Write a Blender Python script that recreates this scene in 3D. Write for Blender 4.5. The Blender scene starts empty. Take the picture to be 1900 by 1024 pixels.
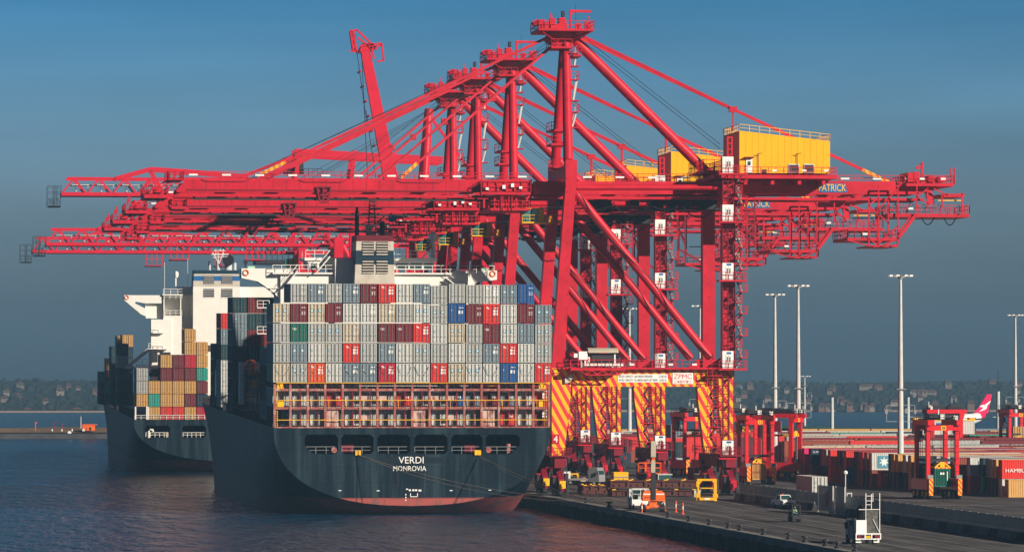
import bpy, math, random
from mathutils import Vector, Matrix
R = math.radians
random.seed(7)
C = bpy.context.scene.collection
SC = bpy.context.scene

# ---------------------------------------------------------------- camera, world, sun, exposure
F = 8288.0; HY = 708.0; CH = 19.0; TH = math.atan(1100 / F)
sn, cs = math.sin(TH), math.cos(TH)
ZQ = 2.15            # quay level
EDGE = 91.0          # quay edge, metres to the right of the camera
cam = bpy.data.objects.new('camera', bpy.data.cameras.new('camera')); C.objects.link(cam)
cam.location = (0, 0, CH); cam.rotation_euler = (R(90), 0, -TH)
cam.data.sensor_width = 36; cam.data.lens = 36 * F / 1900
cam.data.shift_y = (HY - 512) / 1900
cam.data.clip_start = 1; cam.data.clip_end = 20000
SC.camera = cam
SUN_EL, SUN_AZ = 22, 138          # azimuth from +Y clockwise (towards +X)
w = bpy.data.worlds.new('World'); SC.world = w; w.use_nodes = True
nt = w.node_tree; nt.nodes.clear()
N = nt.nodes.new; L = nt.links.new
sky = N('ShaderNodeTexSky'); sky.sky_type = 'NISHITA'; sky.sun_disc = False
sky.sun_elevation = R(SUN_EL); sky.sun_rotation = R(SUN_AZ); sky.dust_density = 2.0; sky.ozone_density = 3.0
tc = N('ShaderNodeTexCoord'); sp = N('ShaderNodeSeparateXYZ'); L(tc.outputs['Generated'], sp.inputs[0])
rmp = N('ShaderNodeValToRGB'); el = rmp.color_ramp.elements
el[0].position = 0.0; el[0].color = (0.160, 0.240, 0.375, 1)
el[1].position = 1.0; el[1].color = (0.017, 0.030, 0.070, 1)
for p, c in ((0.018, (0.225, 0.315, 0.470)), (0.04, (0.262, 0.360, 0.525)), (0.062, (0.185, 0.330, 0.510)), (0.085, (0.085, 0.265, 0.460)), (0.12, (0.012, 0.028, 0.065))):
    e = el.new(p); e.color = (*c, 1)
L(sp.outputs['Z'], rmp.inputs[0])
mx = N('ShaderNodeMix'); mx.data_type = 'RGBA'; mx.blend_type = 'MULTIPLY'; mx.inputs[0].default_value = 1
mpw = N('ShaderNodeMapping'); mpw.inputs['Scale'].default_value = (6, 6, 45); L(tc.outputs['Generated'], mpw.inputs[0])
nw = N('ShaderNodeTexNoise'); nw.inputs['Scale'].default_value = 1.0; nw.inputs['Detail'].default_value = 4; L(mpw.outputs[0], nw.inputs[0])
rw = N('ShaderNodeMapRange'); rw.inputs[1].default_value = 0.3; rw.inputs[2].default_value = 0.7; rw.inputs[3].default_value = 0.86; rw.inputs[4].default_value = 1.14; L(nw.outputs['Fac'], rw.inputs[0])
mw = N('ShaderNodeMix'); mw.data_type = 'RGBA'; mw.blend_type = 'MULTIPLY'; mw.inputs[0].default_value = 1; L(sky.outputs[0], mw.inputs[6]); L(rw.outputs[0], mw.inputs[7])
L(mw.outputs[2], mx.inputs[6]); L(rmp.outputs[0], mx.inputs[7])
bg = N('ShaderNodeBackground'); bg.inputs[1].default_value = 0.15
ow = N('ShaderNodeOutputWorld'); L(mx.outputs[2], bg.inputs[0]); L(bg.outputs[0], ow.inputs[0])
sl = bpy.data.lights.new('sun', 'SUN'); sl.energy = 4.6; sl.angle = R(0.5); sl.color = (1.0, 0.88, 0.72)
sun = bpy.data.objects.new('sun', sl); C.objects.link(sun)
sd = Vector((math.cos(R(SUN_EL)) * math.sin(R(SUN_AZ)), math.cos(R(SUN_EL)) * math.cos(R(SUN_AZ)), math.sin(R(SUN_EL))))
sun.rotation_euler = sd.to_track_quat('Z', 'Y').to_euler(); sun.location = (200, 300, 200)
SC.view_settings.view_transform = 'Standard'; SC.view_settings.look = 'None'
SC.view_settings.exposure = 0.70; SC.view_settings.gamma = 1

# ---------------------------------------------------------------- measuring helpers (photo measurements -> metres)
def XP(px, Y):                     # world X of photo column px on the plane y = Y
    k = (px - 950) / F
    return Y * (sn + k * cs) / (cs - k * sn)
def ZP(py, X, Y):
    return CH - (py - HY) / F * (X * sn + Y * cs)
def GP(px, py, z=ZQ):              # ground point under a photo pixel
    d = (CH - z) * F / (py - HY); l = (px - 950) / F * d
    return d * sn + l * cs, d * cs - l * sn
def DP(px, d):                     # point at depth d along the view axis
    l = (px - 950) / F * d
    return d * sn + l * cs, d * cs - l * sn

# ---------------------------------------------------------------- materials
def mat(name, col, rough=0.55, metal=0.0, var=0.12, vs=0.6, streak=0.0, scol=(0.16, 0.07, 0.04), sscale=(1.2, 1.2, 0.12), spec=0.2, sthr=0.58, bump=0.0):
    m = bpy.data.materials.new(name); m.use_nodes = True
    nt = m.node_tree; N = nt.nodes.new; L = nt.links.new
    b = nt.nodes['Principled BSDF']
    b.inputs['Roughness'].default_value = rough; b.inputs['Metallic'].default_value = metal
    b.inputs['Specular IOR Level'].default_value = spec
    tc = N('ShaderNodeTexCoord')
    n = N('ShaderNodeTexNoise'); n.inputs['Scale'].default_value = vs; n.inputs['Detail'].default_value = 6; n.inputs['Roughness'].default_value = 0.65
    L(tc.outputs['Object'], n.inputs['Vector'])
    r = N('ShaderNodeMapRange'); r.inputs[1].default_value = 0.3; r.inputs[2].default_value = 0.7
    r.inputs[3].default_value = 1 - var; r.inputs[4].default_value = 1 + var
    L(n.outputs['Fac'], r.inputs[0])
    x = N('ShaderNodeMix'); x.data_type = 'RGBA'; x.blend_type = 'MULTIPLY'; x.inputs[0].default_value = 1
    x.inputs[6].default_value = (*col, 1); L(r.outputs[0], x.inputs[7])
    out = x.outputs[2]
    if streak > 0:
        mp = N('ShaderNodeMapping'); mp.inputs['Scale'].default_value = sscale; L(tc.outputs['Object'], mp.inputs[0])
        n2 = N('ShaderNodeTexNoise'); n2.inputs['Scale'].default_value = 1.0; n2.inputs['Detail'].default_value = 7; n2.inputs['Roughness'].default_value = 0.7
        L(mp.outputs[0], n2.inputs['Vector'])
        r2 = N('ShaderNodeMapRange'); r2.inputs[1].default_value = sthr; r2.inputs[2].default_value = sthr + 0.14; r2.inputs[4].default_value = streak
        L(n2.outputs['Fac'], r2.inputs[0])
        y = N('ShaderNodeMix'); y.data_type = 'RGBA'; L(r2.outputs[0], y.inputs[0]); L(out, y.inputs[6]); y.inputs[7].default_value = (*scol, 1)
        out = y.outputs[2]
    L(out, b.inputs['Base Color'])
    if bump:
        bp = N('ShaderNodeBump'); bp.inputs['Strength'].default_value = bump; bp.inputs['Distance'].default_value = 0.05
        L(n.outputs['Fac'], bp.inputs['Height']); L(bp.outputs[0], b.inputs['Normal'])
    return m
def stripe_mat(name, a, b_, per=1.25, sl=0.55, thr=0.5):
    m = mat(name, a, 0.5); nt = m.node_tree; N = nt.nodes.new; L = nt.links.new; b = nt.nodes['Principled BSDF']
    tc = N('ShaderNodeTexCoord'); s = N('ShaderNodeSeparateXYZ'); L(tc.outputs['Object'], s.inputs[0])
    def mth(op, i, v):
        q = N('ShaderNodeMath'); q.operation = op
        L(i, q.inputs[0])
        if hasattr(v, 'links'): L(v, q.inputs[1])
        elif v is not None: q.inputs[1].default_value = v
        return q.outputs[0]
    t = mth('ADD', s.outputs[0], s.outputs[1]); z = mth('MULTIPLY', s.outputs[2], sl)
    t = mth('ADD', t, z); t = mth('DIVIDE', t, per); t = mth('FRACT', t, None); t = mth('GREATER_THAN', t, thr)
    src = b.inputs['Base Color'].links[0].from_socket
    n = N('ShaderNodeMix'); n.data_type = 'RGBA'; L(t, n.inputs[0]); L(src, n.inputs[6]); n.inputs[7].default_value = (*b_, 1)
    L(n.outputs[2], b.inputs['Base Color'])
    return m
RED = (0.49, 0.008, 0.025); YEL = (0.80, 0.42, 0.012)
M = {}
M['red'] = mat('crane_red', RED, 0.45, streak=0.55, scol=(0.26, 0.018, 0.022), var=0.20, vs=0.35, sscale=(0.7, 0.7, 0.22), sthr=0.54)
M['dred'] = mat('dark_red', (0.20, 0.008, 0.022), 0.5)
M['farred'] = mat('truss_red', (0.56, 0.006, 0.028), 0.45)
M['sred'] = mat('straddle_red', (0.62, 0.012, 0.022), 0.35, streak=0.15, scol=(0.2, 0.01, 0.01))
M['yellow'] = mat('yellow_paint', YEL, 0.45, streak=0.12, scol=(0.35, 0.16, 0.02))
M['house'] = mat('yellow_cladding', (0.80, 0.40, 0.001), 0.45, var=0.05, streak=0.10, scol=(0.5, 0.2, 0.01))
M['stripe'] = stripe_mat('hazard_stripes', (0.64, 0.04, 0.05), YEL)
M['ostripe'] = stripe_mat('stay_stripes', (0.75, 0.16, 0.02), (0.80, 0.40, 0.02), 0.9, 0.3)
M['bstripe'] = stripe_mat('bumper_stripes', (0.68, 0.06, 0.03), YEL, 0.6, 0.8)
M['white'] = mat('white_paint', (0.72, 0.71, 0.67), 0.4, streak=0.35, scol=(0.35, 0.22, 0.13), sthr=0.6, sscale=(0.5, 0.5, 0.08), var=0.05)
M['pwhite'] = mat('plain_white', (0.78, 0.78, 0.76), 0.4, var=0.04)
M['cream'] = mat('cream_funnel', (0.50, 0.46, 0.40), 0.5, streak=0.4, scol=(0.28, 0.15, 0.09), sscale=(0.8, 0.8, 0.1))
M['maroon'] = mat('maroon_paint', (0.13, 0.012, 0.02), 0.5)
M['navy'] = mat('navy_paint', (0.012, 0.035, 0.06), 0.45)
M['blue'] = mat('blue_paint', (0.02, 0.12, 0.32), 0.45)
M['black'] = mat('black_paint', (0.012, 0.012, 0.015), 0.5)
M['rubber'] = mat('rubber', (0.018, 0.018, 0.02), 0.85)
M['dark'] = mat('dark_steel', (0.03, 0.03, 0.036), 0.6)
M['grey'] = mat('grey_steel', (0.22, 0.23, 0.24), 0.5)
M['lgrey'] = mat('galvanised', (0.50, 0.51, 0.51), 0.45, streak=0.2, scol=(0.25, 0.24, 0.22))
M['canopy'] = mat('beige_canopy', (0.42, 0.37, 0.29), 0.6)
M['glass'] = mat('window_glass', (0.02, 0.05, 0.055), 0.08, spec=0.8)
M['tglass'] = mat('cab_glass', (0.03, 0.16, 0.16), 0.08, spec=0.8)
M['lash'] = mat('rusty_lashing_steel', (0.30, 0.085, 0.075), 0.7, streak=0.8, scol=(0.50, 0.36, 0.30), sscale=(0.9, 0.9, 0.5), sthr=0.5, var=0.3)
M['lpanel'] = mat('flaking_panel', (0.50, 0.36, 0.32), 0.7, streak=0.9, scol=(0.22, 0.05, 0.04), sscale=(1.2, 1.2, 0.6), sthr=0.48)
M['orange'] = mat('orange_paint', (0.80, 0.13, 0.015), 0.4)
M['brown'] = mat('brown_steel', (0.085, 0.028, 0.022), 0.7, streak=0.5, scol=(0.16, 0.06, 0.035))
M['green'] = mat('hivis_green', (0.25, 0.65, 0.08), 0.7)
M['hivis'] = mat('hivis_orange', (0.85, 0.12, 0.03), 0.7)
M['skin'] = mat('skin', (0.45, 0.24, 0.16), 0.6)
M['cloth'] = mat('navy_cloth', (0.02, 0.025, 0.05), 0.9)
M['rope'] = mat('mooring_rope', (0.22, 0.18, 0.15), 0.9)
M['conc'] = mat('concrete', (0.20, 0.19, 0.175), 0.85, var=0.3, vs=0.5, streak=0.5, scol=(0.05, 0.05, 0.05))
M['dconc'] = mat('dark_concrete', (0.045, 0.043, 0.042), 0.9, var=0.4, vs=0.3)
M['mesh'] = mat('grey_mesh_panel', (0.30, 0.32, 0.33), 0.7, var=0.1)
_nt = M['mesh'].node_tree; _nt.nodes['Principled BSDF'].inputs['Alpha'].default_value = 0.8   # woven mesh: about half open
M['lamp'] = mat('lamp_housing', (0.75, 0.74, 0.72), 0.35, var=0.03)
M['rail'] = mat('white_rail', (0.70, 0.69, 0.66), 0.4, var=0.03)
M['sky'] = mat('light_blue_decal', (0.08, 0.27, 0.38), 0.5, var=0.05)
M['rodgrey'] = mat('lock_rod_grey', (0.13, 0.13, 0.125), 0.6, var=0.3)
M['text'] = mat('white_letters', (0.80, 0.80, 0.78), 0.5, var=0.12, vs=3)
M['dtext'] = mat('grey_letters', (0.10, 0.10, 0.11), 0.5, var=0.1)
M['rtext'] = mat('red_letters', (0.60, 0.03, 0.05), 0.5)

# ---------------------------------------------------------------- mesh builder
class MB:
    def __init__(s): s.v = []; s.f = []; s.m = []; s.cur = 0
    def add(s, vs, fs):
        o = len(s.v); s.v += [tuple(v) for v in vs]
        for f in fs: s.f.append([i + o for i in f]); s.m.append(s.cur)
        return s
    def box(s, x0, x1, y0, y1, z0, z1):
        return s.add([(x0, y0, z0), (x1, y0, z0), (x1, y1, z0), (x0, y1, z0), (x0, y0, z1), (x1, y0, z1), (x1, y1, z1), (x0, y1, z1)],
              [(0, 3, 2, 1), (4, 5, 6, 7), (0, 1, 5, 4), (1, 2, 6, 5), (2, 3, 7, 6), (3, 0, 4, 7)])
    def prism(s, poly, y0, y1):      # poly of (x, z), extruded along y
        n = len(poly); a = sum(poly[i][0] * poly[(i + 1) % n][1] - poly[(i + 1) % n][0] * poly[i][1] for i in range(n))
        if a < 0: poly = poly[::-1]
        vs = [(x, y0, z) for x, z in poly] + [(x, y1, z) for x, z in poly]
        fs = [tuple(range(n)), tuple(range(2 * n - 1, n - 1, -1))] + [(i, i + n, (i + 1) % n + n, (i + 1) % n) for i in range(n)]
        return s.add(vs, fs)
    def prismx(s, poly, x0, x1):     # poly of (y, z), extruded along x
        n = len(poly); a = sum(poly[i][0] * poly[(i + 1) % n][1] - poly[(i + 1) % n][0] * poly[i][1] for i in range(n))
        if a < 0: poly = poly[::-1]
        vs = [(x0, y, z) for y, z in poly] + [(x1, y, z) for y, z in poly]
        fs = [tuple(range(n - 1, -1, -1)), tuple(range(n, 2 * n))] + [(i, (i + 1) % n, (i + 1) % n + n, i + n) for i in range(n)]
        return s.add(vs, fs)
    def bar(s, p, q, w=0.1, h=None):
        h = w if h is None else h
        p = Vector(p); q = Vector(q); d = (q - p)
        if d.length < 1e-6: return s
        d.normalize(); up = Vector((0, 0, 1)) if abs(d.z) < 0.98 else Vector((1, 0, 0))
        a = d.cross(up).normalized() * w / 2; b = d.cross(a).normalized() * h / 2
        vs = [p - a - b, p + a - b, p + a + b, p - a + b, q - a - b, q + a - b, q + a + b, q - a + b]
        return s.add(vs, [(0, 1, 2, 3), (7, 6, 5, 4), (0, 4, 5, 1), (1, 5, 6, 2), (2, 6, 7, 3), (3, 7, 4, 0)])
    def tube(s, pts, r, n=10, caps=True):
        pts = [Vector(p) for p in pts]; rs = r if isinstance(r, (list, tuple)) else [r] * len(pts)
        o = len(s.v); vs = []; fs = []
        for i, p in enumerate(pts):
            d = (pts[min(i + 1, len(pts) - 1)] - pts[max(i - 1, 0)]).normalized()
            up = Vector((0, 0, 1)) if abs(d.z) < 0.95 else Vector((1, 0, 0))
            a = d.cross(up).normalized(); b = a.cross(d).normalized()
            for k in range(n):
                t = 2 * math.pi * k / n; vs.append(p + (a * math.cos(t) + b * math.sin(t)) * rs[i])
        for i in range(len(pts) - 1):
            for k in range(n): fs.append((i * n + k, (i + 1) * n + k, (i + 1) * n + (k + 1) % n, i * n + (k + 1) % n))
        if caps: fs.append(tuple(range(n))); fs.append(tuple(range(len(vs) - 1, len(vs) - n - 1, -1)))
        return s.add(vs, fs)
    def rail(s, pts, h=1.1, step=1.8, t=0.07, mid=True):
        for a, b in zip(pts[:-1], pts[1:]):
            a = Vector(a); b = Vector(b); n = max(1, int((b - a).length / step)); up = Vector((0, 0, h))
            for i in range(n + 1):
                p = a.lerp(b, i / n); s.bar(p, p + up, t)
            s.bar(a + up, b + up, t)
            if mid: s.bar(a + up * 0.5, b + up * 0.5, t * 0.8)
        return s
    def each(s, name, m, parent, n=8):   # every n vertices is a piece: one object each
        out = []
        for k in range(0, len(s.v), n):
            t = MB(); t.v = s.v[k:k + n]; t.f = [[i - k for i in f] for f in s.f if k <= f[0] < k + n]; t.m = [0] * len(t.f); out.append(t.build(name, m, parent))
        return out
    def build(s, name, m, parent=None, smooth=False, loc=None):
        me = bpy.data.meshes.new(name); me.from_pydata(s.v, [], s.f)
        for q in (m if isinstance(m, (list, tuple)) else [m]): me.materials.append(q)
        if any(s.m): me.polygons.foreach_set('material_index', s.m)
        if smooth: me.polygons.foreach_set('use_smooth', [True] * len(me.polygons)); 
        me.update(); o = bpy.data.objects.new(name, me); C.objects.link(o)
        if smooth:
            try: me.set_sharp_from_angle(angle=R(40))
            except Exception: pass
        if parent: o.parent = parent
        if loc: o.location = loc
        return o
def tag(o, label=None, cat=None, group=None, kind=None):
    if label: o['label'] = label
    if cat: o['category'] = cat
    if group: o['group'] = group
    if kind: o['kind'] = kind
    return o
def empty(name, loc, rz=0, rx=0):
    o = bpy.data.objects.new(name, None); C.objects.link(o); o.location = loc; o.rotation_euler = (rx, 0, rz); o.empty_display_size = 0.5
    return o
def kids(o): return [c for c in C.objects if c.parent is o]
def copy_tree(o, parent=None, skip=()):
    c = o.copy(); C.objects.link(c); c.parent = parent
    for ch in list(o.children):
        if ch.name.split('.')[0] not in skip: copy_tree(ch, c, skip)
    return c
def text(name, body, m, parent, cx, y, cz, w, h, thick=0.04, flip=0):
    cu = bpy.data.curves.new(name, 'FONT'); cu.body = body; cu.size = 1; cu.extrude = 0.01; cu.resolution_u = 3
    o = bpy.data.objects.new(name, cu); C.objects.link(o)
    dg = bpy.context.evaluated_depsgraph_get(); me = bpy.data.meshes.new_from_object(o.evaluated_get(dg))
    bpy.data.objects.remove(o)
    xs = [v.co.x for v in me.vertices]; ys = [v.co.y for v in me.vertices]
    if not xs: return None
    x0, x1, y0, y1 = min(xs), max(xs), min(ys), max(ys)
    for v in me.vertices:
        X = (v.co.x - (x0 + x1) / 2) / (x1 - x0) * w; Z = (v.co.y - (y0 + y1) / 2) / (y1 - y0) * h; T = -thick if v.co.z > 0 else 0
        v.co = (cx + X, y + T, cz + Z) if not flip else (cx + T, y - X, cz + Z)
    me.materials.clear(); me.materials.append(m)
    ob = bpy.data.objects.new(name, me); C.objects.link(ob); ob.parent = parent
    return ob
def struct(o): o['kind'] = 'structure'; return o
ORD = ['first', 'second', 'third', 'fourth', 'fifth', 'sixth', 'seventh', 'eighth', 'ninth', 'tenth', 'eleventh', 'twelfth', 'thirteenth', 'fourteenth', 'fifteenth', 'sixteenth', 'seventeenth', 'eighteenth', 'nineteenth', 'twentieth']
for _t in ('twenty', 'thirty', 'forty', 'fifty'):
    if _t != 'twenty': ORD.append(_t[:-1] + 'ieth')
    ORD += [_t + '-' + ORD[i] for i in range(9)]

# ---------------------------------------------------------------- setting: water, quay, far shores
def water_mat():
    m = bpy.data.materials.new('harbour_water'); m.use_nodes = True; nt = m.node_tree; N = nt.nodes.new; L = nt.links.new
    b = nt.nodes['Principled BSDF']; b.inputs['Base Color'].default_value = (0.002, 0.036, 0.078, 1)
    b.inputs['Roughness'].default_value = 0.2; b.inputs['IOR'].default_value = 1.33; b.inputs['Specular IOR Level'].default_value = 0.40
    g = N('ShaderNodeNewGeometry'); mp = N('ShaderNodeMapping'); mp.inputs['Scale'].default_value = (0.30, 0.085, 1); L(g.outputs['Position'], mp.inputs[0])
    n1 = N('ShaderNodeTexNoise'); n1.inputs['Scale'].default_value = 1.0; n1.inputs['Detail'].default_value = 4; n1.inputs['Roughness'].default_value = 0.6; L(mp.outputs[0], n1.inputs[0])
    mp2 = N('ShaderNodeMapping'); mp2.inputs['Scale'].default_value = (0.012, 0.030, 1); L(g.outputs['Position'], mp2.inputs[0])
    n2 = N('ShaderNodeTexNoise'); n2.inputs['Scale'].default_value = 1.0; n2.inputs['Detail'].default_value = 4; L(mp2.outputs[0], n2.inputs[0])
    r = N('ShaderNodeMapRange'); r.inputs[1].default_value = 0.35; r.inputs[2].default_value = 0.65; r.inputs[3].default_value = 0.35; r.inputs[4].default_value = 1.0; L(n2.outputs['Fac'], r.inputs[0])
    bp = N('ShaderNodeBump'); bp.inputs['Distance'].default_value = 5.0; L(r.outputs[0], bp.inputs['Strength']); L(n1.outputs['Fac'], bp.inputs['Height'])
    L(bp.outputs[0], b.inputs['Normal'])
    return m
wm = MB(); wm.add([(-1500, -40, 0), (2400, -40, 0), (2400, 4300, 0), (-1500, 4300, 0)], [(0, 1, 2, 3)])
struct(wm.build('water', water_mat()))

def asphalt():
    m = mat('wharf_asphalt', (0.062, 0.058, 0.058), 0.85, var=0.35, vs=0.08)
    nt = m.node_tree; N = nt.nodes.new; L = nt.links.new; b = nt.nodes['Principled BSDF']
    g = N('ShaderNodeNewGeometry'); mp = N('ShaderNodeMapping'); mp.inputs['Scale'].default_value = (0.9, 0.035, 1); L(g.outputs['Position'], mp.inputs[0])
    n = N('ShaderNodeTexNoise'); n.inputs['Scale'].default_value = 1; n.inputs['Detail'].default_value = 5; L(mp.outputs[0], n.inputs[0])
    r = N('ShaderNodeMapRange'); r.inputs[1].default_value = 0.3; r.inputs[2].default_value = 0.72; r.inputs[3].default_value = 0.55; r.inputs[4].default_value = 2.2; L(n.outputs['Fac'], r.inputs[0])
    src = b.inputs['Base Color'].links[0].from_socket
    x = N('ShaderNodeMix'); x.data_type = 'RGBA'; x.blend_type = 'MULTIPLY'; x.inputs[0].default_value = 1; L(src, x.inputs[6]); L(r.outputs[0], x.inputs[7])
    mp2 = N('ShaderNodeMapping'); mp2.inputs['Scale'].default_value = (1, 1, 1); L(g.outputs['Position'], mp2.inputs[0])
    bk = N('ShaderNodeTexBrick'); bk.inputs['Scale'].default_value = 1.0; bk.inputs['Brick Width'].default_value = 6.0; bk.inputs['Row Height'].default_value = 9.0; bk.inputs['Mortar Size'].default_value = 0.12; bk.offset = 0
    bk.inputs['Color1'].default_value = (1, 1, 1, 1); bk.inputs['Color2'].default_value = (0.78, 0.78, 0.8, 1); bk.inputs['Mortar'].default_value = (0.45, 0.45, 0.45, 1); L(mp2.outputs[0], bk.inputs['Vector'])
    x2 = N('ShaderNodeMix'); x2.data_type = 'RGBA'; x2.blend_type = 'MULTIPLY'; x2.inputs[0].default_value = 0.8; L(x.outputs[2], x2.inputs[6]); L(bk.outputs['Color'], x2.inputs[7])
    n3 = N('ShaderNodeTexNoise'); n3.inputs['Scale'].default_value = 0.35; n3.inputs['Detail'].default_value = 5; L(g.outputs['Position'], n3.inputs[0])
    r3 = N('ShaderNodeMapRange'); r3.inputs[1].default_value = 0.58; r3.inputs[2].default_value = 0.70; r3.inputs[3].default_value = 1; r3.inputs[4].default_value = 0.35; L(n3.outputs['Fac'], r3.inputs[0])
    x3 = N('ShaderNodeMix'); x3.data_type = 'RGBA'; x3.blend_type = 'MULTIPLY'; x3.inputs[0].default_value = 1; L(x2.outputs[2], x3.inputs[6]); L(r3.outputs[0], x3.inputs[7]); L(x3.outputs[2], b.inputs['Base Color'])
    return m
AS = asphalt()
q = MB(); q.box(EDGE, 1500, 250, 1110, -4, ZQ)
struct(q.build('wharf', AS))
q = MB(); q.box(EDGE - 0.15, EDGE + 1.0, 250, 1108, ZQ - 0.7, ZQ + 0.12)
struct(q.build('wharf_kerb', M['conc']))
# painted lines and crane rails on the deck
q = MB()
for X in (94.0, 119.4):
    q.box(X - 0.16, X + 0.16, 300, 1080, ZQ + 0.001, ZQ + 0.02)
struct(q.build('crane_rail', M['dark']))
q = MB()
for X in (96.2, 99.5, 99.9, 103.5, 107.4, 112.2): q.box(X, X + 0.13, 320, 1080, ZQ + 0.004, ZQ + 0.009)
for (px, py, wd) in ((1745, 915, 60), (1640, 885, 40), (1560, 912, 30)): pass
for Y in (560, 596, 640, 700, 735): q.box(123, 150, Y, Y + 0.35, ZQ + 0.004, ZQ + 0.009)
for i in range(16):
    x = random.uniform(97, 114); y = random.uniform(420, 640); q.box(x, x + random.uniform(1, 3), y, y + 0.12, ZQ + 0.004, ZQ + 0.009)
struct(q.build('road_marking', mat('worn_line_paint', (0.30, 0.28, 0.25), 0.8, var=0.4, vs=2)))
# lower ledge and pile skirt along the water (part of the wharf structure)
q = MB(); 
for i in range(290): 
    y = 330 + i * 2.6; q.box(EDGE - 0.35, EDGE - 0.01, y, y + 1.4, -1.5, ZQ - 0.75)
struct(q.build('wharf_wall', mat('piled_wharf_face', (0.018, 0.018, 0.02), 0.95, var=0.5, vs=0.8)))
# fenders and bollards
fm = MB(); fm.box(-0.42, 0, -0.85, 0.85, -1.6, 1.3); fm.box(-0.62, -0.42, -0.7, 0.7, -1.4, 1.15)
f0 = fm.build('fender', M['rubber']); 
bm_ = MB(); bm_.tube([(0, 0, 0), (0, 0, 0.18), (0, 0, 0.18), (0, 0, 0.55)], [0.36, 0.36, 0.17, 0.17], 10); bm_.tube([(0, 0, 0.5), (0, 0, 0.72)], [0.38, 0.34], 10); bm_.bar((-0.45, 0, 0.6), (0.45, 0, 0.6), 0.2, 0.2)
b0 = bm_.build('bollard', M['dark'])
f0.location = (EDGE - 0.02, 440, 0.35)
for i in range(26):
    o = f0 if i == 0 else f0.copy()
    if i: C.objects.link(o)
    o.location = (EDGE - 0.36, 408 + i * 8.6, 0.35)
    tag(o, 'black rubber fender on the wharf wall, %s counted from the near right end' % ORD[i], 'fender', 'rubber fenders along the wharf wall')
bp_list = [(1098, 934.5), (1140, 941), (1251, 960), (1290, 966), (1328, 973), (1363, 978), (1385, 984), (1429, 992), (1476, 999), (1506, 1004), (1545, 1012), (1567, 1016), (1600, 1021)]
for i, (px, py) in enumerate(bp_list):
    o = b0 if i == 0 else b0.copy()
    if i: C.objects.link(o)
    k = (px - 950) / F; Yb = 92.3 * (cs - k * sn) / (sn + k * cs)
    o.location = (92.3 - 0.7, Yb, ZQ + 0.12)
    tag(o, 'rusty mooring bollard on the wharf edge, %s from the ship\'s stern' % ORD[i], 'bollard', 'mooring bollards along the wharf edge')

# green strip behind the yard, far shore, spit
def lump(x0, x1, y0, y1, nx, ny, hf, name, m):
    q = MB(); vs = []; fs = []
    for j in range(ny + 1):
        for i in range(nx + 1):
            x = x0 + (x1 - x0) * i / nx; y = y0 + (y1 - y0) * j / ny; vs.append((x, y, hf(x, y, j / ny)))
    for j in range(ny):
        for i in range(nx): a = j * (nx + 1) + i; fs.append((a, a + 1, a + nx + 2, a + nx + 1))
    q.add(vs, fs); return q.build(name, m, smooth=True)
from mathutils import noise as NZ
gm = mat('dune_scrub', (0.035, 0.095, 0.055), 0.9, var=0.5, vs=0.05)
struct(lump(60, 900, 1090, 1440, 110, 14, lambda x, y, t: (-1.0 if t in (0, 1) else 3.4 + 2.2 * NZ.noise(Vector((x * 0.03, y * 0.03, 0)))), 'grass_strip', gm))
hm = mat('far_shore_trees_ground', (0.014, 0.022, 0.022), 0.95, var=0.4, vs=0.01)
def hillh(x, y, t):
    if t == 0: return -2
    r = min(1, t * 1.35); return 1.2 + r * (17 + 5 * NZ.noise(Vector((x * 0.0022, 3, 0))) + 3 * NZ.noise(Vector((x * 0.01, y * 0.01, 0))))
struct(lump(-1300, 1900, 2790, 3700, 220, 14, hillh, 'hills', hm))
q = MB(); q.box(-1300, 1900, 2778, 2795, -1, 1.0)
struct(q.build('far_beach', mat('pale_sand', (0.26, 0.19, 0.15), 0.9)))
# spit with runway lights on the left
q = MB()
xa, ya = DP(-420, 1475); xb, yb = DP(420, 1475)
q.prismx([(ya, -2), (ya + 1.5, 1.6), (ya + 62, 2.4), (ya + 70, -2)], xa - 400, xb + 40)
struct(q.build('breakwater', mat('spit_seawall', (0.05, 0.05, 0.055), 0.9, var=0.4, vs=0.3)))
struct(lump(xa - 400, xb + 30, ya + 12, ya + 60, 90, 6, lambda x, y, t: 2.0 if t in (0, 1) else 3.2 + 0.7 * NZ.noise(Vector((x * 0.03, y * 0.06, 0))), 'dry_grass', mat('dry_grass', (0.17, 0.115, 0.07), 0.95, var=0.3, vs=0.1)))
# red shed on the spit
sx, sy = DP(153, 1500)
sh = empty('shed', (sx, sy, 2.6)); tag(sh, 'small orange red equipment shed on the grassy spit across the water', 'shed')
q = MB(); q.box(0, 1.0, 0, 2, 0, 1.9); q.box(1.1, 4.2, 0, 2, 0, 1.9); q.box(1.0, 1.1, 0.2, 2, 0, 1.9); q.build('wall', M['orange'], sh)
q = MB(); q.box(-0.1, 5.0, -0.2, 2.2, 1.9, 2.15); q.build('roof', M['orange'], sh)
q = MB(); q.box(1.3, 1.5, -0.05, -0.01, 0.2, 0.9); q.box(2.2, 3.0, -0.05, -0.01, 0.1, 1.2); q.build('opening', M['dark'], sh)
def beacon(px, h, kind, lab, grp=None):
    x, y = DP(px, 1500); e = empty('runway_lamp', (x, y, 2.6)); tag(e, lab, 'lamp post', grp)
    q = MB(); q.bar((0, 0, 0), (0, 0, h), 0.2); q.build('post', M[kind], e)
    q = MB(); q.box(-0.15, 0.6, -0.2, 0.2, h, h + 0.25); q.build('lamp_head', M[kind], e)
beacon(66, 2.6, 'orange', 'tall orange runway lamp post on the spit, leftmost of three')
beacon(101, 2.5, 'dred', 'dark red runway lamp post in the middle of the spit')
beacon(116, 2.2, 'dred', 'shorter dark red runway lamp post on the spit nearest the shed')
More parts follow.
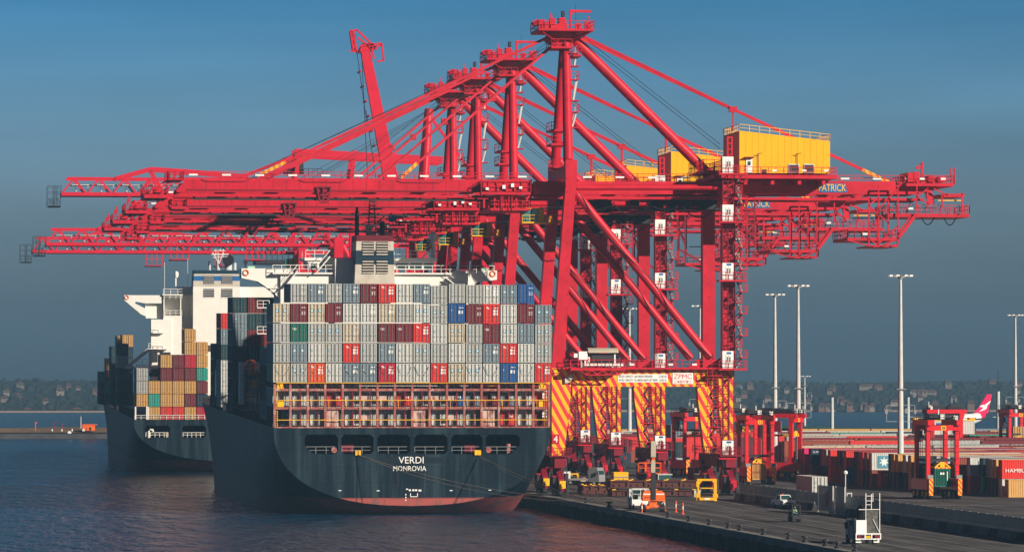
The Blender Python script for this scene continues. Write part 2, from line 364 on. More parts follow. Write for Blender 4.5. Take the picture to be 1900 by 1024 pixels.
for i, px in enumerate((97, 115, 134, 154, 156)):
    x, y = DP(px, 1495); o = MB().box(-0.2, 0.2, -0.2, 0.2, 0, 0.5).box(-0.1, 0.1, -0.1, 0.1, 0.5, 0.8).build('runway_marker', M['pwhite'], loc=(x, y, 2.5))
    tag(o, 'small white runway marker on the grassy spit, %s from the left' % ORD[i], 'marker', 'white markers on the spit')
x, y = DP(129, 1478); o = MB().prism([(-0.6, 0), (0.6, 0), (0.6, 0.35), (0.25, 0.75), (-0.3, 0.75), (-0.6, 0.4)], 0, 0.8).build('marker_box', M['pwhite'], loc=(x, y, 1.95))
tag(o, 'small white marker box with sloped top on the seawall of the spit', 'marker')
# far wood: leafy clumps on the hills as one mass
q = MB(); rr = random.Random(3)
for i in range(5000):
    t = rr.random(); y = 2800 + t * 800; x = rr.uniform(-400, 1250)
    z = hillh(x, y, (y - 2790) / 910); h = rr.uniform(0.5, 3.2); w_ = rr.uniform(1.6, 4.5)
    if rr.random() < 0.07: h *= 1.4; w_ *= 0.5
    vs = []; n = 6
    for k in range(n):
        a = 2 * math.pi * k / n; vs.append((x + math.cos(a) * w_ * rr.uniform(0.7, 1.1), y + math.sin(a) * w_, z - 2))
    for k in range(n):
        a = 2 * math.pi * k / n; vs.append((x + math.cos(a) * w_ * rr.uniform(0.5, 0.9), y + math.sin(a) * w_ * 0.7, z + h * rr.uniform(0.55, 0.8)))
    vs.append((x + rr.uniform(-1, 1), y, z + h))
    fs = [(k, (k + 1) % n, n + (k + 1) % n, n + k) for k in range(n)] + [(n + k, n + (k + 1) % n, 2 * n) for k in range(n)]
    q.add(vs, fs)
tag(q.build('distant_wood', mat('far_foliage', (0.014, 0.022, 0.022), 0.95, var=0.2, vs=0.02)), 'hazy dark wood covering the far shore', 'trees', kind='stuff')
C.objects['distant_wood'].data.polygons.foreach_set('use_smooth', [True] * len(C.objects['distant_wood'].data.polygons))
hw = [mat('hazed_house_wall_%s' % n, c, 0.8) for n, c in (('cream', (0.17, 0.13, 0.11)), ('white', (0.21, 0.18, 0.16)), ('brick', (0.15, 0.08, 0.06)))]  # wall tones dulled towards the wood to stand for haze
rf = mat('tile_roof', (0.11, 0.055, 0.04), 0.85)
hp = [(8, 735), (12, 725), (33, 730), (38, 712), (52, 757), (49, 762), (110, 715), (112, 722), (128, 712), (145, 716), (143, 758), (178, 722), (1362, 729), (1370, 734), (1381, 728), (1367, 751), (1379, 756), (1392, 712), (1425, 735), (1371, 712), (1526, 752), (1538, 750), (1541, 756), (1545, 716), (1540, 722), (1567, 745), (1577, 749), (1606, 714), (1618, 714), (1630, 714), (1604, 748), (1618, 751), (1612, 756), (1647, 754), (1700, 726), (1712, 726), (1724, 726), (1708, 734), (1735, 748), (1760, 710), (1770, 735), (1842, 706), (1892, 708), (1888, 722), (1802, 745), (1870, 750), (1480, 752), (1500, 742), (1455, 757), (225, 745), (205, 760), (85, 740), (1660, 742), (1560, 738), (1830, 757), (1460, 720), (1325, 740), (1312, 752)]
for i, (px, py) in enumerate(hp):
    # step back over the hill until the ground is at that height
    best = None
    for k in range(40):
        d = 2830 + k * 20; x, y = DP(px, d); z = hillh(x, y, (y - 2790) / 910) + 4
        e = abs(ZP(py, x, y) - z)
        if best is None or e < best[0]: best = (e, x, y, z, d)
    e, x, y, z, d = best
    x, y = DP(px, d - 6)
    zz = ZP(py, x, y)
    W = rr.uniform(3.0, 5.5) * (2.0 if py in (714, 726) else 1); H = rr.uniform(1.2, 2.8); D = 6
    h = empty('house', (x, y, zz - 2)); side = 'left part' if px < 600 else 'right part'
    tag(h, '%s house with %s roof on the far shore, %s from the left' % (('cream', 'white', 'brick')[i % 3], ('low tiled', 'wide tiled')[i % 2], ORD[sorted(hp).index((px, py))]), 'house', 'houses on the far shore')
    MB().box(-W / 2, W / 2, 0, D, -6, H).build('wall', hw[i % 3], h)
    MB().prism([(-W / 2 - 0.5, H), (W / 2 + 0.5, H), (W / 2 - 1.2, H + 1.1), (-W / 2 + 1.2, H + 1.1)], -0.6, D + 0.6).build('roof', rf, h)
    qq = MB(); [qq.box(a, a + 1.4, -0.06, -0.01, H * 0.4, H * 0.4 + 0.8) for a in (-W * 0.35, -0.7, W * 0.2)]; qq.each('window', M['glass'], h)

# ---------------------------------------------------------------- ship-to-shore cranes
CX, CY = 94.0, 655.4        # local origin: seaside rail, near frame
def P(px, py, v=8.5):
    X = XP(px, CY + v); return (X - CX, v, ZP(py, X, CY + v) - ZQ)
def PZ(px, py, v=8.5): a = P(px, py, v); return (a[0], a[2])
def crane_a():
    r = empty('container_crane', (CX, CY, ZQ))
    # lower legs (striped) near/far, sea/land
    def poly(l, v=0): return [PZ(a, b, v) for a, b in l]
    seaL = poly([(1022, 683), (1060, 683), (1056, 740), (1043, 866), (1022, 866)])
    landL = poly([(1326, 683), (1358, 683), (1358, 848), (1343, 848), (1330, 745)])
    seaU = poly([(1022, 683), (1046, 683), (1055, 513), (1066, 362), (1069, 330), (1069, 297), (1048, 297), (1048, 345), (1035, 513)])
    landU = poly([(1339, 683), (1362, 683), (1362, 340), (1339, 340)])
    for v in (0, 17):
        for lo, up in ((seaL, seaU), (landL, landU)):
            q = MB(); q.prism(up, v - 0.95, v + 0.95); g = q.build('leg', M['red'], r)
            q = MB(); q.prism(lo, v - 1.05, v + 1.05); q.build('striped_base', M['stripe'], g)
            # service ladder rail and seams on the leg
            xs = [a for a, b in up]; x = sum(xs) / len(xs)
            q = MB()
            for k in range(14): z = 24 + k * 1.9; q.box(x - 0.10, x + 0.10, v - 1.0, v - 0.955, z, z + 0.12)
            q.build('bracket', M['dred'], g)
    # portal beams
    for v in (0, 17):
        q = MB(); q.prism(poly([(1061, 684), (1319, 684), (1319, 717), (1078, 717), (1061, 734)]), v - 0.8, v + 0.8); pb = q.build('portal_beam', M['stripe'], r)
        if v == 0: PB = pb
    # cross beams along the quay
    uS = P(1034, 700, 0)[0]; uL = P(1349, 700, 0)[0]
    q = MB()
    for (px, py, s) in ((1034, 695, 1.6), (1059, 318, 1.7), (1349, 693, 1.5), (1350, 352, 1.7), (1060, 345, 1.1)):
        u, _, z = P(px, py, 0); q.box(u - s / 2, u + s / 2, 0.96, 16.04, z - s / 2, z + s / 2)
    q.each('cross_beam', M['red'], r)
    q = MB()
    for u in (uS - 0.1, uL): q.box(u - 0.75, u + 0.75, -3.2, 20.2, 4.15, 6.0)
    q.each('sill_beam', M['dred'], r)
    # bogies
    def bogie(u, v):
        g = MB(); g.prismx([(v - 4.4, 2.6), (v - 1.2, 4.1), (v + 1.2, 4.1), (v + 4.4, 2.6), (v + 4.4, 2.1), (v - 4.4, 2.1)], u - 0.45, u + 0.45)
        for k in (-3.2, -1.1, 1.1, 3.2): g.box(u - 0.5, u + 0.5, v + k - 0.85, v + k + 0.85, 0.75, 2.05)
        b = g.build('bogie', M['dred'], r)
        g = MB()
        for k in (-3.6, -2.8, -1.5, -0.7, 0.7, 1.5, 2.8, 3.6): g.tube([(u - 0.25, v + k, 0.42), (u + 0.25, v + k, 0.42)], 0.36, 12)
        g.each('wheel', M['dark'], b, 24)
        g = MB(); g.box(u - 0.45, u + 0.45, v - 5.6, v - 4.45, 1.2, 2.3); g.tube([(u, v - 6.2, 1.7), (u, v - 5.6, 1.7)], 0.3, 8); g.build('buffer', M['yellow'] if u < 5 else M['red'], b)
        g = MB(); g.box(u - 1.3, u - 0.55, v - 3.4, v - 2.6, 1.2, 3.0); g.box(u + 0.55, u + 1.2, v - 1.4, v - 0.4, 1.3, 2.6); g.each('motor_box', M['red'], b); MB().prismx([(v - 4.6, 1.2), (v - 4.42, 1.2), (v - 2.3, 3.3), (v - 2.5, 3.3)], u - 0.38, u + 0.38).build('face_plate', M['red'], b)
    for u in (uS, uL):
        for v in (0, 17): bogie(u, v)
    # round braces
    q = MB(); 

    for v in (0, 17):
        a = P(1070, 360, 0); b = P(1318, 664, 0)
        MB().tube([(a[0], v, a[2]), (b[0], v, b[2])], 0.62, 16).build('diagonal_brace', M['red'], r, True)
        A_ = Vector((a[0], v, a[2])); B_ = Vector((b[0], v, b[2])); pts = [A_.lerp(B_, t / 24) + Vector((0.55 * math.cos(t * 0.45 + 1), -0.55 - 0.22 * abs(math.sin(t * 0.45)), 0.3 * math.sin(t * 0.45 + 1))) for t in range(25)]; MB().tube(pts, 0.05, 5).build('cable', M['black'], r)
        a = P(1069, 348, 0); b = P(1339, 348, 0)
        MB().tube([(a[0], v, a[2]), (b[0], v, b[2])], 0.42, 14).build('side_tube', M['red'], r, True)
        q = MB(); c = P(1312, 672, 0); q.prism([(c[0] - 0.4, c[2] - 0.9), (c[0] + 3.6, c[2] - 0.9), (c[0] + 3.2, c[2] + 1.4)], v - 0.5, v + 0.5); q.build('gusset', M['red'], r)
    # A-frame tower
    for v, va, px in ((0.4, 7.4, 1055), (14, 9.6, 1055)):
        a = P(px, 298, 0); b = P(1048, 78, 8.5)
        MB().tube([(a[0], v, a[2]), (b[0], va, b[2])], [0.74, 0.62], 18).build('tower_tube', M['red'], r, True)
    a = P(1058, 66); b = P(1326, 335)
    MB().tube([a, b], 0.78, 18).build('back_brace', M['red'], r, True)
    # apex head with platform, sheaves and davit
    hd = MB(); hd.prism([PZ(1030, 46), PZ(1046, 46), PZ(1050, 62), PZ(1066, 66), PZ(1066, 76), PZ(1056, 92), PZ(1034, 92), PZ(1012, 76), PZ(1012, 70)], 7, 10)
    hd.prism([PZ(1036, 34), PZ(1047, 34), PZ(1049, 50), PZ(1036, 50)], 7.5, 9.5)
    head = hd.build('tower_head', M['red'], r)
    q = MB(); u0, _, z0 = P(992, 57); u1 = P(1094, 57)[0]
    q.box(u0, u1, 4, 13, z0 - 0.35, z0); q.rail([(u0, 4, z0), (u1, 4, z0), (u1, 13, z0), (u0, 13, z0), (u0, 4, z0)], 1.15, 1.3, 0.09)
    q.bar((u0 + 0.5, 4.4, z0 - 0.4), P(1035, 78, 7), 0.35); q.bar((u1 - 0.6, 4.4, z0 - 0.4), P(1062, 72, 7), 0.3)
    for px in (1000, 1008, 1020, 1068, 1085): 
        u = P(px, 50)[0]; q.box(u - 0.45, u + 0.35, 5, 6.2, z0, z0 + random.uniform(0.8, 1.6))
    q.bar(P(1021, 56), P(1021, 25), 0.14); q.bar(P(1024, 56), P(1024, 28), 0.14); q.bar(P(1016, 56), P(1016, 36), 0.1)
    q.prism([PZ(986, 42), PZ(994, 37), PZ(1003, 40), PZ(1003, 48), PZ(990, 48)], 7.5, 9.5)
    q.build('top_platform', M['red'], head)
    q = MB(); q.bar(P(1058, 56), P(1058, 20), 0.3); q.bar(P(1057, 21), P(1096, 22), 0.36); q.bar(P(1060, 28), P(1068, 22), 0.16); q.bar(P(1092, 30), P(1096, 54), 0.16); q.build('davit', M['red'], head)
    q = MB(); q.box(*[P(1042, 30)[0], P(1047, 30)[0]], 8, 9, P(1042, 32)[2], P(1042, 21)[2]); q.build('beacon', M['dark'], head)
    q = MB(); q.bar(P(1068, 50), P(1068, 8), 0.05); q.build('aerial', M['dark'], head)
    q = MB()
    for (x0, y0, x1) in ((1018, 83, 1056), (1058, 98, 1074), (1018, 236, 1050), (1018, 262, 1050), (1022, 304, 1048)):
        ua, _, za = P(x0, y0 + 6); ub = P(x1, y0)[0]; q.box(ua, ub, 5.5, 11, za - 0.3, za); q.rail([(ua, 5.5, za), (ub, 5.5, za)], 1.1, 1.0, 0.08); q.rail([(ua, 5.5, za), (ua, 11, za)], 1.1, 1.5, 0.08)
    q.build('tower_platform', M['red'], r)
    # tower stairs
    def flight(q, a, b, w_=0.8, n=10):
        a = Vector(a); b = Vector(b)
        for s_ in (0, w_): q.bar(a + Vector((0, s_, 0)), b + Vector((0, s_, 0)), 0.08, 0.22); q.bar(a + Vector((0, s_, 1.0)), b + Vector((0, s_, 1.0)), 0.06)
        for i in range(1, n):
            p = a.lerp(b, i / n); q.box(p.x - 0.14, p.x + 0.14, p.y, p.y + w_, p.z - 0.03, p.z + 0.03)
    st = MB(); q = MB()
    for (x0, y0, x1, y1) in ((1066, 122, 1070, 98), (1064, 186, 1071, 147), (1062, 236, 1070, 207), (1040, 0, 0, 0)):
        if x1 == 0: continue
        flight(st, P(x0, y0, 6.2), P(x1, y1, 6.2)); ua, _, za = P(1056, y1, 6); ub = P(1074, y1, 6)[0]
        q.box(ua, ub, 5.8, 7.6, za - 0.16, za); q.rail([(ua, 5.8, za), (ub, 5.8, za), (ub, 7.6, za)], 1.1, 0.8, 0.07)
        ua, _, za = P(1060, y0, 6); q.box(ua, ub, 5.8, 7.6, za - 0.16, za)
    sp_ = st.build('tower_stair', M['lgrey'], r); q.build('landing', M['red'], sp_)
    # stays
    for v in (5.2, 11.8):
        a = P(1012, 72); 
        e = P(478, 326, v); k = P(530, 301, v)
        MB().bar((a[0], 8.5 + (v - 8.5) * 0.45, a[2]), k, 0.30, 0.40).build('forestay', M['red'], r)
        MB().bar(k, e, 0.34, 0.46).build('striped_stay_end', M['ostripe'], r)
        a2 = P(1026, 84); e = P(744, 330, v); k = P(774, 303, v)
        MB().bar((a2[0], 8.5 + (v - 8.5) * 0.4, a2[2]), k, 0.26, 0.36).build('forestay', M['red'], r)
        MB().bar(k, e, 0.30, 0.5).build('striped_stay_end', M['ostripe'], r)
        m_ = Vector((a2[0], 8.5, a2[2])).lerp(Vector(k), 0.45); MB().box(m_.x - 0.5, m_.x + 0.5, m_.y - 0.4, m_.y + 0.4, m_.z - 0.5, m_.z + 0.5).build('stay_joint', M['red'], r)
        a = P(1078, 69); k = P(1360, 203, v); k2 = P(1600, 315, v); e = P(1652, 340, v)
        MB().bar((a[0], 8.5 + (v - 8.5) * 0.4, a[2]), k, 0.26, 0.48).bar(k, k2, 0.26, 0.44).build('backstay', M['red'], r)
        MB().bar(k2, e, 0.32, 0.5).build('striped_stay_end', M['ostripe'], r)
        MB().bar(k, P(1360, 243, v), 0.22, 0.22).box(k[0] - 0.6, k[0] + 0.6, v - 0.3, v + 0.3, k[2] - 0.45, k[2] + 0.4).build('stay_strut', M['red'], r)
    q = MB()
    for v, s in ((7.5, 0), (9.5, 8)):
        q.bar(P(1006, 74 + s * 0.4, v), P(466, 322, v), 0.07); q.bar(P(1078, 66 + s, v), P(1336, 268 + s, v), 0.07)
        q.bar(P(1014, 80, v), P(700, 330, v), 0.06); q.bar(P(1018, 86, v), P(560 + s * 4, 330, v), 0.05)
    q.build('hoist_rope', M['black'], r)
    # boom and landside girder: twin box girders
    for v in (5.0, 12.0):
        bl = [(327, 352), (345, 334), (986, 334), (986, 357), (327, 357)]
        q = MB(); q.prism([PZ(a, b, 5.0) for a, b in bl], v - 0.6, v + 0.6); bo = q.build('boom', M['red'], r)
        u0, _, z0 = P(327, 361, 5.0); u1 = P(986, 361, 5)[0]
        MB().box(u0, u1, v - 0.75, v + 0.45, z0 - 0.30, z0 + 0.10).build('boom_rail', M['red'], bo)
        gl = [(990, 337), (1739, 337), (1739, 352), (1700, 361), (990, 361)]
        q = MB(); q.prism([PZ(a, b, 5.0) for a, b in gl], v - 0.62, v + 0.62); gi = q.build('landside_girder', M['red'], r)
        u0, _, z0 = P(990, 366, 5.0); u1 = P(1712, 366, 5)[0]
        MB().box(u0, u1, v - 0.8, v + 0.4, z0 - 0.25, z0 + 0.12).build('girder_rail', M['red'], gi)
        zt = P(600, 334, 5)[2]; vv = v - 0.55 if v < 8 else v + 0.55
        q = MB(); u0 = P(335, 334, 5)[0]; u1 = P(985, 334, 5)[0]; q.rail([(u0, vv, zt), (u1, vv, zt)], 1.15, 2.3, 0.09)
        u0 = P(1065, 337, 5)[0]; u1 = P(1725, 337, 5)[0]; q.rail([(u0, vv, zt), (u1, vv, zt)], 1.15, 2.3, 0.09); q.build('walkway_rail', M['red'], r)
        if v == 5.0:
            GI = gi
            q = MB(); u = P(350, 330, 5)[0]
            while u < P(1720, 330, 5)[0]:
                if not (-4 < u < 0): q.box(u, u + 1.3, v - 0.75, v - 0.62, zt + 0.5, zt + 0.75)
                u += 4.9
            q.each('lamp', M['lamp'], r)
            # pipes and cable tray on the near web; tray thickened to paint in shade
            q = MB(); u0 = P(345, 345, 5)[0]; u1 = P(985, 345, 5)[0]
            q.box(u0, u1, v - 0.66, v - 0.605, zt - 1.72, zt - 1.50)
            k = u0 + 3
            while k < u1 - 8: q.bar((k, v - 0.68, zt - 0.35), (k + 5.5, v - 0.68, zt - 0.35), 0.10); q.bar((k, v - 0.68, zt - 0.35), (k - 0.8, v - 0.68, zt - 0.05), 0.10); q.bar((k + 5.5, v - 0.68, zt - 0.35), (k + 6.2, v - 0.68, zt - 0.05), 0.10); k += 14.5
            q.build('conduit_and_shade_strip', M['dred'], bo)
            q = MB()
            for k in range(26): u = u0 + (u1 - u0) * (k + 0.5) / 26; q.box(u, u + 0.05, v - 0.63, v - 0.603, zt - 1.45, zt - 0.05)
            q.build('web_seam', M['dred'], bo)
            # dark festoon track with trolley bumpers under the near girder, heightened as painted shade
            z1 = P(327, 368, 5)[2]; q = MB(); q.box(u0 + 1, u1, v - 0.3, v + 0.1, z1 - 0.22, z1 + 0.10)
            k = u0 + 1
            while k < u1 - 1: q.box(k, k + 0.35, v - 0.4, v + 0.15, z1 + 0.08, z1 + 0.3); k += 2.1
            q.build('festoon_track', M['dark'], bo)
    q = MB(); u = P(335, 345, 5)[0]; zt = P(600, 338, 5)[2]
    while u < P(1735, 345, 5)[0]:
        q.box(u, u + 0.5, 5.61, 11.39, zt - 1.3, zt - 0.3); u += 7.3
    q.each('girder_tie', M['red'], r)
    # boom tip platforms and hanging ladder frame
    q = MB()
    def deck(x0, x1, y, v0, v1, th=0.35, rl=1.1):
        ua, _, za = P(x0, y, v0); ub = P(x1, y, v0)[0]; q.box(ua, ub, v0, v1, za - th, za)
        if rl: q.rail([(ua, v0, za), (ub, v0, za), (ub, v1, za), (ua, v1, za), (ua, v0, za)], rl, 1.1, 0.09)
    deck(268, 312, 361, 3, 14, 0.5); deck(318, 346, 383, 4.5, 12.5, 0.4)
    for (a, b, c, d) in ((305, 365, 305, 390), (318, 365, 318, 390), (305, 390, 318, 390), (308, 362, 330, 382), (305, 368, 318, 388), (272, 350, 272, 338), (276, 345, 276, 331), (314, 332, 314, 318), (322, 333, 326, 315), (280, 352, 312, 334), (290, 352, 318, 336)):
        for v in (5, 12): q.bar(P(a, b, v), P(c, d, v), 0.26)
    q.box(P(284, 0)[0], P(298, 0)[0], 6, 11, P(284, 358)[2], P(284, 347)[2])
    deck(312, 340, 332, 4, 13, 0.15)
    q.build('tip_platform', M['red'], r)
    q = MB(); 
    for px in (601, 602): pass
    for v in (4.1, 12.8):
        for (a, b, c, d) in ((588, 347, 594, 376), (614, 347, 608, 376), (588, 347, 614, 347), (594, 362, 608, 362), (594, 376, 608, 376), (600, 347, 600, 376)): q.bar(P(a, b, v), P(c, d, v), 0.24)
    q.build('maintenance_basket', M['dred'], r)
    q = MB(); rn = random.Random(8)
    for u in (uS, uL):
        for v in (0, 17):
            for k in range(7): a_ = u + rn.uniform(-1.9, 1.5); b_ = v + rn.uniform(-3, 3); z_ = rn.choice((3.4, 4.4, 6.01)); q.box(a_, a_ + rn.uniform(0.3, 0.8), b_, b_ + rn.uniform(0.3, 0.9), z_, z_ + rn.uniform(0.5, 1.6))
        q.rail([(u - 1.6, -3.6, 6.0), (u - 1.6, 20.6, 6.0)], 1.1, 1.5, 0.08); q.rail([(u + 1.6, -3.6, 6.0), (u + 1.6, 20.6, 6.0)], 1.1, 1.5, 0.08); q.rail([(u - 1.6, -3.6, 6.0), (u + 1.6, -3.6, 6.0)], 1.1, 0.8, 0.08); q.box(u - 1.7, u + 1.7, -3.7, -3.21, 5.8, 6.0)
    q.build('sill_equipment', M['dred'], r)
    q = MB()
    for u in (uS, uL):
        for v in (0, 17): q.box(u - 1.25, u - 0.85, v - 4.2, v - 3.4, 0.35, 2.9); q.box(u + 0.8, u + 1.3, v - 2.6, v - 1.2, 0.35, 3.3); q.bar((u - 1.1, v - 3.2, 3), (u - 1.3, v - 1, 5.9), 0.12); q.bar((u + 1.2, v - 3.2, 0.4), (u + 1.0, v - 1.5, 5.9), 0.12)
    q.build('bogie_equipment', M['dark'], r)
    # trolley, machinery platforms and cab
    q = MB(); deck(893, 985, 356, 2.4, 4.2, 0.4, 1.6); deck(910, 984, 386, 3, 14, 0.35)
    for px in (898, 918, 938, 958, 978): q.bar(P(px, 356, 3.5), P(px, 386, 3.5), 0.28)
    for px in (930, 933, 944, 950): q.bar(P(px, 346, 2.9), P(px, 390, 2.9), 0.12)
    q.box(P(912, 0)[0], P(962, 0)[0], 4.5, 12.5, P(912, 384)[2], P(912, 369)[2])
    for px in (902, 915, 925, 945, 960, 972): u, _, z = P(px, 355, 3); q.box(u - 0.5, u + 0.5, 2.7, 3.9, z, z + random.uniform(0.7, 1.7))
    tr = q.build('trolley', M['red'], r)
    q = MB()
    for (px, py) in ((904, 350), (951, 345), (966, 348), (935, 348)): u, _, z = P(px, py, 2.3); q.box(u - 0.22, u + 0.22, 2.25, 2.55, z - 0.2, z + (0.35 if px % 2 else 0.15))
    q.each('fitting', M['pwhite'], tr)
    cb = MB(); u0, _, z0 = P(968, 412, 4); u1, _, z1 = P(1010, 386, 4); cb.box(u0 + 0.1, u1, 4, 7, z1 - 0.18, z1); cb.box(u0, u1 + 1.2, 3.4, 7.4, z0 - 0.18, z0); cb.box(u1 - 0.9, u1, 3.98, 7, z0, z1 - 0.18)
    cb.rail([(u0, 3.4, z0), (u1 + 1.2, 3.4, z0), (u1 + 1.2, 7.4, z0)], 1.0, 1.0, 0.07); cab = cb.build('operator_cab', M['yellow'], tr)
    MB().box(u0 + 0.15, u1 - 0.9, 4.06, 6.9, z0, z1 - 0.18).build('window', M['tglass'], cab)
    q = MB(); [q.box(u, u + 0.1, 4.0, 4.05, z0, z1 - 0.18) for u in (u0 + 0.15, (u0 + u1) / 2 - 0.3, u1 - 1.0)]; q.build('frame', M['dark'], cab)
    # machinery under the girder between the legs (dark colour stands for the shade)
    q = MB(); rn = random.Random(5)
    for k in range(16):
        u = rn.uniform(1, 24); z = P(1200, 372)[2]; h = rn.uniform(0.5, 1.9); q.box(u, u + rn.uniform(0.6, 2.2), rn.uniform(5, 9), 11.5, z - h, z)
    q.box(-2, 26, 6, 6.4, P(1200, 390)[2], P(1200, 387)[2])
    q.build('under_girder_equipment', M['dark'], r)
    q = MB()
    for (x0, x1, y, s) in ((1080, 1140, 376, 14), (1140, 1205, 380, 20), (1205, 1265, 378, 12), (1265, 1330, 382, 22), (1580, 1622, 405, 0), (1708, 1735, 400, 17), (1750, 1775, 400, 18), (1660, 1690, 372, 30)):
        pts = []
        for k in range(9): t = k / 8; pts.append(P(x0 + (x1 - x0) * t, y + s * 4 * t * (1 - t), 4))
        q.tube(pts, 0.09, 5)
    q.each('festoon_cable', M['black'], r, 45)
    # machine house
    q = MB(); hpoly = [PZ(1372, 243, 2), PZ(1540, 262, 2), PZ(1540, 322, 2), PZ(1372, 322, 2)]; q.prism(hpoly, 2, 15.5); hs = q.build('machine_house', M['house'], r)
    q = MB()
    for k in range(1, 14):
        px = 1372 + 168 * k / 14; u, _, z0 = P(px, 322, 2); z1 = P(px, 244 + 19 * k / 14, 2)[2]; q.box(u - 0.012, u + 0.012, 1.975, 1.998, z0, z1)
    q.build('cladding_seam', mat('seam_yellow', (0.66, 0.32, 0.002)), hs)
    q = MB(); zl = hpoly[0][1]; a, b = hpoly[0], hpoly[1]
    q.rail([(a[0], 2, a[1]), (b[0], 2, b[1]), (b[0], 15.5, b[1])], 1.0, 1.5, 0.08); q.rail([(a[0], 2, a[1]), (a[0], 15.5, a[1]), (b[0], 15.5, b[1])], 1.0, 1.5, 0.08); q.build('roof_rail', M['yellow'], hs)
    u, _, z = P(1384, 322, 2); MB().box(u, u + 0.95, 1.88, 1.995, z, z + 2.2).build('door', M['pwhite'], hs)
    MB().box(u + 0.25, u + 0.7, 1.83, 1.875, z + 1.2, z + 1.8).build('door_window', M['glass'], hs)
    MB().box(u - 0.3, u + 1.2, 1.2, 1.99, z + 2.35, z + 2.45).build('door_canopy', M['dred'], hs)
    for px in (1463, 1491):
        u, _, z = P(px, 322, 2); MB().box(u, u + 1.6, 1.85, 1.995, z + 0.1, z + 1.4).build('vent', M['lgrey'], hs)
        MB().box(u + 0.12, u + 1.48, 1.80, 1.845, z + 0.2, z + 1.25).build('louvre', M['dark'], hs)
    u, _, z = P(1414, 322, 2); MB().box(u, u + 0.7, 1.9, 1.995, z + 0.1, z + 0.6).build('vent', M['dark'], hs)
    q = MB()
    for px in (1407, 1479): u, _, z = P(px, 322, 2); q.bar((u, 1.8, z), (u, 1.8, z + 2.9), 0.07); q.bar((u - 0.3, 1.6, z + 2.9), (u + 0.5, 1.4, z + 3.0), 0.09)
    q.build('light_bracket', M['dark'], hs)
    q = MB()
    for px in (1432, 1487, 1528): u, _, z = P(px, 322, 0.4); q.box(u, u + 0.7, 0.1, 0.3, z + 0.3, z + 0.55)
    q.each('lamp', M['lamp'], hs)
    q = MB(); deck(1326, 1553, 324, 0.4, 16.6, 0.55, 1.15); deck(1306, 1345, 316, 1.0, 14, 0.3, 1.6)
    for px in (1380, 1430, 1480, 1525): u, _, z = P(px, 330, 1); q.box(u, u + 0.5, 0.8, 16, z - 1.0, z - 0.45)
    q.build('house_platform', M['red'], r)
    # elevator tower on the land leg
    q = MB(); u0, _, zb = P(1341, 866, -1.6); u1 = P(1361, 866, -1.6)[0]; zt = P(1350, 330, -1.6)[2]
    for u in (u0, u0 + 0.75, u1): q.bar((u, -1.75, 6.5), (u, -1.75, zt), 0.13)
    z = 7.0; i = 0
    while z < zt: q.bar((u0, -1.75, z), (u1, -1.75, z), 0.09); q.bar((u0 if i % 2 else u0 + 0.75, -1.75, z), (u0 + 0.75 if i % 2 else u1, -1.75, z + 1.2), 0.07); z += 1.2; i += 1
    for z in range(9, int(zt), 4): q.box(u0 + 0.6, u0 + 1.0, -1.7, -1.0, z, z + 0.3)
    q.build('elevator_track', M['dred'], r)
    q = MB(); q.bar(P(1350, 290, 0.2), P(1350, 254, 0.2), 0.25); q.bar(P(1358, 290, 0.2), P(1358, 254, 0.2), 0.25); [q.bar(P(1349, y, 0.2), P(1359, y, 0.2), 0.2) for y in (255, 266, 277, 288)]; q.build('hoist_frame', M['red'], r)
    for yb, hh in ((321, 30), (410, 30), (519, 31), (683, 32), (848, 31)):
        u0, _, z0 = P(1340.5, yb, -2.6); u1, _, z1 = P(1361, yb - hh, -2.6)
        c_ = MB().box(u0, u1, -2.6, -1.0, z0 + 0.02, z1).build('elevator_cabin', M['pwhite'], r)
        um = (u0 + u1) / 2 + 0.1
        q = MB(); q.box(um - 0.28, um - 0.12, -2.64, -2.605, z0 + 0.9, z0 + 1.7); q.box(um + 0.12, um + 0.28, -2.64, -2.605, z0 + 0.9, z0 + 1.7); q.each('window', M['glass'], c_)
        q = MB(); q.box(um - 0.02, um + 0.02, -2.63, -2.605, z0 + 0.1, z0 + 2.0); q.box(um - 0.45, um - 0.42, -2.63, -2.605, z0 + 0.1, z0 + 2.0); q.build('door_seam', M['grey'], c_)
        if yb > 430: MB().box(um - 0.3, um + 0.4, -2.64, -2.605, z0 + 2.1, z0 + 2.4).build('sign', M['blue'], c_)
        q = MB(); deckq = (P(1334, yb, -3.2)[0], P(1386 if yb < 840 else 1366, yb, -3.2)[0]); q.box(deckq[0], deckq[1], -3.3, -0.96, z0 - 0.3, z0 - 0.02); q.rail([(deckq[0], -3.3, z0), (deckq[1], -3.3, z0), (deckq[1], -0.96, z0)], 1.1, 1.0, 0.08); q.build('elevator_landing', M['red'], c_)
    u0, _, z0 = P(1341, 866, -2.5); MB().box(u0, u0 + 1.6, -2.5, -1.0, z0, z0 + 1.1).build('cable_box', M['lgrey'], r)
    # zigzag stairs on the land leg
    st = MB(); q = MB(); y = 683; alt = 0
    while y > 345:
        x0, x1 = (1366, 1377)
        flight(st, P(x0 if not alt else x1, y, -2.4 if alt else -1.4), P(x1 if not alt else x0 + 2, y - 20.4, -2.4 if alt else -1.4), 0.8, 9)
        ua, _, za = P(1364 if alt else 1372, y - 20.4, -2); ub = P(1386 if not alt else 1376, y, -2)[0]
        q.box(ua, ub, -2.6, -0.6, za - 0.14, za); q.rail([(ua, -2.6, za), (ub, -2.6, za), (ub, -0.6, za)], 1.05, 0.7, 0.07)
        y -= 20.4; alt ^= 1
    s1 = st.build('access_stair', M['grey'], r); q.build('landing', M['red'], s1)
    st = MB(); q = MB(); y = 848; alt = 0
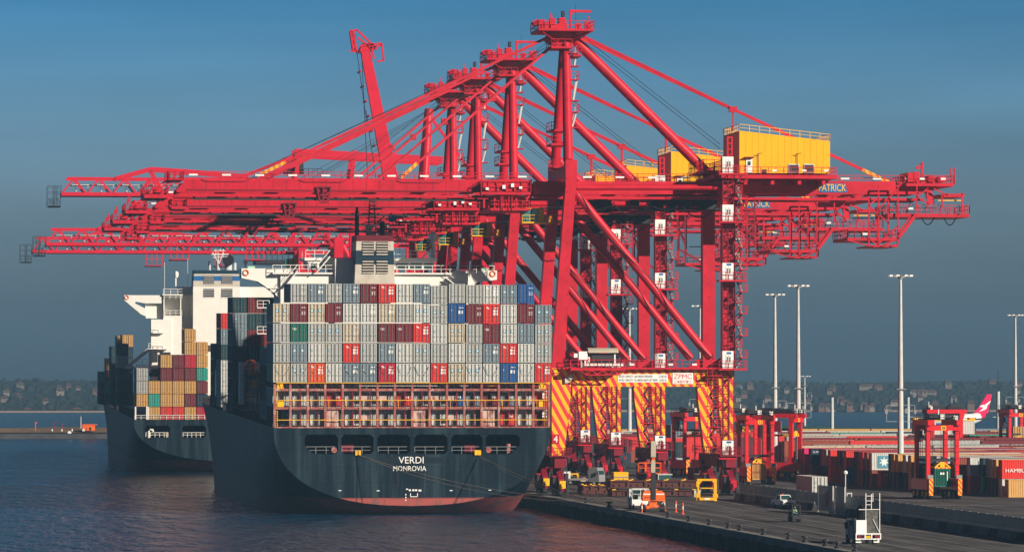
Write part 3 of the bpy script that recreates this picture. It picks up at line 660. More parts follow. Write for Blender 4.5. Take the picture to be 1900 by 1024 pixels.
    while y > 712:
        flight(st, P(1318 if not alt else 1330, y, -1.6), P(1330 if not alt else 1318, y - 19, -1.6), 0.8, 8)
        ua, _, za = P(1312, y - 19, -2); ub = P(1338, y, -2)[0]
        q.box(ua, ub, -2.4, -1.06, za - 0.14, za); q.rail([(ua, -2.4, za), (ub, -2.4, za)], 1.05, 0.7, 0.07); y -= 19; alt ^= 1
    s1 = st.build('access_stair', M['dark'], r); q.build('landing', M['red'], s1)
    # walkway on the portal beam with cable reel under a canopy
    q = MB(); ua, _, za = P(1044, 682, -1.6); ub = P(1334, 682, -1.6)[0]; q.box(ua, ub, -1.8, 0.9, za - 0.25, za + 0.05); q.rail([(ua, -1.8, za), (ub, -1.8, za)], 1.15, 1.1, 0.085)
    ua2, _, zc = P(1058, 686, -3); ub2 = P(1158, 686, -3)[0]; q.box(ua2, ub2, -3.6, -1.8, za - 0.42, za - 0.02); q.rail([(ua2, -3.6, za), (ub2, -3.6, za)], 1.15, 1.1, 0.085)
    for k in range(4): x0 = ua2 + 1.4 + k * 1.7; q.bar((x0, -3.5, za - 0.4), (x0 + 0.85, -3.5, za - 1.0), 0.13); q.bar((x0 + 0.85, -3.5, za - 1.0), (x0 + 1.7, -3.5, za - 0.4), 0.13)
    q.bar((ua2 + 2.2, -3.5, za - 1.05), (ua2 + 7.4, -3.5, za - 1.05), 0.16)
    pw = q.build('portal_walkway', M['red'], r)
    q = MB(); x0 = P(1090, 670, -2)[0]; x1 = P(1146, 670, -2)[0]; pts = []
    for k in range(7): t = math.pi * (0.08 + 0.55 * k / 6); pts.append((-2.2 - math.cos(t) * 1.5 + 0.6, za + 2.05 + math.sin(t) * 0.9))
    pts += [(b[0] + 0.0, b[1] - 0.08) for b in pts[::-1]]; q.prismx(pts, x0, x1)
    rl = q.build('reel_canopy', M['canopy'], r)
    q = MB(); q.tube([(x0 + 0.6, -1.9, za + 1.3), (x1 - 0.7, -1.9, za + 1.3)], 0.85, 18); q.build('cable_drum', M['dark'], rl, True)
    q = MB(); q.box(x0 - 1.4, x0 - 0.1, -2.8, -1.4, za + 1.2, za + 2.4); q.box(x0 - 2.1, x0 - 1.4, -2.6, -1.6, za + 1.5, za + 2.1); q.box(x0 - 0.5, x0 - 0.2, -2.5, -2.1, za, za + 2.3); q.box(x1 - 0.6, x1 - 0.4, -2.6, -2.4, za, za + 2.1); q.box(x0 - 0.6, x1 + 0.7, -3.0, -2.7, za + 0.25, za + 0.65); q.build('control_cabinet', M['pwhite'], rl)
    q = MB()
    for px in (1168, 1240, 1284): u = P(px, 680, -1.8)[0]; q.box(u, u + 0.7, -1.95, -1.87, za + 0.35, za + 0.62)
    q.each('lamp', M['lamp'], pw)
    # signs on the portal beam
    u0, _, z0 = P(1146, 709, -0.9); u1, _, z1 = P(1239, 694, -0.9)
    sg = MB().box(u0, u1, -0.88, -0.81, z0, z1).build('sign', M['pwhite'], PB)
    um = (u0 + u1) / 2; hh = (z1 - z0)
    text('lettering', 'RATED CAPACITY -60t UNDER SPREADER            CLASS G8', M['dtext'], sg, um, -0.885, z0 + hh * 0.73, (u1 - u0) * 0.95, 0.36, 0.02)
    text('lettering', 'RATED CAPACITY -75t UNDER HEAVY LIFT BEAM   CLASS G5', M['dtext'], sg, um, -0.885, z0 + hh * 0.27, (u1 - u0) * 0.95, 0.36, 0.02)
    u0, _, z0 = P(1248, 712, -0.9); u1, _, z1 = P(1286, 691, -0.9)
    sg = MB().box(u0, u1, -0.88, -0.81, z0, z1).build('sign', M['pwhite'], PB)
    um = (u0 + u1) / 2; hh = (z1 - z0)
    text('lettering', 'ZPMC', M['rtext'], sg, um, -0.885, z0 + hh * 0.66, (u1 - u0) * 0.88, hh * 0.44, 0.02)
    text('lettering', '\u4e0a\u6d77\u632f\u534e\u91cd\u5de5', M['rtext'], sg, um, -0.885, z0 + hh * 0.2, (u1 - u0) * 0.88, hh * 0.27, 0.02)
    u0, _, z0 = P(1054, 703, -1.2); MB().prism([(u0 - 0.5, z0 - 0.6), (u0 - 0.5, z0 + 0.1), (u0 + 0.2, z0 + 0.65), (u0 + 0.6, z0 + 0.65), (u0 + 0.6, z0 + 0.05), (u0 - 0.1, z0 - 0.6)], -1.5, -1.2).build('floodlight', M['lgrey'], PB)
    # backreach maintenance gantry
    q = MB(); bq = M['red']
    def frame(v, segs, t=0.2):
        for (a, b, c, d) in segs: q.bar(P(a, b, v), P(c, d, v), t)
    segs = [(1612, 365, 1612, 455), (1666, 345, 1666, 455), (1630, 345, 1630, 455), (1648, 365, 1648, 440), (1630, 345, 1666, 345), (1630, 390, 1666, 390), (1630, 388, 1666, 350), (1612, 382, 1650, 415), (1612, 380, 1630, 368), (1630, 452, 1666, 420),
            (1572, 445, 1612, 456), (1612, 456, 1666, 455), (1612, 443, 1630, 455), (1666, 443, 1640, 455), (1701, 345, 1701, 385), (1721, 348, 1721, 385), (1701, 365, 1721, 350), (1701, 365, 1721, 378), (1700, 396, 1668, 440), (1690, 400, 1664, 436), (1748, 362, 1748, 385), (1785, 358, 1785, 395), (1745, 362, 1788, 360), (1732, 350, 1758, 362)]
    for v in (3.0, 14.0): frame(v, segs)
    q.bar(P(1700, 397, 3), P(1667, 441, 3), 0.5, 0.5)
    deck(1573, 1668, 441, 3, 14, 0.45, 1.2); deck(1650, 1799, 396, 3.5, 13.5, 0.55, 1.25); deck(1612, 1666, 456, 4, 13, 0.2, 0)
    deck(1682, 1770, 340, 3, 14, 0.45, 1.2)
    u0, _, z0 = P(1788, 366, 5); q.box(P(1750, 0, 5)[0], u0, 4.5, 12.5, z0, z0 + 0.5)
    for (px, h) in ((1687, 1.4), (1697, 1.5), (1725, 0.9), (1745, 0.8)): u, _, z = P(px, 338, 5); q.box(u - 0.4, u + 0.5, 4, 10, z, z + h)
    q.box(P(1720, 338, 5)[0], P(1752, 338, 5)[0], 5, 11, P(1720, 338, 5)[2], P(1720, 328, 5)[2])
    for px in (1765, 1772): q.bar(P(px, 342, 4), P(px - 1, 312, 4), 0.18)
    for k in range(8): q.bar(P(1765, 340 - k * 3.5, 4), P(1772, 340 - k * 3.5, 4), 0.08)
    q.bar(P(1710, 340, 6), P(1711, 301, 6), 0.34); q.bar(P(1711, 310, 6), P(1699, 313, 6), 0.28); q.bar(P(1711, 303, 6), P(1700, 311, 6), 0.14)
    for x in range(1655, 1795, 9): q.bar(P(x, 394, 3.4), P(x, 383, 3.4), 0.1)
    q.prism([PZ(1715, 352, 4), PZ(1729, 352, 4), PZ(1734, 378, 4), PZ(1724, 380, 4)], 4, 4.6)
    bg_ = q.build('backreach_gantry', M['red'], r)
    q = MB(); u0, _, z0 = P(1740, 373, 4); q.box(u0, P(1785, 373, 4)[0], 3.9, 4.2, z0, z0 + 0.16); q.build('yellow_pipe', M['yellow'], bg_)
    q = MB()
    for (px, py) in ((1685, 389), (1600, 436), (1706, 334), (1745, 334)): u, _, z = P(px, py, 3); q.box(u, u + 0.75, 2.75, 2.9, z, z + 0.3)
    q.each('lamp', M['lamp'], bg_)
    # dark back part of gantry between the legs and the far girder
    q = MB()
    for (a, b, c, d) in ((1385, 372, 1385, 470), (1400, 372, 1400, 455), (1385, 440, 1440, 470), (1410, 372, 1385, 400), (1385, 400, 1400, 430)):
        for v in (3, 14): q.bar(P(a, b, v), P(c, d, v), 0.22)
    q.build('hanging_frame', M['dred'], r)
    # operator name on the girder
    u0, _, z0 = P(1518, 357, 4.3); u1, _, z1 = P(1571, 341, 4.3)
    return r, PB, GI, (u0, u1, z0, z1)
CR, PBm, GIm, PT = crane_a()
CR['label'] = 'nearest and tallest looking red quay crane, striped legs marked 4, PATRICK on its girder'
tag(CR, CR['label'], 'container crane', 'large red cranes in a row on the wharf')
NUMS = [('4', 1.0916, 'second red quay crane in the row, right behind the nearest, marked 5'),
        ('5', 1.161, 'third red quay crane, its mast between the second and the rearmost'),
        (None, 1.2144, 'fourth red quay crane, rearmost of those with tall masts')]
cranes = [CR]
for _, rt, lab in NUMS:
    c = copy_tree(CR); c.location = (CX, CY + (rt - 1) * 662 / cs, ZQ); c['label'] = lab; cranes.append(c)
for i, c in enumerate(cranes[:2]):
    n = '45'[i]
    pbs = [o for o in c.children if o.name.startswith('portal_beam')][0]
    for (px, py) in ((1031, 814), (1324, 787 - 0)):
        vp = -1.1
        u, _, z = P(px, py, vp)
        pl = MB().box(u - 0.55, u + 0.55, vp - 0.06, vp - 0.01, z - 0.7, z + 0.7).build('number_plate', M['red'], c)
        text('lettering', n, M['text'], pl, u, vp - 0.065, z, 0.6, 1.0, 0.02)
    u0, u1, z0, z1 = PT
    if i == 0: off = 0
    pl = MB().prism([(u0 + 0.25, z0), (u1 + 0.1, z0), (u1 - 0.15, z1), (u0, z1)], 4.30, 4.345).build('name_board', M['blue'], c)
    text('lettering', 'PATRICK', M['yellow'], pl, (u0 + u1) / 2, 4.295, (z0 + z1) / 2 + 0.05, (u1 - u0) * 0.95, (z1 - z0) * 0.8, 0.02)

# ---------------------------------------------------------------- low truss boom cranes farther along, and the one with a raised boom
def truss_crane(d, py, tip_px, lab, grp):
    sc = F / d; px_rail = -150 + 1185 * 662 / d; X = CX; Y = d / cs - X * sn / cs
    Z = CH + (HY - py) / sc - ZQ; L_ = (px_rail - tip_px) / sc
    r = empty('truss_crane', (X, Y, ZQ)); tag(r, lab, 'container crane', grp)
    for v in (4, 11):
        q = MB(); H = 3.4; n = int(L_ / 2.7)
        q.bar((-L_, v, Z - H / 2), (18, v, Z - H / 2), 0.55, 0.75); q.bar((-L_ + 1.2, v, Z + H / 2), (18, v, Z + H / 2), 0.4, 0.45)
        for k in range(n + 6):
            u = -L_ + k * 2.7
            q.bar((u, v, Z - H / 2 if k % 2 == 0 else Z + H / 2), (u + 2.7, v, Z + H / 2 if k % 2 == 0 else Z - H / 2), 0.34)
        q.build('boom_truss', M['farred'], r)
        q = MB(); a = [(-L_ + 11.5, Z + H / 2), (-L_ + 19, Z + H / 2 + 2.1), (-L_ + 26, Z + H / 2 + 1.7), (-L_ + 40, Z + H / 2 + 0.6)]
        for (p, s) in zip(a[:-1], a[1:]): q.bar((p[0], v, p[1]), (s[0], v, s[1]), 0.8, 0.75)
        q.bar((-L_ + 19, v, Z + H / 2 + 2), (-L_ + 22, v, Z - H / 2), 0.45)
        for u in (-14, -2): q.bar((u, v, Z), (u + 1, v, Z + 8), 0.8); 
        q.bar((-14, v, Z + 7.5), (18, v, Z + 6), 1.2, 1.6); q.bar((-14, v, Z + 6.8), (-26, v, Z + 2), 0.5)
        q.build('boom_stay', M['farred'], r)
    q = MB(); q.box(-L_ + 2, 16, 5.5, 9.5, Z + 0.25, Z + 0.4); u = -L_ + 3
    while u < 14: q.box(u, u + 0.3, 4.3, 10.7, Z - 1.2, Z - 0.9); q.bar((u, 5, Z - 1), (u, 5, Z + 0.3), 0.1); u += 2.7
    q.build('walkway', M['lgrey'], r)
    q = MB(); u = -L_ - 0.4
    for v in (3.5, 11.5):
        for (a, b) in ((0, 1.2), (-1.3, -1.2)):
            q.rail([(u + a - 1.2, v, Z - 2.6), (u + a + 0.4, v, Z - 2.6)], 2.6, 0.8, 0.09); q.rail([(u + a - 1.2, v, Z - 4.2), (u + a + 0.2, v, Z - 4.2)], 1.5, 0.7, 0.09)
    q.box(u - 2.4, u + 0.3, 3.5, 11.5, Z - 4.35, Z - 4.22)
    q.build('tip_cage', M['dark'], r)
    q = MB()
    for uu in (-L_ + 45, -L_ + 28): q.rail([(uu, 3, Z - 5), (uu + 4, 3, Z - 5)], 3.2, 1.3, 0.2); q.box(uu, uu + 4, 3, 12, Z - 5.2, Z - 5.0)
    q.build('trolley', M['farred'], r)
    q = MB(); q.box(-16, -12, 5, 10, Z + 3, Z + 6.5); q.rail([(-18, 4.5, Z + 2.8), (-8, 4.5, Z + 2.8)], 1.2, 1, 0.12); q.build('winch_house', M['dark'], r)
    for v in (0, 15):
        for u in (0, 18): MB().prism([(u - 1.4, 3), (u + 1.4, 3), (u + 1.0, Z), (u - 1.0, Z)], v - 0.9, v + 0.9).build('leg', M['farred'], r)
        MB().tube([(1, v, Z - 2), (17, v, 16)], 0.7, 10).build('diagonal_brace', M['farred'], r, True)
        MB().box(1.41, 16.59, v - 0.7, v + 0.7, 14, 16.5).build('portal_beam', M['stripe'], r)
        for u in (0, 18): MB().prismx([(v - 4, 0.9), (v + 4, 0.9), (v + 1.5, 3), (v - 1.5, 3)], u - 0.7, u + 0.7).build('bogie', M['dred'], r)
    return r, X, Y, Z
G2 = 'low red cranes with latticed booms beyond the first row'
truss_crane(958, 347, 116, 'red lattice boom crane with the highest lattice boom of the three', G2)
truss_crane(1010, 440, 88, 'red lattice boom crane with the middle of the three lattice booms', G2)
rG, gX, gY, gZ = truss_crane(1105, 455, 62, 'red lattice boom crane with the lowest, leftmost boom tip', G2)
# spreader trolley with yellow cab hanging from the lowest lattice boom
u0 = XP(476, gY) - gX; q = MB()
q.rail([(u0, 2, gZ - 4.5), (u0 + 12, 2, gZ - 4.5)], 4.5, 1.3, 0.16); q.box(u0, u0 + 7, 2, 12, gZ - 4.6, gZ - 3.6)
for k in range(6): q.bar((u0 + 3 + k * 0.8, 4, gZ - 4), (u0 + 3 + k * 0.8, 4, gZ - 14), 0.06)
q.build('spreader_trolley', M['dark'], rG)
q = MB(); q.box(u0 + 8.5, u0 + 11, 2, 5, gZ - 5.6, gZ - 3.2); cbn = q.build('operator_cab', M['yellow'], rG)
MB().box(u0 + 7.2, u0 + 8.49, 2.2, 4.8, gZ - 5.5, gZ - 3.3).build('window', M['tglass'], cbn)
# raised boom crane
d = 842; Xr = CX; Yr = d / cs - Xr * sn / cs
r = empty('raised_boom_crane', (Xr, Yr, ZQ)); tag(r, 'red quay crane behind the row with its box boom lifted almost upright', 'container crane')
def Q(px, py, v=6):
    X = XP(px, Yr + v); return Vector((X - Xr, v, ZP(py, X, Yr + v) - ZQ))
q = MB()
for v in (4.2, 8.8):
    a = Q(742, 418, v); b = Q(676, 88, v); dd = (b - a).normalized(); nn = Vector((dd.z, 0, -dd.x))
    vs = []
    for p, h in ((a, 1.55), (b, 0.85)):
        for s1, s2 in ((-1, -1), (1, -1), (1, 1), (-1, 1)): vs.append(p + nn * h * s1 + Vector((0, 0.7 * s2, 0)))
    q.add(vs, [(3, 2, 1, 0), (4, 5, 6, 7), (0, 1, 5, 4), (1, 2, 6, 5), (2, 3, 7, 6), (3, 0, 4, 7)])
    for k in range(12):
        c_ = a.lerp(b, (k + 0.5) / 12)
        if v == 4.2 and k < 11: q.bar(c_ + nn * -1.6 - Vector((0, 0.4, 0)), c_ + nn * -1.6 + Vector((0, 5, 0)), 0.3)
bo = q.build('boom', M['farred'], r)
q = MB(); v = 3.4
for (a, b, c_, e) in ((655, 60, 662, 96), (650, 56, 656, 94), (651, 58, 663, 56), (662, 56, 700, 92), (663, 70, 690, 90), (650, 95, 664, 97), (668, 86, 708, 81), (708, 81, 712, 112), (700, 115, 712, 112), (688, 82, 694, 110), (686, 90, 708, 84)):
    for v in (3.4, 9): q.bar(Q(a, b, v), Q(c_, e, v), 0.34)
q.prism([(Q(664, 98)[0], Q(664, 98)[2]), (Q(694, 94)[0], Q(694, 94)[2]), (Q(692, 82)[0], Q(692, 82)[2]), (Q(672, 82)[0], Q(672, 82)[2])], 3.4, 9.4)
q.prism([(Q(649, 58)[0], Q(649, 58)[2]), (Q(656, 58)[0], Q(656, 58)[2]), (Q(662, 96)[0], Q(662, 96)[2]), (Q(655, 96)[0], Q(655, 96)[2])], 4.4, 8)
q.build('boom_head', M['farred'], bo)
q = MB(); 
for a in ((671, 100, 682, 330), (679, 205, 697, 330), (662, 96, 682, 240)): q.bar(Q(*a[:2], 3.2), Q(*a[2:], 3.2), 0.12)
q.build('hoist_rope', M['black'], bo)
Zr = Q(742, 418)[2]
for u, nm in ((0, 'leg'), (14, 'leg')):
    for v in (0, 13): MB().prism([(u - 1.2, 2), (u + 1.2, 2), (u + 1, Zr + 1), (u - 1, Zr + 1)], v - 0.9, v + 0.9).build('leg', M['farred'], r)
q = MB(); [q.box(-3, 18, v - 0.6, v + 0.6, Zr - 1.5, Zr + 0.8) for v in (4.2, 8.8)]; q.build('landside_girder', M['farred'], r)
for u, e in ((0, 0), (0, 1)): MB().tube([(e * 0.5, 1 + e * 11, Zr), (2, 6 + e, Zr + 22)], 0.8, 10).build('tower_tube', M['farred'], r, True)
q = MB(); q.box(1, 13, -0.6, 0.6, 14, 16); q.box(1, 13, 12.4, 13.6, 14, 16); q.build('portal_beam', M['farred'], r)
MB().box(5, 14, 2, 12, Zr + 0.9, Zr + 5).build('machine_house', M['house'], r)
MB().bar((2, 6.5, Zr + 21), (17, 6.5, Zr + 1), 0.5).build('backstay', M['farred'], r)

# ---------------------------------------------------------------- containers
def corr(a, b, z0, z1, y_out, depth=0.04, pitch=0.33, axis='x', sgn=1):
    """corrugated strip from a to b; returns verts, faces in (s, o) with o outward"""
    pts = []; s = a; n = max(1, int((b - a) / pitch)); p = (b - a) / n
    for i in range(n):
        for f, o in ((0, 0), (0.25, 0), (0.42, -depth), (0.83, -depth)): pts.append((a + (i + f) * p, o))
    pts.append((b, 0)); return pts
def container_mesh(name, Lc, H=2.59, Wc=2.32, y_only=False):
    q = MB(); w = Wc / 2; 
    # frame: corner posts and rails
    t = 0.14
    for x0, x1 in ((-w, -w + t), (w - t, w)):
        for y0, y1 in ((0, t), (Lc - t, Lc)): q.box(x0, x1, y0, y1, 0, H)
        q.box(x0, x1, t, Lc - t, 0.02, 0.18); q.box(x0, x1, t, Lc - t, H - 0.12, H - 0.01)
    for y0, y1 in ((0.005, t), (Lc - t, Lc - 0.005)):
        q.box(-w + t, w - t, y0, y1, 0.01, 0.17); q.box(-w + t, w - t, y0, y1, H - 0.13, H - 0.005)
    for sx in (-1, 1):
        pts = corr(t, Lc - t, 0, 0, 0)
        vs = []; fs = []
        for (s, o) in pts: vs.append((sx * (w - 0.025 + o), s, 0.18)); vs.append((sx * (w - 0.025 + o), s, H - 0.12))
        for i in range(len(pts) - 1): a = 2 * i; fs.append((a, a + 2, a + 3, a + 1) if sx > 0 else (a, a + 1, a + 3, a + 2))
        q.add(vs, fs)
    # closed end (far), roof and floor
    q.box(-w + t, w - t, Lc - 0.09, Lc - 0.05, 0.17, H - 0.13); q.box(-w + 0.03, w - 0.03, 0.1, Lc - 0.1, H - 0.06, H - 0.03); q.box(-w + t, w - t, 0.15, Lc - 0.15, 0.1, 0.15)
    q.box(-w + t, w - t, 0.11, 0.13, 0.17, H - 0.13)
    me = bpy.data.meshes.new(name); me.from_pydata(q.v, [], q.f); me.materials.append(None); me.update(); return me
def door_mesh(H=2.59):
    q = MB()
    q.box(-0.49, 0.49, 0.05, 0.10, 0.19, H - 0.15)
    for z0, z1 in ((0.30, 0.78), (0.86, 1.34), (1.42, 1.90), (1.98, 2.36)): q.box(-0.43, 0.43, 0.025, 0.045, z0, z1)
    me = bpy.data.meshes.new('door'); me.from_pydata(q.v, [], q.f); me.materials.append(None); me.update(); return me
def rods_mesh(H=2.59):
    q = MB()
    for x in (-0.30, 0.22): q.bar((x, -0.02, 0.1), (x, -0.02, H - 0.08), 0.06); q.box(x - 0.07, x + 0.07, -0.04, 0.02, 0.95, 1.02); q.bar((x, -0.05, 1.0), (x + 0.3, -0.05, 1.0), 0.04)
    for x in (-0.30, 0.22):
        for z in (0.2, 0.75, 1.7, H - 0.2): q.box(x - 0.06, x + 0.06, -0.03, 0.03, z, z + 0.06)
    me = bpy.data.meshes.new('lock_rods'); me.from_pydata(q.v, [], q.f); me.materials.append(M['rodgrey']); me.update(); return me
CM = {(l, h): container_mesh('shipping_container', l, h) for l in (12.19, 6.06) for h in (2.59, 2.70, 2.76)}
DM = {h: door_mesh(h) for h in (2.59, 2.70, 2.76)}; RM = {h: rods_mesh(h) for h in (2.59, 2.70, 2.76)}
def star(cx, cz, r, y=0.0, n=7):
    vs = [(cx, y, cz)]; fs = []
    for k in range(2 * n): a = math.pi * k / n + math.pi / 2; q = r if k % 2 == 0 else r * 0.42; vs.append((cx + q * math.cos(a), y, cz + q * math.sin(a)))
    for k in range(2 * n): fs.append((0, 1 + (k + 1) % (2 * n), 1 + k))
    return vs, fs
def mk(name, q, mats):
    me = bpy.data.meshes.new(name); me.from_pydata(q.v, [], q.f); [me.materials.append(m) for m in mats]; me.polygons.foreach_set('material_index', q.m); me.update(); return me
DEC = {}
q = MB(); 
for x in (-0.62, 0.5): q.cur = 0; q.box(x - 0.22, x + 0.22, 0.005, 0.02, 1.45, 1.9); q.cur = 1; q.add(*star(x, 1.68, 0.19, 0.001))
DEC['stars'] = mk('logo', q, [M['sky'], M['text']])
q = MB(); q.box(-0.75, -0.5, 0.005, 0.02, 1.55, 1.85); q.cur = 1; q.add(*star(-0.62, 1.7, 0.11, 0.001)); DEC['star'] = mk('logo', q, [M['sky'], M['text']])
q = MB()
for x in (0.36, 0.75):
    for z in (1.2, 1.62): q.box(x - 0.15, x + 0.15, 0.005, 0.02, z, z + 0.3)
q.box(0.35, 0.95, 0.005, 0.02, 2.14, 2.24); q.prism([(-0.85, 2.25), (-0.35, 2.1), (-0.25, 2.22), (-0.45, 2.22), (-0.6, 2.35)], 0.005, 0.02); q.prism([(-0.75, 2.0), (-0.3, 2.12), (-0.2, 1.98), (-0.36, 2.05)], 0.006, 0.019); DEC['squares'] = mk('marking', q, [M['text']])
q = MB()
for x in (0.34, 0.74): q.box(x - 0.14, x + 0.14, 0.005, 0.02, 1.3, 1.75)
q.box(0.35, 0.95, 0.005, 0.02, 2.1, 2.2); q.box(-0.9, -0.7, 0.005, 0.02, 1.7, 1.85); DEC['pair'] = mk('marking', q, [M['text']])
q = MB()
for x in (-0.7, 0.3): q.box(x - 0.14, x + 0.14, 0.005, 0.02, 1.35, 1.8)
q.box(0.3, 0.9, 0.005, 0.02, 0.9, 1.0); DEC['patches'] = mk('marking', q, [M['text']])
q = MB(); q.box(0.4, 0.95, 0.005, 0.02, 2.1, 2.18); q.box(0.4, 0.9, 0.005, 0.02, 1.2, 1.26); q.box(0.4, 0.9, 0.005, 0.02, 1.05, 1.1); q.box(-0.75, -0.6, 0.005, 0.02, 0.6, 0.8); DEC['lines'] = mk('marking', q, [M['dtext']])
q = MB(); q.box(0.4, 0.95, 0.005, 0.02, 2.1, 2.18)
for z in (1.5, 1.32, 1.14): q.box(0.4, 0.62, 0.005, 0.02, z, z + 0.07); q.box(0.7, 0.92, 0.005, 0.02, z, z + 0.07)
DEC['list'] = mk('marking', q, [M['text']])
def txt_mesh(body, w, h, cx, cz, m):
    tmp = text('lettering', body, m, None, cx, 0.02, cz, w, h, 0.015); me = tmp.data; bpy.data.objects.remove(tmp); return me
DEC['tex'] = txt_mesh('tex', 0.7, 0.36, -0.62, 1.95, M['text'])
CC = {}
def cmat(k, col, st=0.35, sc=(0.22, 0.10, 0.05), thr=0.6, var=0.08):
    CC[k] = mat('container_' + k, col, 0.55, var=var, vs=0.9, streak=st, scol=sc, sscale=(1.6, 1.6, 0.5), sthr=thr)
cmat('light_grey', (0.52, 0.525, 0.505)); cmat('grey', (0.38, 0.39, 0.38)); cmat('slate_grey', (0.185, 0.24, 0.285)); cmat('beige', (0.50, 0.44, 0.34), 0.7, (0.28, 0.11, 0.04), 0.52)
cmat('maroon', (0.165, 0.022, 0.03), 0.2); cmat('red', (0.62, 0.035, 0.028), 0.12); cmat('crimson', (0.50, 0.012, 0.035), 0.12); cmat('orange', (0.70, 0.10, 0.03), 0.2)
cmat('green', (0.012, 0.13, 0.095), 0.2); cmat('blue', (0.015, 0.09, 0.30), 0.15); cmat('navy', (0.012, 0.035, 0.065), 0.15); cmat('teal', (0.03, 0.30, 0.24), 0.2)
cmat('tan', (0.55, 0.31, 0.10), 0.35, (0.2, 0.09, 0.03)); cmat('magenta', (0.62, 0.01, 0.16), 0.1); cmat('sky_blue', (0.03, 0.20, 0.45), 0.15); cmat('rust_brown', (0.26, 0.06, 0.035), 0.3); cmat('dark_teal', (0.014, 0.05, 0.062), 0.2)
NC = [0]
def setm(o, m):
    o.material_slots[0].link = 'OBJECT'; o.material_slots[0].material = m
CG = 'shipping containers'
def container(loc, col, label, Lc=12.19, H=2.59, rz=0, rx=0, doors=True, dec=None, group=None):
    o = bpy.data.objects.new('shipping_container', CM[(Lc, H)]); C.objects.link(o); o.location = loc; o.rotation_euler = (rx, 0, rz)
    setm(o, CC[col]); tag(o, label, 'container', group or 'stacked shipping containers'); NC[0] += 1
    if doors:
        for x in (-0.525, 0.525):
            d_ = bpy.data.objects.new('door', DM[H]); C.objects.link(d_); d_.parent = o; d_.location = (x, 0, 0); setm(d_, CC[col])
            rd = bpy.data.objects.new('lock_rods', RM[H]); C.objects.link(rd); rd.parent = d_
    if dec:
        g = bpy.data.objects.new(DEC[dec].name.split('.')[0], DEC[dec]); C.objects.link(g); g.parent = o
    return o

# ---------------------------------------------------------------- ship hull
TR = R(0.95)
def hull_mesh(Ln, HB, zd0, zb0):
    ys = [0, 4, 9, 15, 22, 30, 40, 52, 66, 82, 100, 120, 140, 160, 180, 200, 220, 238, 254, 266, 274, 280]
    ys = [y * Ln / 280 for y in ys]; NS = 14; vs = []; fs = []; rows = []
    for y in ys:
        t = y / Ln; zb = zb0 + (-11 - zb0) * min(1, (y / 60) ** 0.75) if y < 60 else -11
        n = 2.35 + min(1, y / 80) * 5
        bd = HB if t < 0.48 else HB * max(0.02, math.sqrt(max(0, 1 - ((t - 0.48) / 0.525) ** 2.0)))
        bw = HB if t < 0.40 else HB * max(0.012, 1 - ((t - 0.40) / 0.60) ** 1.9)
        zd = zd0 + (0 if t < 0.86 else (t - 0.86) / 0.14 * 0.4)
        row = []
        for k in range(NS + 1):
            a = k / NS; z = zb + (zd - zb) * (a ** 1.7)
            tt = (z - zb) / (zd - zb); h = (1 - (1 - tt) ** n) ** (1 / n) if tt > 0 else 0.0
            g = max(0, min(1, (z + 1) / (zd + 1))) ** 1.3; h *= bw + (bd - bw) * g
            row.append((h, y, z))
        rows.append(row)
    idx = []
    for row in rows:
        r_ = []
        for k in range(NS, 0, -1): r_.append(len(vs)); vs.append((-row[k][0], row[k][1], row[k][2]))
        for k in range(0, NS + 1): r_.append(len(vs)); vs.append(row[k])
        idx.append(r_)
    m = len(idx[0])
    for a, b in zip(idx[:-1], idx[1:]):
        for k in range(m - 1): fs.append((a[k], b[k], b[k + 1], a[k + 1]))
        fs.append((a[m - 1], b[m - 1], b[0], a[0]))
    fs.append(tuple(idx[0])); fs.append(tuple(reversed(idx[-1])))
    return vs, fs
def recalc(me):
    import bmesh
    bm = bmesh.new(); bm.from_mesh(me); bmesh.ops.remove_doubles(bm, verts=bm.verts, dist=1e-5); bmesh.ops.recalc_face_normals(bm, faces=bm.faces); bm.to_mesh(me); bm.free(); me.update()
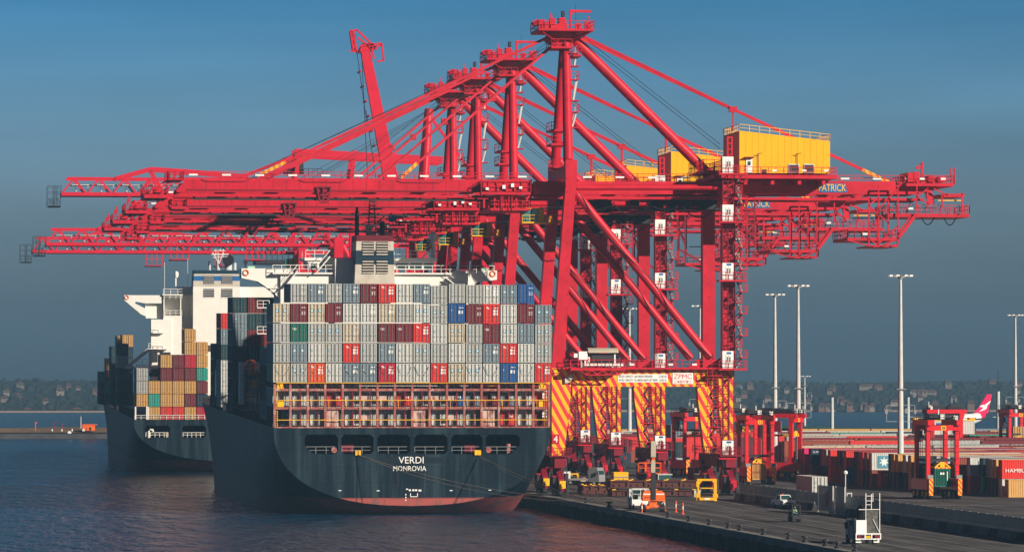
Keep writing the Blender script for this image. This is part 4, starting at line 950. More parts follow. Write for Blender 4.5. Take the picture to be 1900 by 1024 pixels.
def hull_mat():
    m = mat('hull_paint', (0.006, 0.014, 0.024), 0.45, spec=0.12, streak=0.7, scol=(0.030, 0.054, 0.068), sscale=(0.45, 0.30, 0.03), sthr=0.47, var=0.15, vs=0.15)
    nt = m.node_tree; N = nt.nodes.new; L = nt.links.new; b = nt.nodes['Principled BSDF']; src = b.inputs['Base Color'].links[0].from_socket
    tc = N('ShaderNodeTexCoord'); s = N('ShaderNodeSeparateXYZ'); L(tc.outputs['Object'], s.inputs[0])
    # rust weeps
    mp = N('ShaderNodeMapping'); mp.inputs['Scale'].default_value = (1.3, 1.3, 0.10); L(tc.outputs['Object'], mp.inputs[0])
    n = N('ShaderNodeTexNoise'); n.inputs['Detail'].default_value = 5; n.inputs['Scale'].default_value = 1; L(mp.outputs[0], n.inputs[0])
    r = N('ShaderNodeMapRange'); r.inputs[1].default_value = 0.64; r.inputs[2].default_value = 0.75; r.inputs[4].default_value = 0.45; L(n.outputs['Fac'], r.inputs[0])
    x = N('ShaderNodeMix'); x.data_type = 'RGBA'; L(r.outputs[0], x.inputs[0]); L(src, x.inputs[6]); x.inputs[7].default_value = (0.06, 0.03, 0.022, 1)
    lt = N('ShaderNodeMath'); lt.operation = 'LESS_THAN'; L(s.outputs[2], lt.inputs[0]); lt.inputs[1].default_value = 2.4
    n2 = N('ShaderNodeTexNoise'); n2.inputs['Scale'].default_value = 0.5; n2.inputs['Detail'].default_value = 6; L(tc.outputs['Object'], n2.inputs[0])
    rr_ = N('ShaderNodeMapRange'); rr_.inputs[1].default_value = 0.5; rr_.inputs[2].default_value = 0.62; L(n2.outputs['Fac'], rr_.inputs[0])
    c2 = N('ShaderNodeMix'); c2.data_type = 'RGBA'; L(rr_.outputs[0], c2.inputs[0]); c2.inputs[6].default_value = (0.36, 0.085, 0.075, 1); c2.inputs[7].default_value = (0.20, 0.085, 0.08, 1)
    y = N('ShaderNodeMix'); y.data_type = 'RGBA'; L(lt.outputs[0], y.inputs[0]); L(x.outputs[2], y.inputs[6]); L(c2.outputs[2], y.inputs[7])
    cm = N('ShaderNodeCombineXYZ'); ad = N('ShaderNodeMath'); L(s.outputs[0], ad.inputs[0]); L(s.outputs[1], ad.inputs[1]); L(ad.outputs[0], cm.inputs[0]); L(s.outputs[2], cm.inputs[1])
    bk = N('ShaderNodeTexBrick'); bk.inputs['Scale'].default_value = 1.0; bk.inputs['Brick Width'].default_value = 8.0; bk.inputs['Row Height'].default_value = 2.3; bk.inputs['Mortar Size'].default_value = 0.05; bk.inputs['Mortar Smooth'].default_value = 0.5
    bk.inputs['Color1'].default_value = (1, 1, 1, 1); bk.inputs['Color2'].default_value = (0.80, 0.84, 0.86, 1); bk.inputs['Mortar'].default_value = (0.5, 0.5, 0.5, 1); L(cm.outputs[0], bk.inputs['Vector'])
    z_ = N('ShaderNodeMix'); z_.data_type = 'RGBA'; z_.blend_type = 'MULTIPLY'; z_.inputs[0].default_value = 1; L(y.outputs[2], z_.inputs[6]); L(bk.outputs['Color'], z_.inputs[7]); L(z_.outputs[2], b.inputs['Base Color'])
    wv = N('ShaderNodeTexNoise'); wv.inputs['Scale'].default_value = 0.45; wv.inputs['Detail'].default_value = 2; L(tc.outputs['Object'], wv.inputs[0]); bp = N('ShaderNodeBump'); bp.inputs['Strength'].default_value = 0.5; bp.inputs['Distance'].default_value = 0.12; L(wv.outputs['Fac'], bp.inputs['Height']); L(bp.outputs[0], b.inputs['Normal'])
    return m
HM = hull_mat()
def cut_hull(obj, cuts):
    cut = bpy.data.meshes.new('c'); q = MB()
    for (x0, x1, z0, z1, cl, cr) in cuts:
        c = 0.45; bl = 1.3 if cl else c; br = 1.3 if cr else c
        q.prism([(x0, z0 + bl), (x0 + bl, z0), (x1 - br, z0), (x1, z0 + br), (x1, z1 - c), (x1 - c, z1), (x0 + c, z1), (x0, z1 - c)], -3, 8)
    cut.from_pydata(q.v, [], q.f); cut.materials.append(M['black']); recalc(cut); recalc(obj.data); co = bpy.data.objects.new('c', cut); C.objects.link(co); co.parent = obj.parent
    md = obj.modifiers.new('b', 'BOOLEAN'); md.object = co; md.operation = 'DIFFERENCE'; md.solver = 'EXACT'
    bpy.context.view_layer.update(); dg = bpy.context.evaluated_depsgraph_get()
    me = bpy.data.meshes.new_from_object(obj.evaluated_get(dg)); obj.modifiers.clear(); obj.data = me
    bpy.data.objects.remove(co)
S1 = (70.0, 636.0)
def s1(px, py, y=0.0):       # ship-one local coordinates from photo measurements, y metres ahead of the transom
    X = XP(px, S1[1] + y); return (X - S1[0], y, ZP(py, X, S1[1] + y) - y * math.sin(TR))
ship = empty('container_ship', (S1[0], S1[1], 0), rx=TR)
tag(ship, 'large dark hulled container ship, VERDI MONROVIA on its stern, moored under the cranes', 'ship')
vs, fs = hull_mesh(277, 19.9, 12.4, 1.25)
hull = MB().add(vs, fs).build('hull', HM, ship)
ops = [(565, 627), (633, 693), (700, 761), (768, 830), (837, 895), (901, 964)]
cuts = []
for i, (a, b) in enumerate(ops): x0, _, z1 = s1(a, 806); x1, _, z0 = s1(b, 842); cuts.append((x0, x1, z0, z1, i == 0, i == 5))
cut_hull(hull, cuts)
hull.data.polygons.foreach_set('use_smooth', [True] * len(hull.data.polygons)); hull.data.set_sharp_from_angle(angle=R(35))
# lettering
x, _, z = s1(762.5, 853); text('ship_name', 'VERDI', M['text'], hull, x, -0.02, z, 3.6, 0.95, 0.04)
x, _, z = s1(760, 868.5); text('port_name', 'MONROVIA', M['text'], hull, x, -0.02, z, 4.75, 0.72, 0.04)
x0, _, z0 = s1(705, 859); x1, _, z1 = s1(823, 848); MB().box(x0, x1, -0.012, -0.002, z0, z1).build('painted_over_patch', mat('patch_paint', (0.006, 0.012, 0.02), 0.5), hull)
q = MB(); x, _, z = s1(770, 922)
for (a, b, c_, d_) in ((-1.3, 1.1, -1.0, 1.25), (-1.4, 0.3, -1.25, 0.5), (-1.4, -0.1, -1.25, 0.1), (-1.4, -0.5, -1.25, -0.3), (-0.7, 0.05, -0.6, 0.6), (-0.7, 0.05, 0.4, 0.15), (0.3, 0.05, 0.4, 0.6), (-0.9, 0.9, -0.6, 1.15), (-0.4, 0.9, -0.1, 1.15), (0.0, 0.9, 0.3, 1.15), (0.5, 0.85, 0.9, 1.1), (-5.5, 0.9, -5.1, 1.02), (5.0, 0.9, 5.4, 1.02), (10.6, 0.95, 11, 1.05), (-10.6, 0.95, -11, 1.05)):
    q.box(x + min(a, c_), x + max(a, c_), -0.03, -0.004, z + min(b, d_), z + max(b, d_))
q.build('draft_mark', M['text'], hull)
q = MB(); 
for i, (a, b) in enumerate(ops):
    x0, _, z0 = s1(a + 2, 841.5); x1 = s1(b - 2, 841)[0]; q.rail([(x0, 0.5, z0), (x1, 0.5, z0)], 1.0, 1.2, 0.07)
q.build('mooring_deck_rail', M['grey'], ship)
q = MB()
for px in (661, 667): x, _, z = s1(px, 841); q.box(x - 0.17, x + 0.17, -0.25, 0.2, z - 0.25, z + 0.45)
for px in (883, 889): x, _, z = s1(px, 843); q.box(x - 0.22, x + 0.22, -0.3, 0.15, z - 0.05, z + 0.65)
q.each('roller_fairlead', M['yellow'], ship)
q = MB()
for px in (620, 907): x, _, z = s1(px, 839); q.tube([(x, 0.1, z + 0.35), (x, 0.6, z + 0.35)], 0.42, 12)
x, _, z = s1(646, 838); q.each('winch', M['lash'], ship, 24) if 0 else None; q2 = MB(); q2.box(x - 0.9, x + 0.9, 1, 2, z, z + 0.9); x, _, z = s1(875, 838); q2.box(x - 0.9, x + 0.9, 1, 2, z, z + 0.9); q2.each('winch', M['dred'], ship)
q.each('winch_drum', M['lash'], ship, 24)
x, _, z = s1(944, 840); MB().tube([(x, 1, z), (x, 1, z + 1.3)], 0.35, 10).build('bollard', M['lash'], ship)
# lashing bridge at the stern
colpx = [504 + 32.42 * i for i in range(17)]
def xs_(i): return -20.0 + i * 2.5
Z1 = 12.45; Z2 = s1(760, 757)[2]; Z3 = s1(760, 723)[2]; Z4 = s1(760, 711)[2]
q = MB()
for i in range(17):
    x = xs_(i); x = max(-19.75, min(19.75, x)); q.box(x - 0.16, x + 0.16, 0.15, 0.55, Z1, Z3 + 0.8)
for z in (Z2, Z3): q.box(-19.58, 19.58, 0.25, 1.2, z - 0.16, z + 0.16)
q.box(-19.6, 19.6, 0.2, 2.1, Z1 - 0.04, Z1 + 0.12)
q.build('lashing_bridge', M['lash'], ship)
q = MB(); rn = random.Random(11)
for z in (Z1 + 1.1, Z2 + 1.15, Z3 + 1.0): q.bar((-19.5, 0.05, z), (19.5, 0.05, z), 0.10)
for i in range(16): q.bar((xs_(i) + 0.5, 0.1, Z2), (xs_(i) + 0.5, 0.1, Z2 + 1.15), 0.05)
x = xs_(0) + 0.55
q.box(x, x + 1.0, 0.2, 0.9, Z3 + 0.15, Z3 + 1.0); q.box(x + 0.1, x + 1.0, 0.2, 0.9, Z2 + 0.2, Z2 + 1.1)
x = xs_(15) + 0.8; q.box(x, x + 1.0, 0.2, 0.9, Z3 + 0.15, Z3 + 1.0); q.box(x, x + 0.6, 0.2, 0.9, Z2 + 0.2, Z2 + 1.1)
for xx in (xs_(0) + 0.5, xs_(15) + 1.9):
    for k in range(16): q.box(xx - 0.2, xx + 0.2, 0.6, 0.65, Z1 + 0.3 + k * 0.33, Z1 + 0.36 + k * 0.33)
    q.bar((xx - 0.2, 0.62, Z1), (xx - 0.2, 0.62, Z3), 0.06); q.bar((xx + 0.2, 0.62, Z1), (xx + 0.2, 0.62, Z3), 0.06)
q.build('yellow_handrail', M['yellow'], ship)
q = MB()
for i in (3, 8, 12):
    for k in range(3): x = xs_(i) + 0.22 + k * 0.72; q.box(x, x + 0.62, 0.6, 0.75, Z1 + 0.15, Z2 - 0.2)
for i, zz in ((5, Z2), (6, Z2), (9, Z2), (10, Z1), (10, Z2), (5, Z1)): q.box(xs_(i) + 0.2, xs_(i) + 1.35, 0.6, 0.7, zz + 1.1, zz + 1.75)
q.each('flaking_panel', M['lpanel'], ship)
q = MB()
for i in range(16):
    for zz in (Z1, Z2):
        if (i * 7 + int(zz)) % 3: q.box(xs_(i) + 1.35, xs_(i) + 1.46, 0.3, 0.4, zz + 0.2, zz + 2.3)
        for k in range(2): q.box(xs_(i) + 0.7 + k * 0.9, xs_(i) + 0.74 + k * 0.9, 1.1, 1.14, zz + 0.16, zz + 1.0)
    q.box(xs_(i) + 0.2, xs_(i) + 2.3, 1.09, 1.15, Z2 + 0.85, Z2 + 0.93)
q.each('walkway_stanchion', M['dred'], ship)
MB().box(-19.4, 19.4, 1.9, 13.6, 18.42, 18.93).build('stacking_deck', M['lash'], ship)
q = MB()
for i in range(16):
    xa, xb = xs_(i) + 0.25, xs_(i) + 2.25; xm = (xa + xb) / 2
    q.bar((xm - 0.15, 0.2, Z3 + 0.2), (xa, -0.12, Z3 + 3.3), 0.05); q.bar((xm + 0.15, 0.2, Z3 + 0.2), (xb, -0.12, Z3 + 3.3), 0.05)
    q.bar((xa, 0.2, Z3 + 0.1), (xb - 0.3, -0.12, Z3 + 2.6), 0.045); q.bar((xb, 0.2, Z3 + 0.1), (xa + 0.3, -0.12, Z3 + 2.6), 0.045)
    for zz in (Z1, Z2): q.bar((xm, 0.9, zz + 0.2), (xa, 1.45, zz + 2.2), 0.05); q.bar((xm, 0.9, zz + 0.2), (xb, 1.45, zz + 2.2), 0.05)
q.build('lashing_rod', M['dark'], ship)
q = MB()
for i in range(16):
    for zz in (Z2 - 0.35, Z3 - 0.35):
        if i % 2: q.box(xs_(i) + 0.6, xs_(i) + 1.8, 0.9, 1.05, zz, zz + 0.12)
q.each('strip_lamp', M['lamp'], ship)
# deck edge bulwark structure along the port side
q = MB()
for k in range(34): y = 4 + k * 4.2; q.box(-19.8, -19.5, y, y + 0.35, 12.3, 13.9); q.box(-19.0, -18.8, y, y + 0.3, 12.3, 15.0)
q.box(-19.75, -19.6, 4, 150, 13.5, 13.65); q.box(-19.1, -18.9, 4, 150, 14.8, 14.95)
q.build('side_passage_frame', M['dark'], ship)
# ---- accommodation block, funnel, bridge
YB = 36
def b(px, py, y=YB): return s1(px, py, y)
x0 = b(520, 0)[0]; x1 = b(868, 0)[0]; zr = b(700, 500)[2]
MB().box(x0, x1, YB, YB + 13, 12.2, zr - 0.6).build('superstructure', M['white'], ship)
zt = b(700, 484)[2]; z1 = b(700, 500)[2]; z0 = b(700, 522)[2]
br = MB().prism([(b(576, 0)[0], z1), (b(805, 0)[0], z1), (b(808, 0)[0], zt), (b(572, 0)[0], zt)], YB + 1.5, YB + 10).build('bridge', M['white'], ship)
MB().box(b(566, 0)[0], b(812, 0)[0], YB + 1.2, YB + 10.5, zt + 0.02, zt + 0.45).build('roof', M['white'], br)
q = MB()
for (a, c_) in ((736, 759), (762, 784), (788, 805), (578, 590), (594, 606)): q.box(b(a, 0)[0], b(c_, 0)[0], YB + 1.42, YB + 1.49, b(a, 498)[2], b(a, 489)[2])
q.each('window', M['glass'], br)
# wings with sloping undersides
for nm, pl in (('left', [(448, 498), (448, 516), (478, 522), (505, 540), (520, 556), (540, 556), (540, 498)]), ('right', [(922, 502), (922, 519), (885, 524), (868, 538), (840, 538), (840, 502)])):
    pts = [(b(px, py)[0], b(px, py)[2]) for px, py in pl]
    wg = MB().prism(pts, YB + 0.5, YB + 5).build('bridge_wing', M['white'], ship)
    px = 456 if nm == 'left' else 914; x, _, z = b(px, 506 if nm == 'left' else 508)
    q = MB(); pts = [(x + 0.4 * math.cos(t * math.pi / 6), YB + 0.42, z + 0.4 * math.sin(t * math.pi / 6)) for t in range(13)]; q.tube(pts, 0.1, 6); q.build('life_ring', M['orange'], wg)
    x, _, z = b(px, 498 if nm == 'left' else 502); MB().tube([(x, YB + 1, z), (x, YB + 1, z + 0.7)], 0.12, 8).box(x - 0.3, x + 0.3, YB + 0.7, YB + 1.3, z + 0.7, z + 1.2).build('search_light', M['dark'], wg)
    x, _, z = b(px + (10 if nm == 'left' else -14), 498 if nm == 'left' else 502); MB().box(x - 0.5, x + 0.6, YB + 1, YB + 2, z, z + 0.35).build('instrument_box', mat('pale_green', (0.35, 0.55, 0.42), 0.5), wg)
q = MB(); zz = z1 - 0.5; q.box(b(505, 0)[0], b(870, 0)[0], YB - 0.6, YB + 1.4, zz - 0.25, zz); q.rail([(b(505, 0)[0], YB - 0.55, zz), (b(652, 0)[0], YB - 0.55, zz)], 1.1, 1.3, 0.08); q.rail([(b(735, 0)[0], YB - 0.55, zz), (b(915, 0)[0], YB - 0.55, zz)], 1.1, 1.3, 0.08)
z2 = zt + 0.45; q.rail([(b(568, 0)[0], YB + 1.3, z2), (b(618, 0)[0], YB + 1.3, z2)], 1.1, 1.1, 0.08); q.rail([(b(732, 0)[0], YB + 1.3, z2), (b(810, 0)[0], YB + 1.3, z2), (b(810, 0)[0], YB + 10, z2)], 1.1, 1.1, 0.08)
q.rail([(b(484, 0)[0], YB + 0.3, b(484, 548)[2]), (b(538, 0)[0], YB + 0.3, b(484, 548)[2])], 1.1, 1.2, 0.08)
q.build('railing', M['rail'], ship)
q = MB()
def dia(a, c_, y, w_=0.9, n=9):
    a = Vector(a); c_ = Vector(c_)
    for s_ in (0, w_): q.bar(a + Vector((0, s_, 0)), c_ + Vector((0, s_, 0)), 0.16); q.bar(a + Vector((0, s_, 0.9)), c_ + Vector((0, s_, 0.9)), 0.07)
    for k in range(1, n): p = a.lerp(c_, k / n); q.box(p.x - 0.15, p.x + 0.15, p.y, p.y + w_, p.z - 0.03, p.z + 0.03)
dia(b(526, 535, YB - 1), b(552, 502, YB - 1), 0); dia(b(588, 504, YB - 1.5), b(612, 476, YB - 1.5), 0); dia(b(848, 532, YB - 1), b(828, 516, YB - 1), 0); dia(b(782, 480, YB + 1), b(800, 462, YB + 1), 0)
q.build('ladder', M['rail'], ship)
MB().box(b(620, 0)[0], b(657, 0)[0], YB - 1, YB + 8, b(0, 600)[2], b(0, 478)[2]).build('casing', M['white'], ship)
YF = YB - 4
def f(px, py): return s1(px, py, YF)
fl = [(656, 560), (733, 560), (729, 437), (661, 437)]
fz = lambda py: f(694, py)[2]
q = MB()
bands = [(560, 491, 'cream'), (491, 465, 'navy'), (465, 448, 'cream'), (448, 437, 'maroon')]
def fx(py, side): t = (560 - py) / (560 - 437); return f(656 + 5 * t if side < 0 else 733 - 4 * t, 0)[0]
fn = empty('funnel', (0, 0, 0)); fn.parent = ship
for y0, y1, c_ in bands:
    MB().prism([(fx(y0, -1), fz(y0)), (fx(y0, 1), fz(y0)), (fx(y1, 1), fz(y1)), (fx(y1, -1), fz(y1))], YF, YF + 8).build('funnel_band', M[c_], fn)
for (a, c_, t_, d_) in ((671, 693, 449, 474), (697, 719, 449, 474), (671, 693, 482, 508), (697, 719, 482, 508)):
    x0, _, z0 = f(a, d_); x1, _, z1_ = f(c_, t_); MB().box(x0, x1, YF - 0.03, YF - 0.005, z0, z1_).build('louvre_recess', M['black'], fn)
    q = MB(); n = 5
    for k in range(n): z = z0 + (z1_ - z0) * (k + 0.1) / n; q.prismx([(YF - 0.22, z + 0.02), (YF - 0.035, z + 0.14), (YF - 0.035, z + 0.19), (YF - 0.22, z + 0.06)], x0 + 0.05, x1 - 0.05)
    q.each('louvre', M['cream'], fn)
zt_ = fz(437)
q = MB(); q.tube([(f(665, 0)[0], YF + 3, zt_), (f(665, 0)[0], YF + 3, fz(392))], 0.32, 12); q.tube([(f(712, 0)[0], YF + 3, zt_), (f(712, 0)[0], YF + 3, fz(410))], 0.4, 12); q.box(f(663, 0)[0], f(667, 0)[0], YF + 2.6, YF + 3.4, fz(392), fz(384)); q.build('exhaust_pipe', M['black'], fn)
MB().tube([(f(689, 0)[0], YF + 5, zt_), (f(689, 0)[0], YF + 5, fz(416))], 0.42, 12).build('mast_base', M['cream'], fn)
q = MB(); 
for px in (683, 695): q.bar(f(px, 416), f(px + (689 - px) * 0.4, 372), 0.16)
for k in range(6): y = 412 - k * 7; q.bar(f(681, y), f(697, y - 3), 0.1); q.bar(f(697, y), f(681, y - 5), 0.1)
q.box(f(676, 0)[0], f(704, 0)[0], YF - 0.5, YF + 1, fz(414), fz(412)); q.bar(f(678, 404), f(702, 404), 0.12); q.bar(f(690, 380), f(690, 364), 0.08); q.bar(f(697, 414), f(712, 402), 0.2)
q.build('signal_mast', M['dark'], fn)
# satellite dome, aerials, flag
x, _, z = b(803, 437, YB + 4)
bs = MB().tube([(x, YB + 4, z2), (x, YB + 4, z)], 0.25, 8).box(x - 0.9, x + 0.9, YB + 3.2, YB + 4.8, z - 1.0, z - 0.9).rail([(x - 0.9, YB + 3.2, z - 0.9), (x + 0.9, YB + 3.2, z - 0.9)], 1.0, 0.6, 0.08).build('dome_mast', M['rail'], ship)
pts = [(x, YB + 4, z - 0.9 + 0.0), (x, YB + 4, z - 0.6), (x, YB + 4, z + 0.1), (x, YB + 4, z + 0.45), (x, YB + 4, z + 0.6)]
MB().tube(pts, [0.5, 0.58, 0.56, 0.38, 0.1], 14).build('satellite_dome', M['pwhite'], bs, True)
q = MB(); q.bar(b(800, 440, YB + 5), b(800, 405, YB + 5), 0.06); q.bar(b(741, 480, YB + 5), b(741, 462, YB + 5), 0.08); q.bar(b(560, 500, YB + 2), b(560, 462, YB + 2), 0.05); q.bar(b(600, 480, YB + 2), b(600, 465, YB + 2), 0.12); q.build('aerial', M['rail'], ship)
xf, _, zf = b(720, 412, YB + 2); q = MB(); q.bar((xf - 0.1, YB + 2, zf - 3), (xf - 0.1, YB + 2, zf + 1.2), 0.06); q.build('flag_staff', M['rail'], ship)
q = MB(); vs = []; fs_ = []
for i in range(7):
    for j in range(4): vs.append((xf + i * 0.2, YB + 2 + 0.15 * math.sin(i * 1.3 + j * 0.4), zf + j * 0.33 - i * 0.05 + (0.4 if i > 2 else 0.25) - 0.2))
for i in range(6):
    for j in range(3): a = i * 4 + j; fs_.append((a, a + 4, a + 5, a + 1))
q.add(vs, fs_); flg = q.build('flag', M['blue'], ship)
q = MB(); q.box(xf + 0.05, xf + 0.6, YB + 1.74, YB + 1.78, zf + 0.80, zf + 0.88); q.box(xf + 0.28, xf + 0.36, YB + 1.74, YB + 1.78, zf + 0.55, zf + 1.1); q.build('flag_cross', M['text'], flg)
# lifeboat station on the port side
x, _, z = s1(466, 690, 29)
q = MB(); 
for px in (455, 478): q.bar(s1(px, 760, 29), s1(px, 690, 29), 0.22); q.bar(s1(px, 690, 29), s1(px + 9, 668, 29), 0.3)
for y in (760, 735, 712, 692): q.bar(s1(452, y, 29), s1(484, y, 29), 0.16)
q.build('davit_frame', M['lash'], ship)
q = MB(); q.rail([s1(452, 692, 28), s1(486, 692, 28)], 1.3, 0.8, 0.09); q.bar(s1(476, 672, 29), s1(484, 690, 29), 0.5); q.box(s1(444, 0, 31)[0], s1(452, 0, 31)[0], 31, 33, s1(444, 750, 31)[2], s1(444, 672, 31)[2]); q.build('platform_rail', M['rail'], ship)
x, _, z = s1(468, 683, 30); MB().tube([(x, 28, z - 0.3), (x, 29, z), (x, 33, z + 0.1), (x, 35, z), (x, 36, z - 0.3)], [0.3, 1.0, 1.15, 1.0, 0.25], 12).build('lifeboat', M['orange'], ship, True)
q = MB(); q.box(*[s1(459, 0, 30)[0], s1(464, 0, 30)[0]], 29.6, 30.4, s1(0, 742, 30)[2], s1(0, 728, 30)[2]); q.box(s1(468, 0, 30)[0], s1(476, 0, 30)[0], 29.6, 30.4, s1(0, 718, 30)[2], s1(0, 706, 30)[2]); q.build('equipment_box', M['yellow'], ship)
q = MB()
for yy in (560, 608): 
    a = s1(476, yy + 10, 35); q.box(a[0], a[0] + 1.8, 34, 36.5, a[2] - 0.15, a[2]); q.rail([(a[0], 34, a[2]), (a[0] + 1.8, 34, a[2])], 1.0, 0.6, 0.08)
q.build('side_platform', M['rail'], ship)

# ---- containers on ship one
K = {'G': 'grey', 'L': 'light_grey', 'S': 'slate_grey', 'B': 'beige', 'M': 'maroon', 'R': 'red', 'C': 'crimson', 'O': 'orange', 'E': 'green', 'U': 'blue', 'N': 'navy', 'T': 'teal', 'Y': 'tan', 'D': 'dark_teal', 'W': 'rust_brown'}
rows5 = ['.GSGSMRLSGGGLSU.', 'BMBMLLBGLGUMRLMS', 'GEGGBGMMRLBGMLSG', 'GSLGRGSLGGLGSRLG', 'BGOLSSCLLRBLLULR']
decs = ['.lplplsnpnnnstl.', 'tmtmlppnttpmslmt', 'nxttlnxxsntnxtnt', 'ntnnsnpntnntpsnt', 'ntsnppsnnsttnpns']
dk = {'l': 'list', 'p': 'pair', 's': 'squares', 'n': 'star', 't': 'stars', 'm': 'list', 'x': 'tex'}
tiers = ['first', 'second', 'third', 'fourth', 'fifth']
look = {'t': 'with star squares', 'n': 'with square logo', 's': 'with white squares', 'p': 'with white patches', 'l': 'with barred doors', 'm': 'with small markings', 'x': 'with tex lettering', '.': ''}
c1, s1_ = math.cos(TR), math.sin(TR)
def on_ship(x, y, z, org=S1): return (org[0] + x, org[1] + y * c1 - z * s1_, y * s1_ + z * c1)
rn = random.Random(21)
zbase = s1(760, 709)[2]
for j, row in enumerate(rows5):
    for i, k in enumerate(row):
        if k == '.': continue
        tall = 4 - j; dz = -0.25 if i in (8, 9) and j < 4 else (0.12 if i in (4, 5, 6, 7) and j == 0 else 0)
        z = zbase + tall * {9: 2.78, 11: 2.81, 12: 2.81, 13: 2.81, 15: 2.80}.get(i, 2.84) ; x = -18.75 + 2.5 * i + (0.06 if i > 5 else -0.06) + (0.06 if i > 9 else 0)
        xo = rn.uniform(-0.02, 0.02); yo = rn.uniform(-0.03, 0.03)
        container(on_ship(x + xo, -0.1 + yo, z), K[k], '%s container %s, %s tier from top, %s column from left, stern wall' % (K[k].replace('_', ' '), look[decs[j][i]], tiers[j], ORD[i]), H=2.70, rx=TR, dec=dk.get(decs[j][i]), group='containers stacked across the stern of the black ship')
lo = ['GLGRLGGRGGUSMSLR', '.GLLLGGGWLGGWRLM']
for j, row in enumerate(lo):
    for i, k in enumerate(row):
        if k == '.': continue
        z = Z1 + 0.2 + (1 - j) * 2.75
        container(on_ship(-18.75 + 2.5 * i, 1.6, z), K[k], '%s container behind the stern lashing frame, %s level, %s bay from left' % (K[k].replace('_', ' '), ('upper', 'lower')[j], ORD[i]), H=2.76, rx=TR, dec='star' if K[k] in ('grey', 'light_grey') else 'squares', group='containers behind the lashing frame')
# a second bay just ahead so that the stack has depth, then bays forward of the bridge along the port side
def stack(org, y, cols, z0, label, grp, doors=True):
    for (x, s) in cols:
        for t, k in enumerate(s):
            if k == '.': continue
            container(on_ship(x, y, z0 + t * 2.62, org), K[k], label % (K[k].replace('_', ' '), ORD[t]), rx=TR, doors=doors, dec='star' if k in 'GLS' else None, group=grp)
stack(S1, 14, [(-18.75, 'SDDS')], 13.2, '%s container in the stack beside the lifeboat, %s from the deck', 'outer stack beside the lifeboat')
stack(S1, 84, [(-18.75, 'DNNDSSD')], 12.9, '%s container, outermost tall stack ahead of the bridge, %s from the deck', 'tall port side stacks ahead of the bridge')  # dark container colours on these stacks paint in the shadow over them
stack(S1, 84, [(-16.25, 'LSNDMDM')], 12.9, '%s container, second tall stack ahead of the bridge, %s from the deck', 'tall port side stacks ahead of the bridge')
stack(S1, 84, [(-13.75, 'DSMDMND')], 12.9, '%s container, third tall stack ahead of the bridge, %s from the deck', 'tall port side stacks ahead of the bridge')
stack(S1, 112, [(-18.75, 'LLLDSR')], 12.9, '%s container in the port stack behind the tall ones, %s from the deck', 'port side stacks further ahead')
stack(S1, 127, [(-18.75, 'DDDN')], 12.9, '%s container in the lowest port stack far forward, %s from the deck', 'port side stacks further ahead')
# mooring lines to the wharf
def rope(name, a, b_, sag, lab, r_=0.045):
    a = Vector(a); b_ = Vector(b_); pts = []
    for k in range(17): t = k / 16; p = a.lerp(b_, t); p.z -= sag * 4 * t * (1 - t); pts.append(p)
    o = MB().tube(pts, r_, 5).build('mooring_line', M['rope']); tag(o, lab, 'rope', 'mooring lines from the black ship')
a = on_ship(*s1(664, 843, -0.3)); X, Y = 91.6, 585
rope('r', a, (91.75, 607, ZQ + 0.55), 1.2, 'upper long mooring line from the left fairlead across the ship name')
rope('r', (a[0] + 0.2, a[1], a[2] - 0.1), (91.75, 603, ZQ + 0.55), 1.8, 'lower long mooring line from the left fairlead across the ship name')
a = on_ship(*s1(889, 845, -0.3)); rope('r', a, (91.75, 612, ZQ + 0.55), 0.5, 'upper short mooring line from the right fairlead down to the wharf')
rope('r', (a[0] + 0.1, a[1], a[2] - 0.2), (91.75, 609, ZQ + 0.55), 0.9, 'lower short mooring line from the right fairlead down to the wharf')

# ---------------------------------------------------------------- second ship
S2 = (68.5, 0.0); Y2 = 938.0; S2 = (XP(248, Y2) + 21.4, Y2)
def s2(px, py, y=0.0): X = XP(px, S2[1] + y); return (X - S2[0], y, ZP(py, X, S2[1] + y) - y * math.sin(TR))
ship2 = empty('container_ship', (S2[0], S2[1], 0), rx=TR); tag(ship2, 'container ship with a tall white superstructure, moored ahead and further away on the left', 'ship')
vs, fs = hull_mesh(290, 21.4, s2(260, 778)[2], 2.3)
hull2 = MB().add(vs, fs).build('hull', HM, ship2)
cuts = []
for i, (a, c_) in enumerate(((269, 315), (338, 382), (405, 445), (470, 510))): x0, _, z1 = s2(a, 789); x1, _, z0 = s2(c_, 812); cuts.append((x0, x1, z0, z1, False, False))
cut_hull(hull2, cuts); hull2.data.polygons.foreach_set('use_smooth', [True] * len(hull2.data.polygons)); hull2.data.set_sharp_from_angle(angle=R(35))
q = MB()
for (a, c_) in ((269, 315), (338, 382)): x0, _, z0 = s2(a, 811); x1 = s2(c_, 811)[0]; q.rail([(x0 + 0.2, 0.4, z0), (x1 - 0.2, 0.4, z0)], 1.0, 0.8, 0.1)
x, _, z = s2(276, 812); q.tube([(x, 0.3, z), (x, 0.3, z + 1.4), (x + 0.3, 0.3, z + 1.7), (x + 0.8, 0.3, z + 1.7), (x + 0.9, 0.3, z + 1.3)], 0.22, 8)
q.build('mooring_deck_rail', M['rail'], ship2)
x, _, z = s2(308, 811); MB().box(x, x + 1.0, 0.3, 0.8, z, z + 1.1).build('hatch_cover', M['canopy'], ship2)
zd = s2(260, 779)[2]
q = MB()
for px in (250, 271, 273): x, _, z = s2(px, 778, 0.6); q.box(x, x + 0.3, 0.3, 0.7, zd, zd + 2.8)
q.rail([(s2(250, 0)[0], 0.4, zd), (s2(380, 0)[0], 0.4, zd)], 1.0, 1.3, 0.09)
q.build('stern_rail', M['rail'], ship2)
q = MB()
for k in range(40): y = 3 + k * 5; q.box(-21.2, -20.9, y, y + 0.5, zd, zd + 2.0)
q.box(-21.2, -21.0, 3, 205, zd + 1.8, zd + 2.0); q.build('side_passage_frame', M['dark'], ship2)
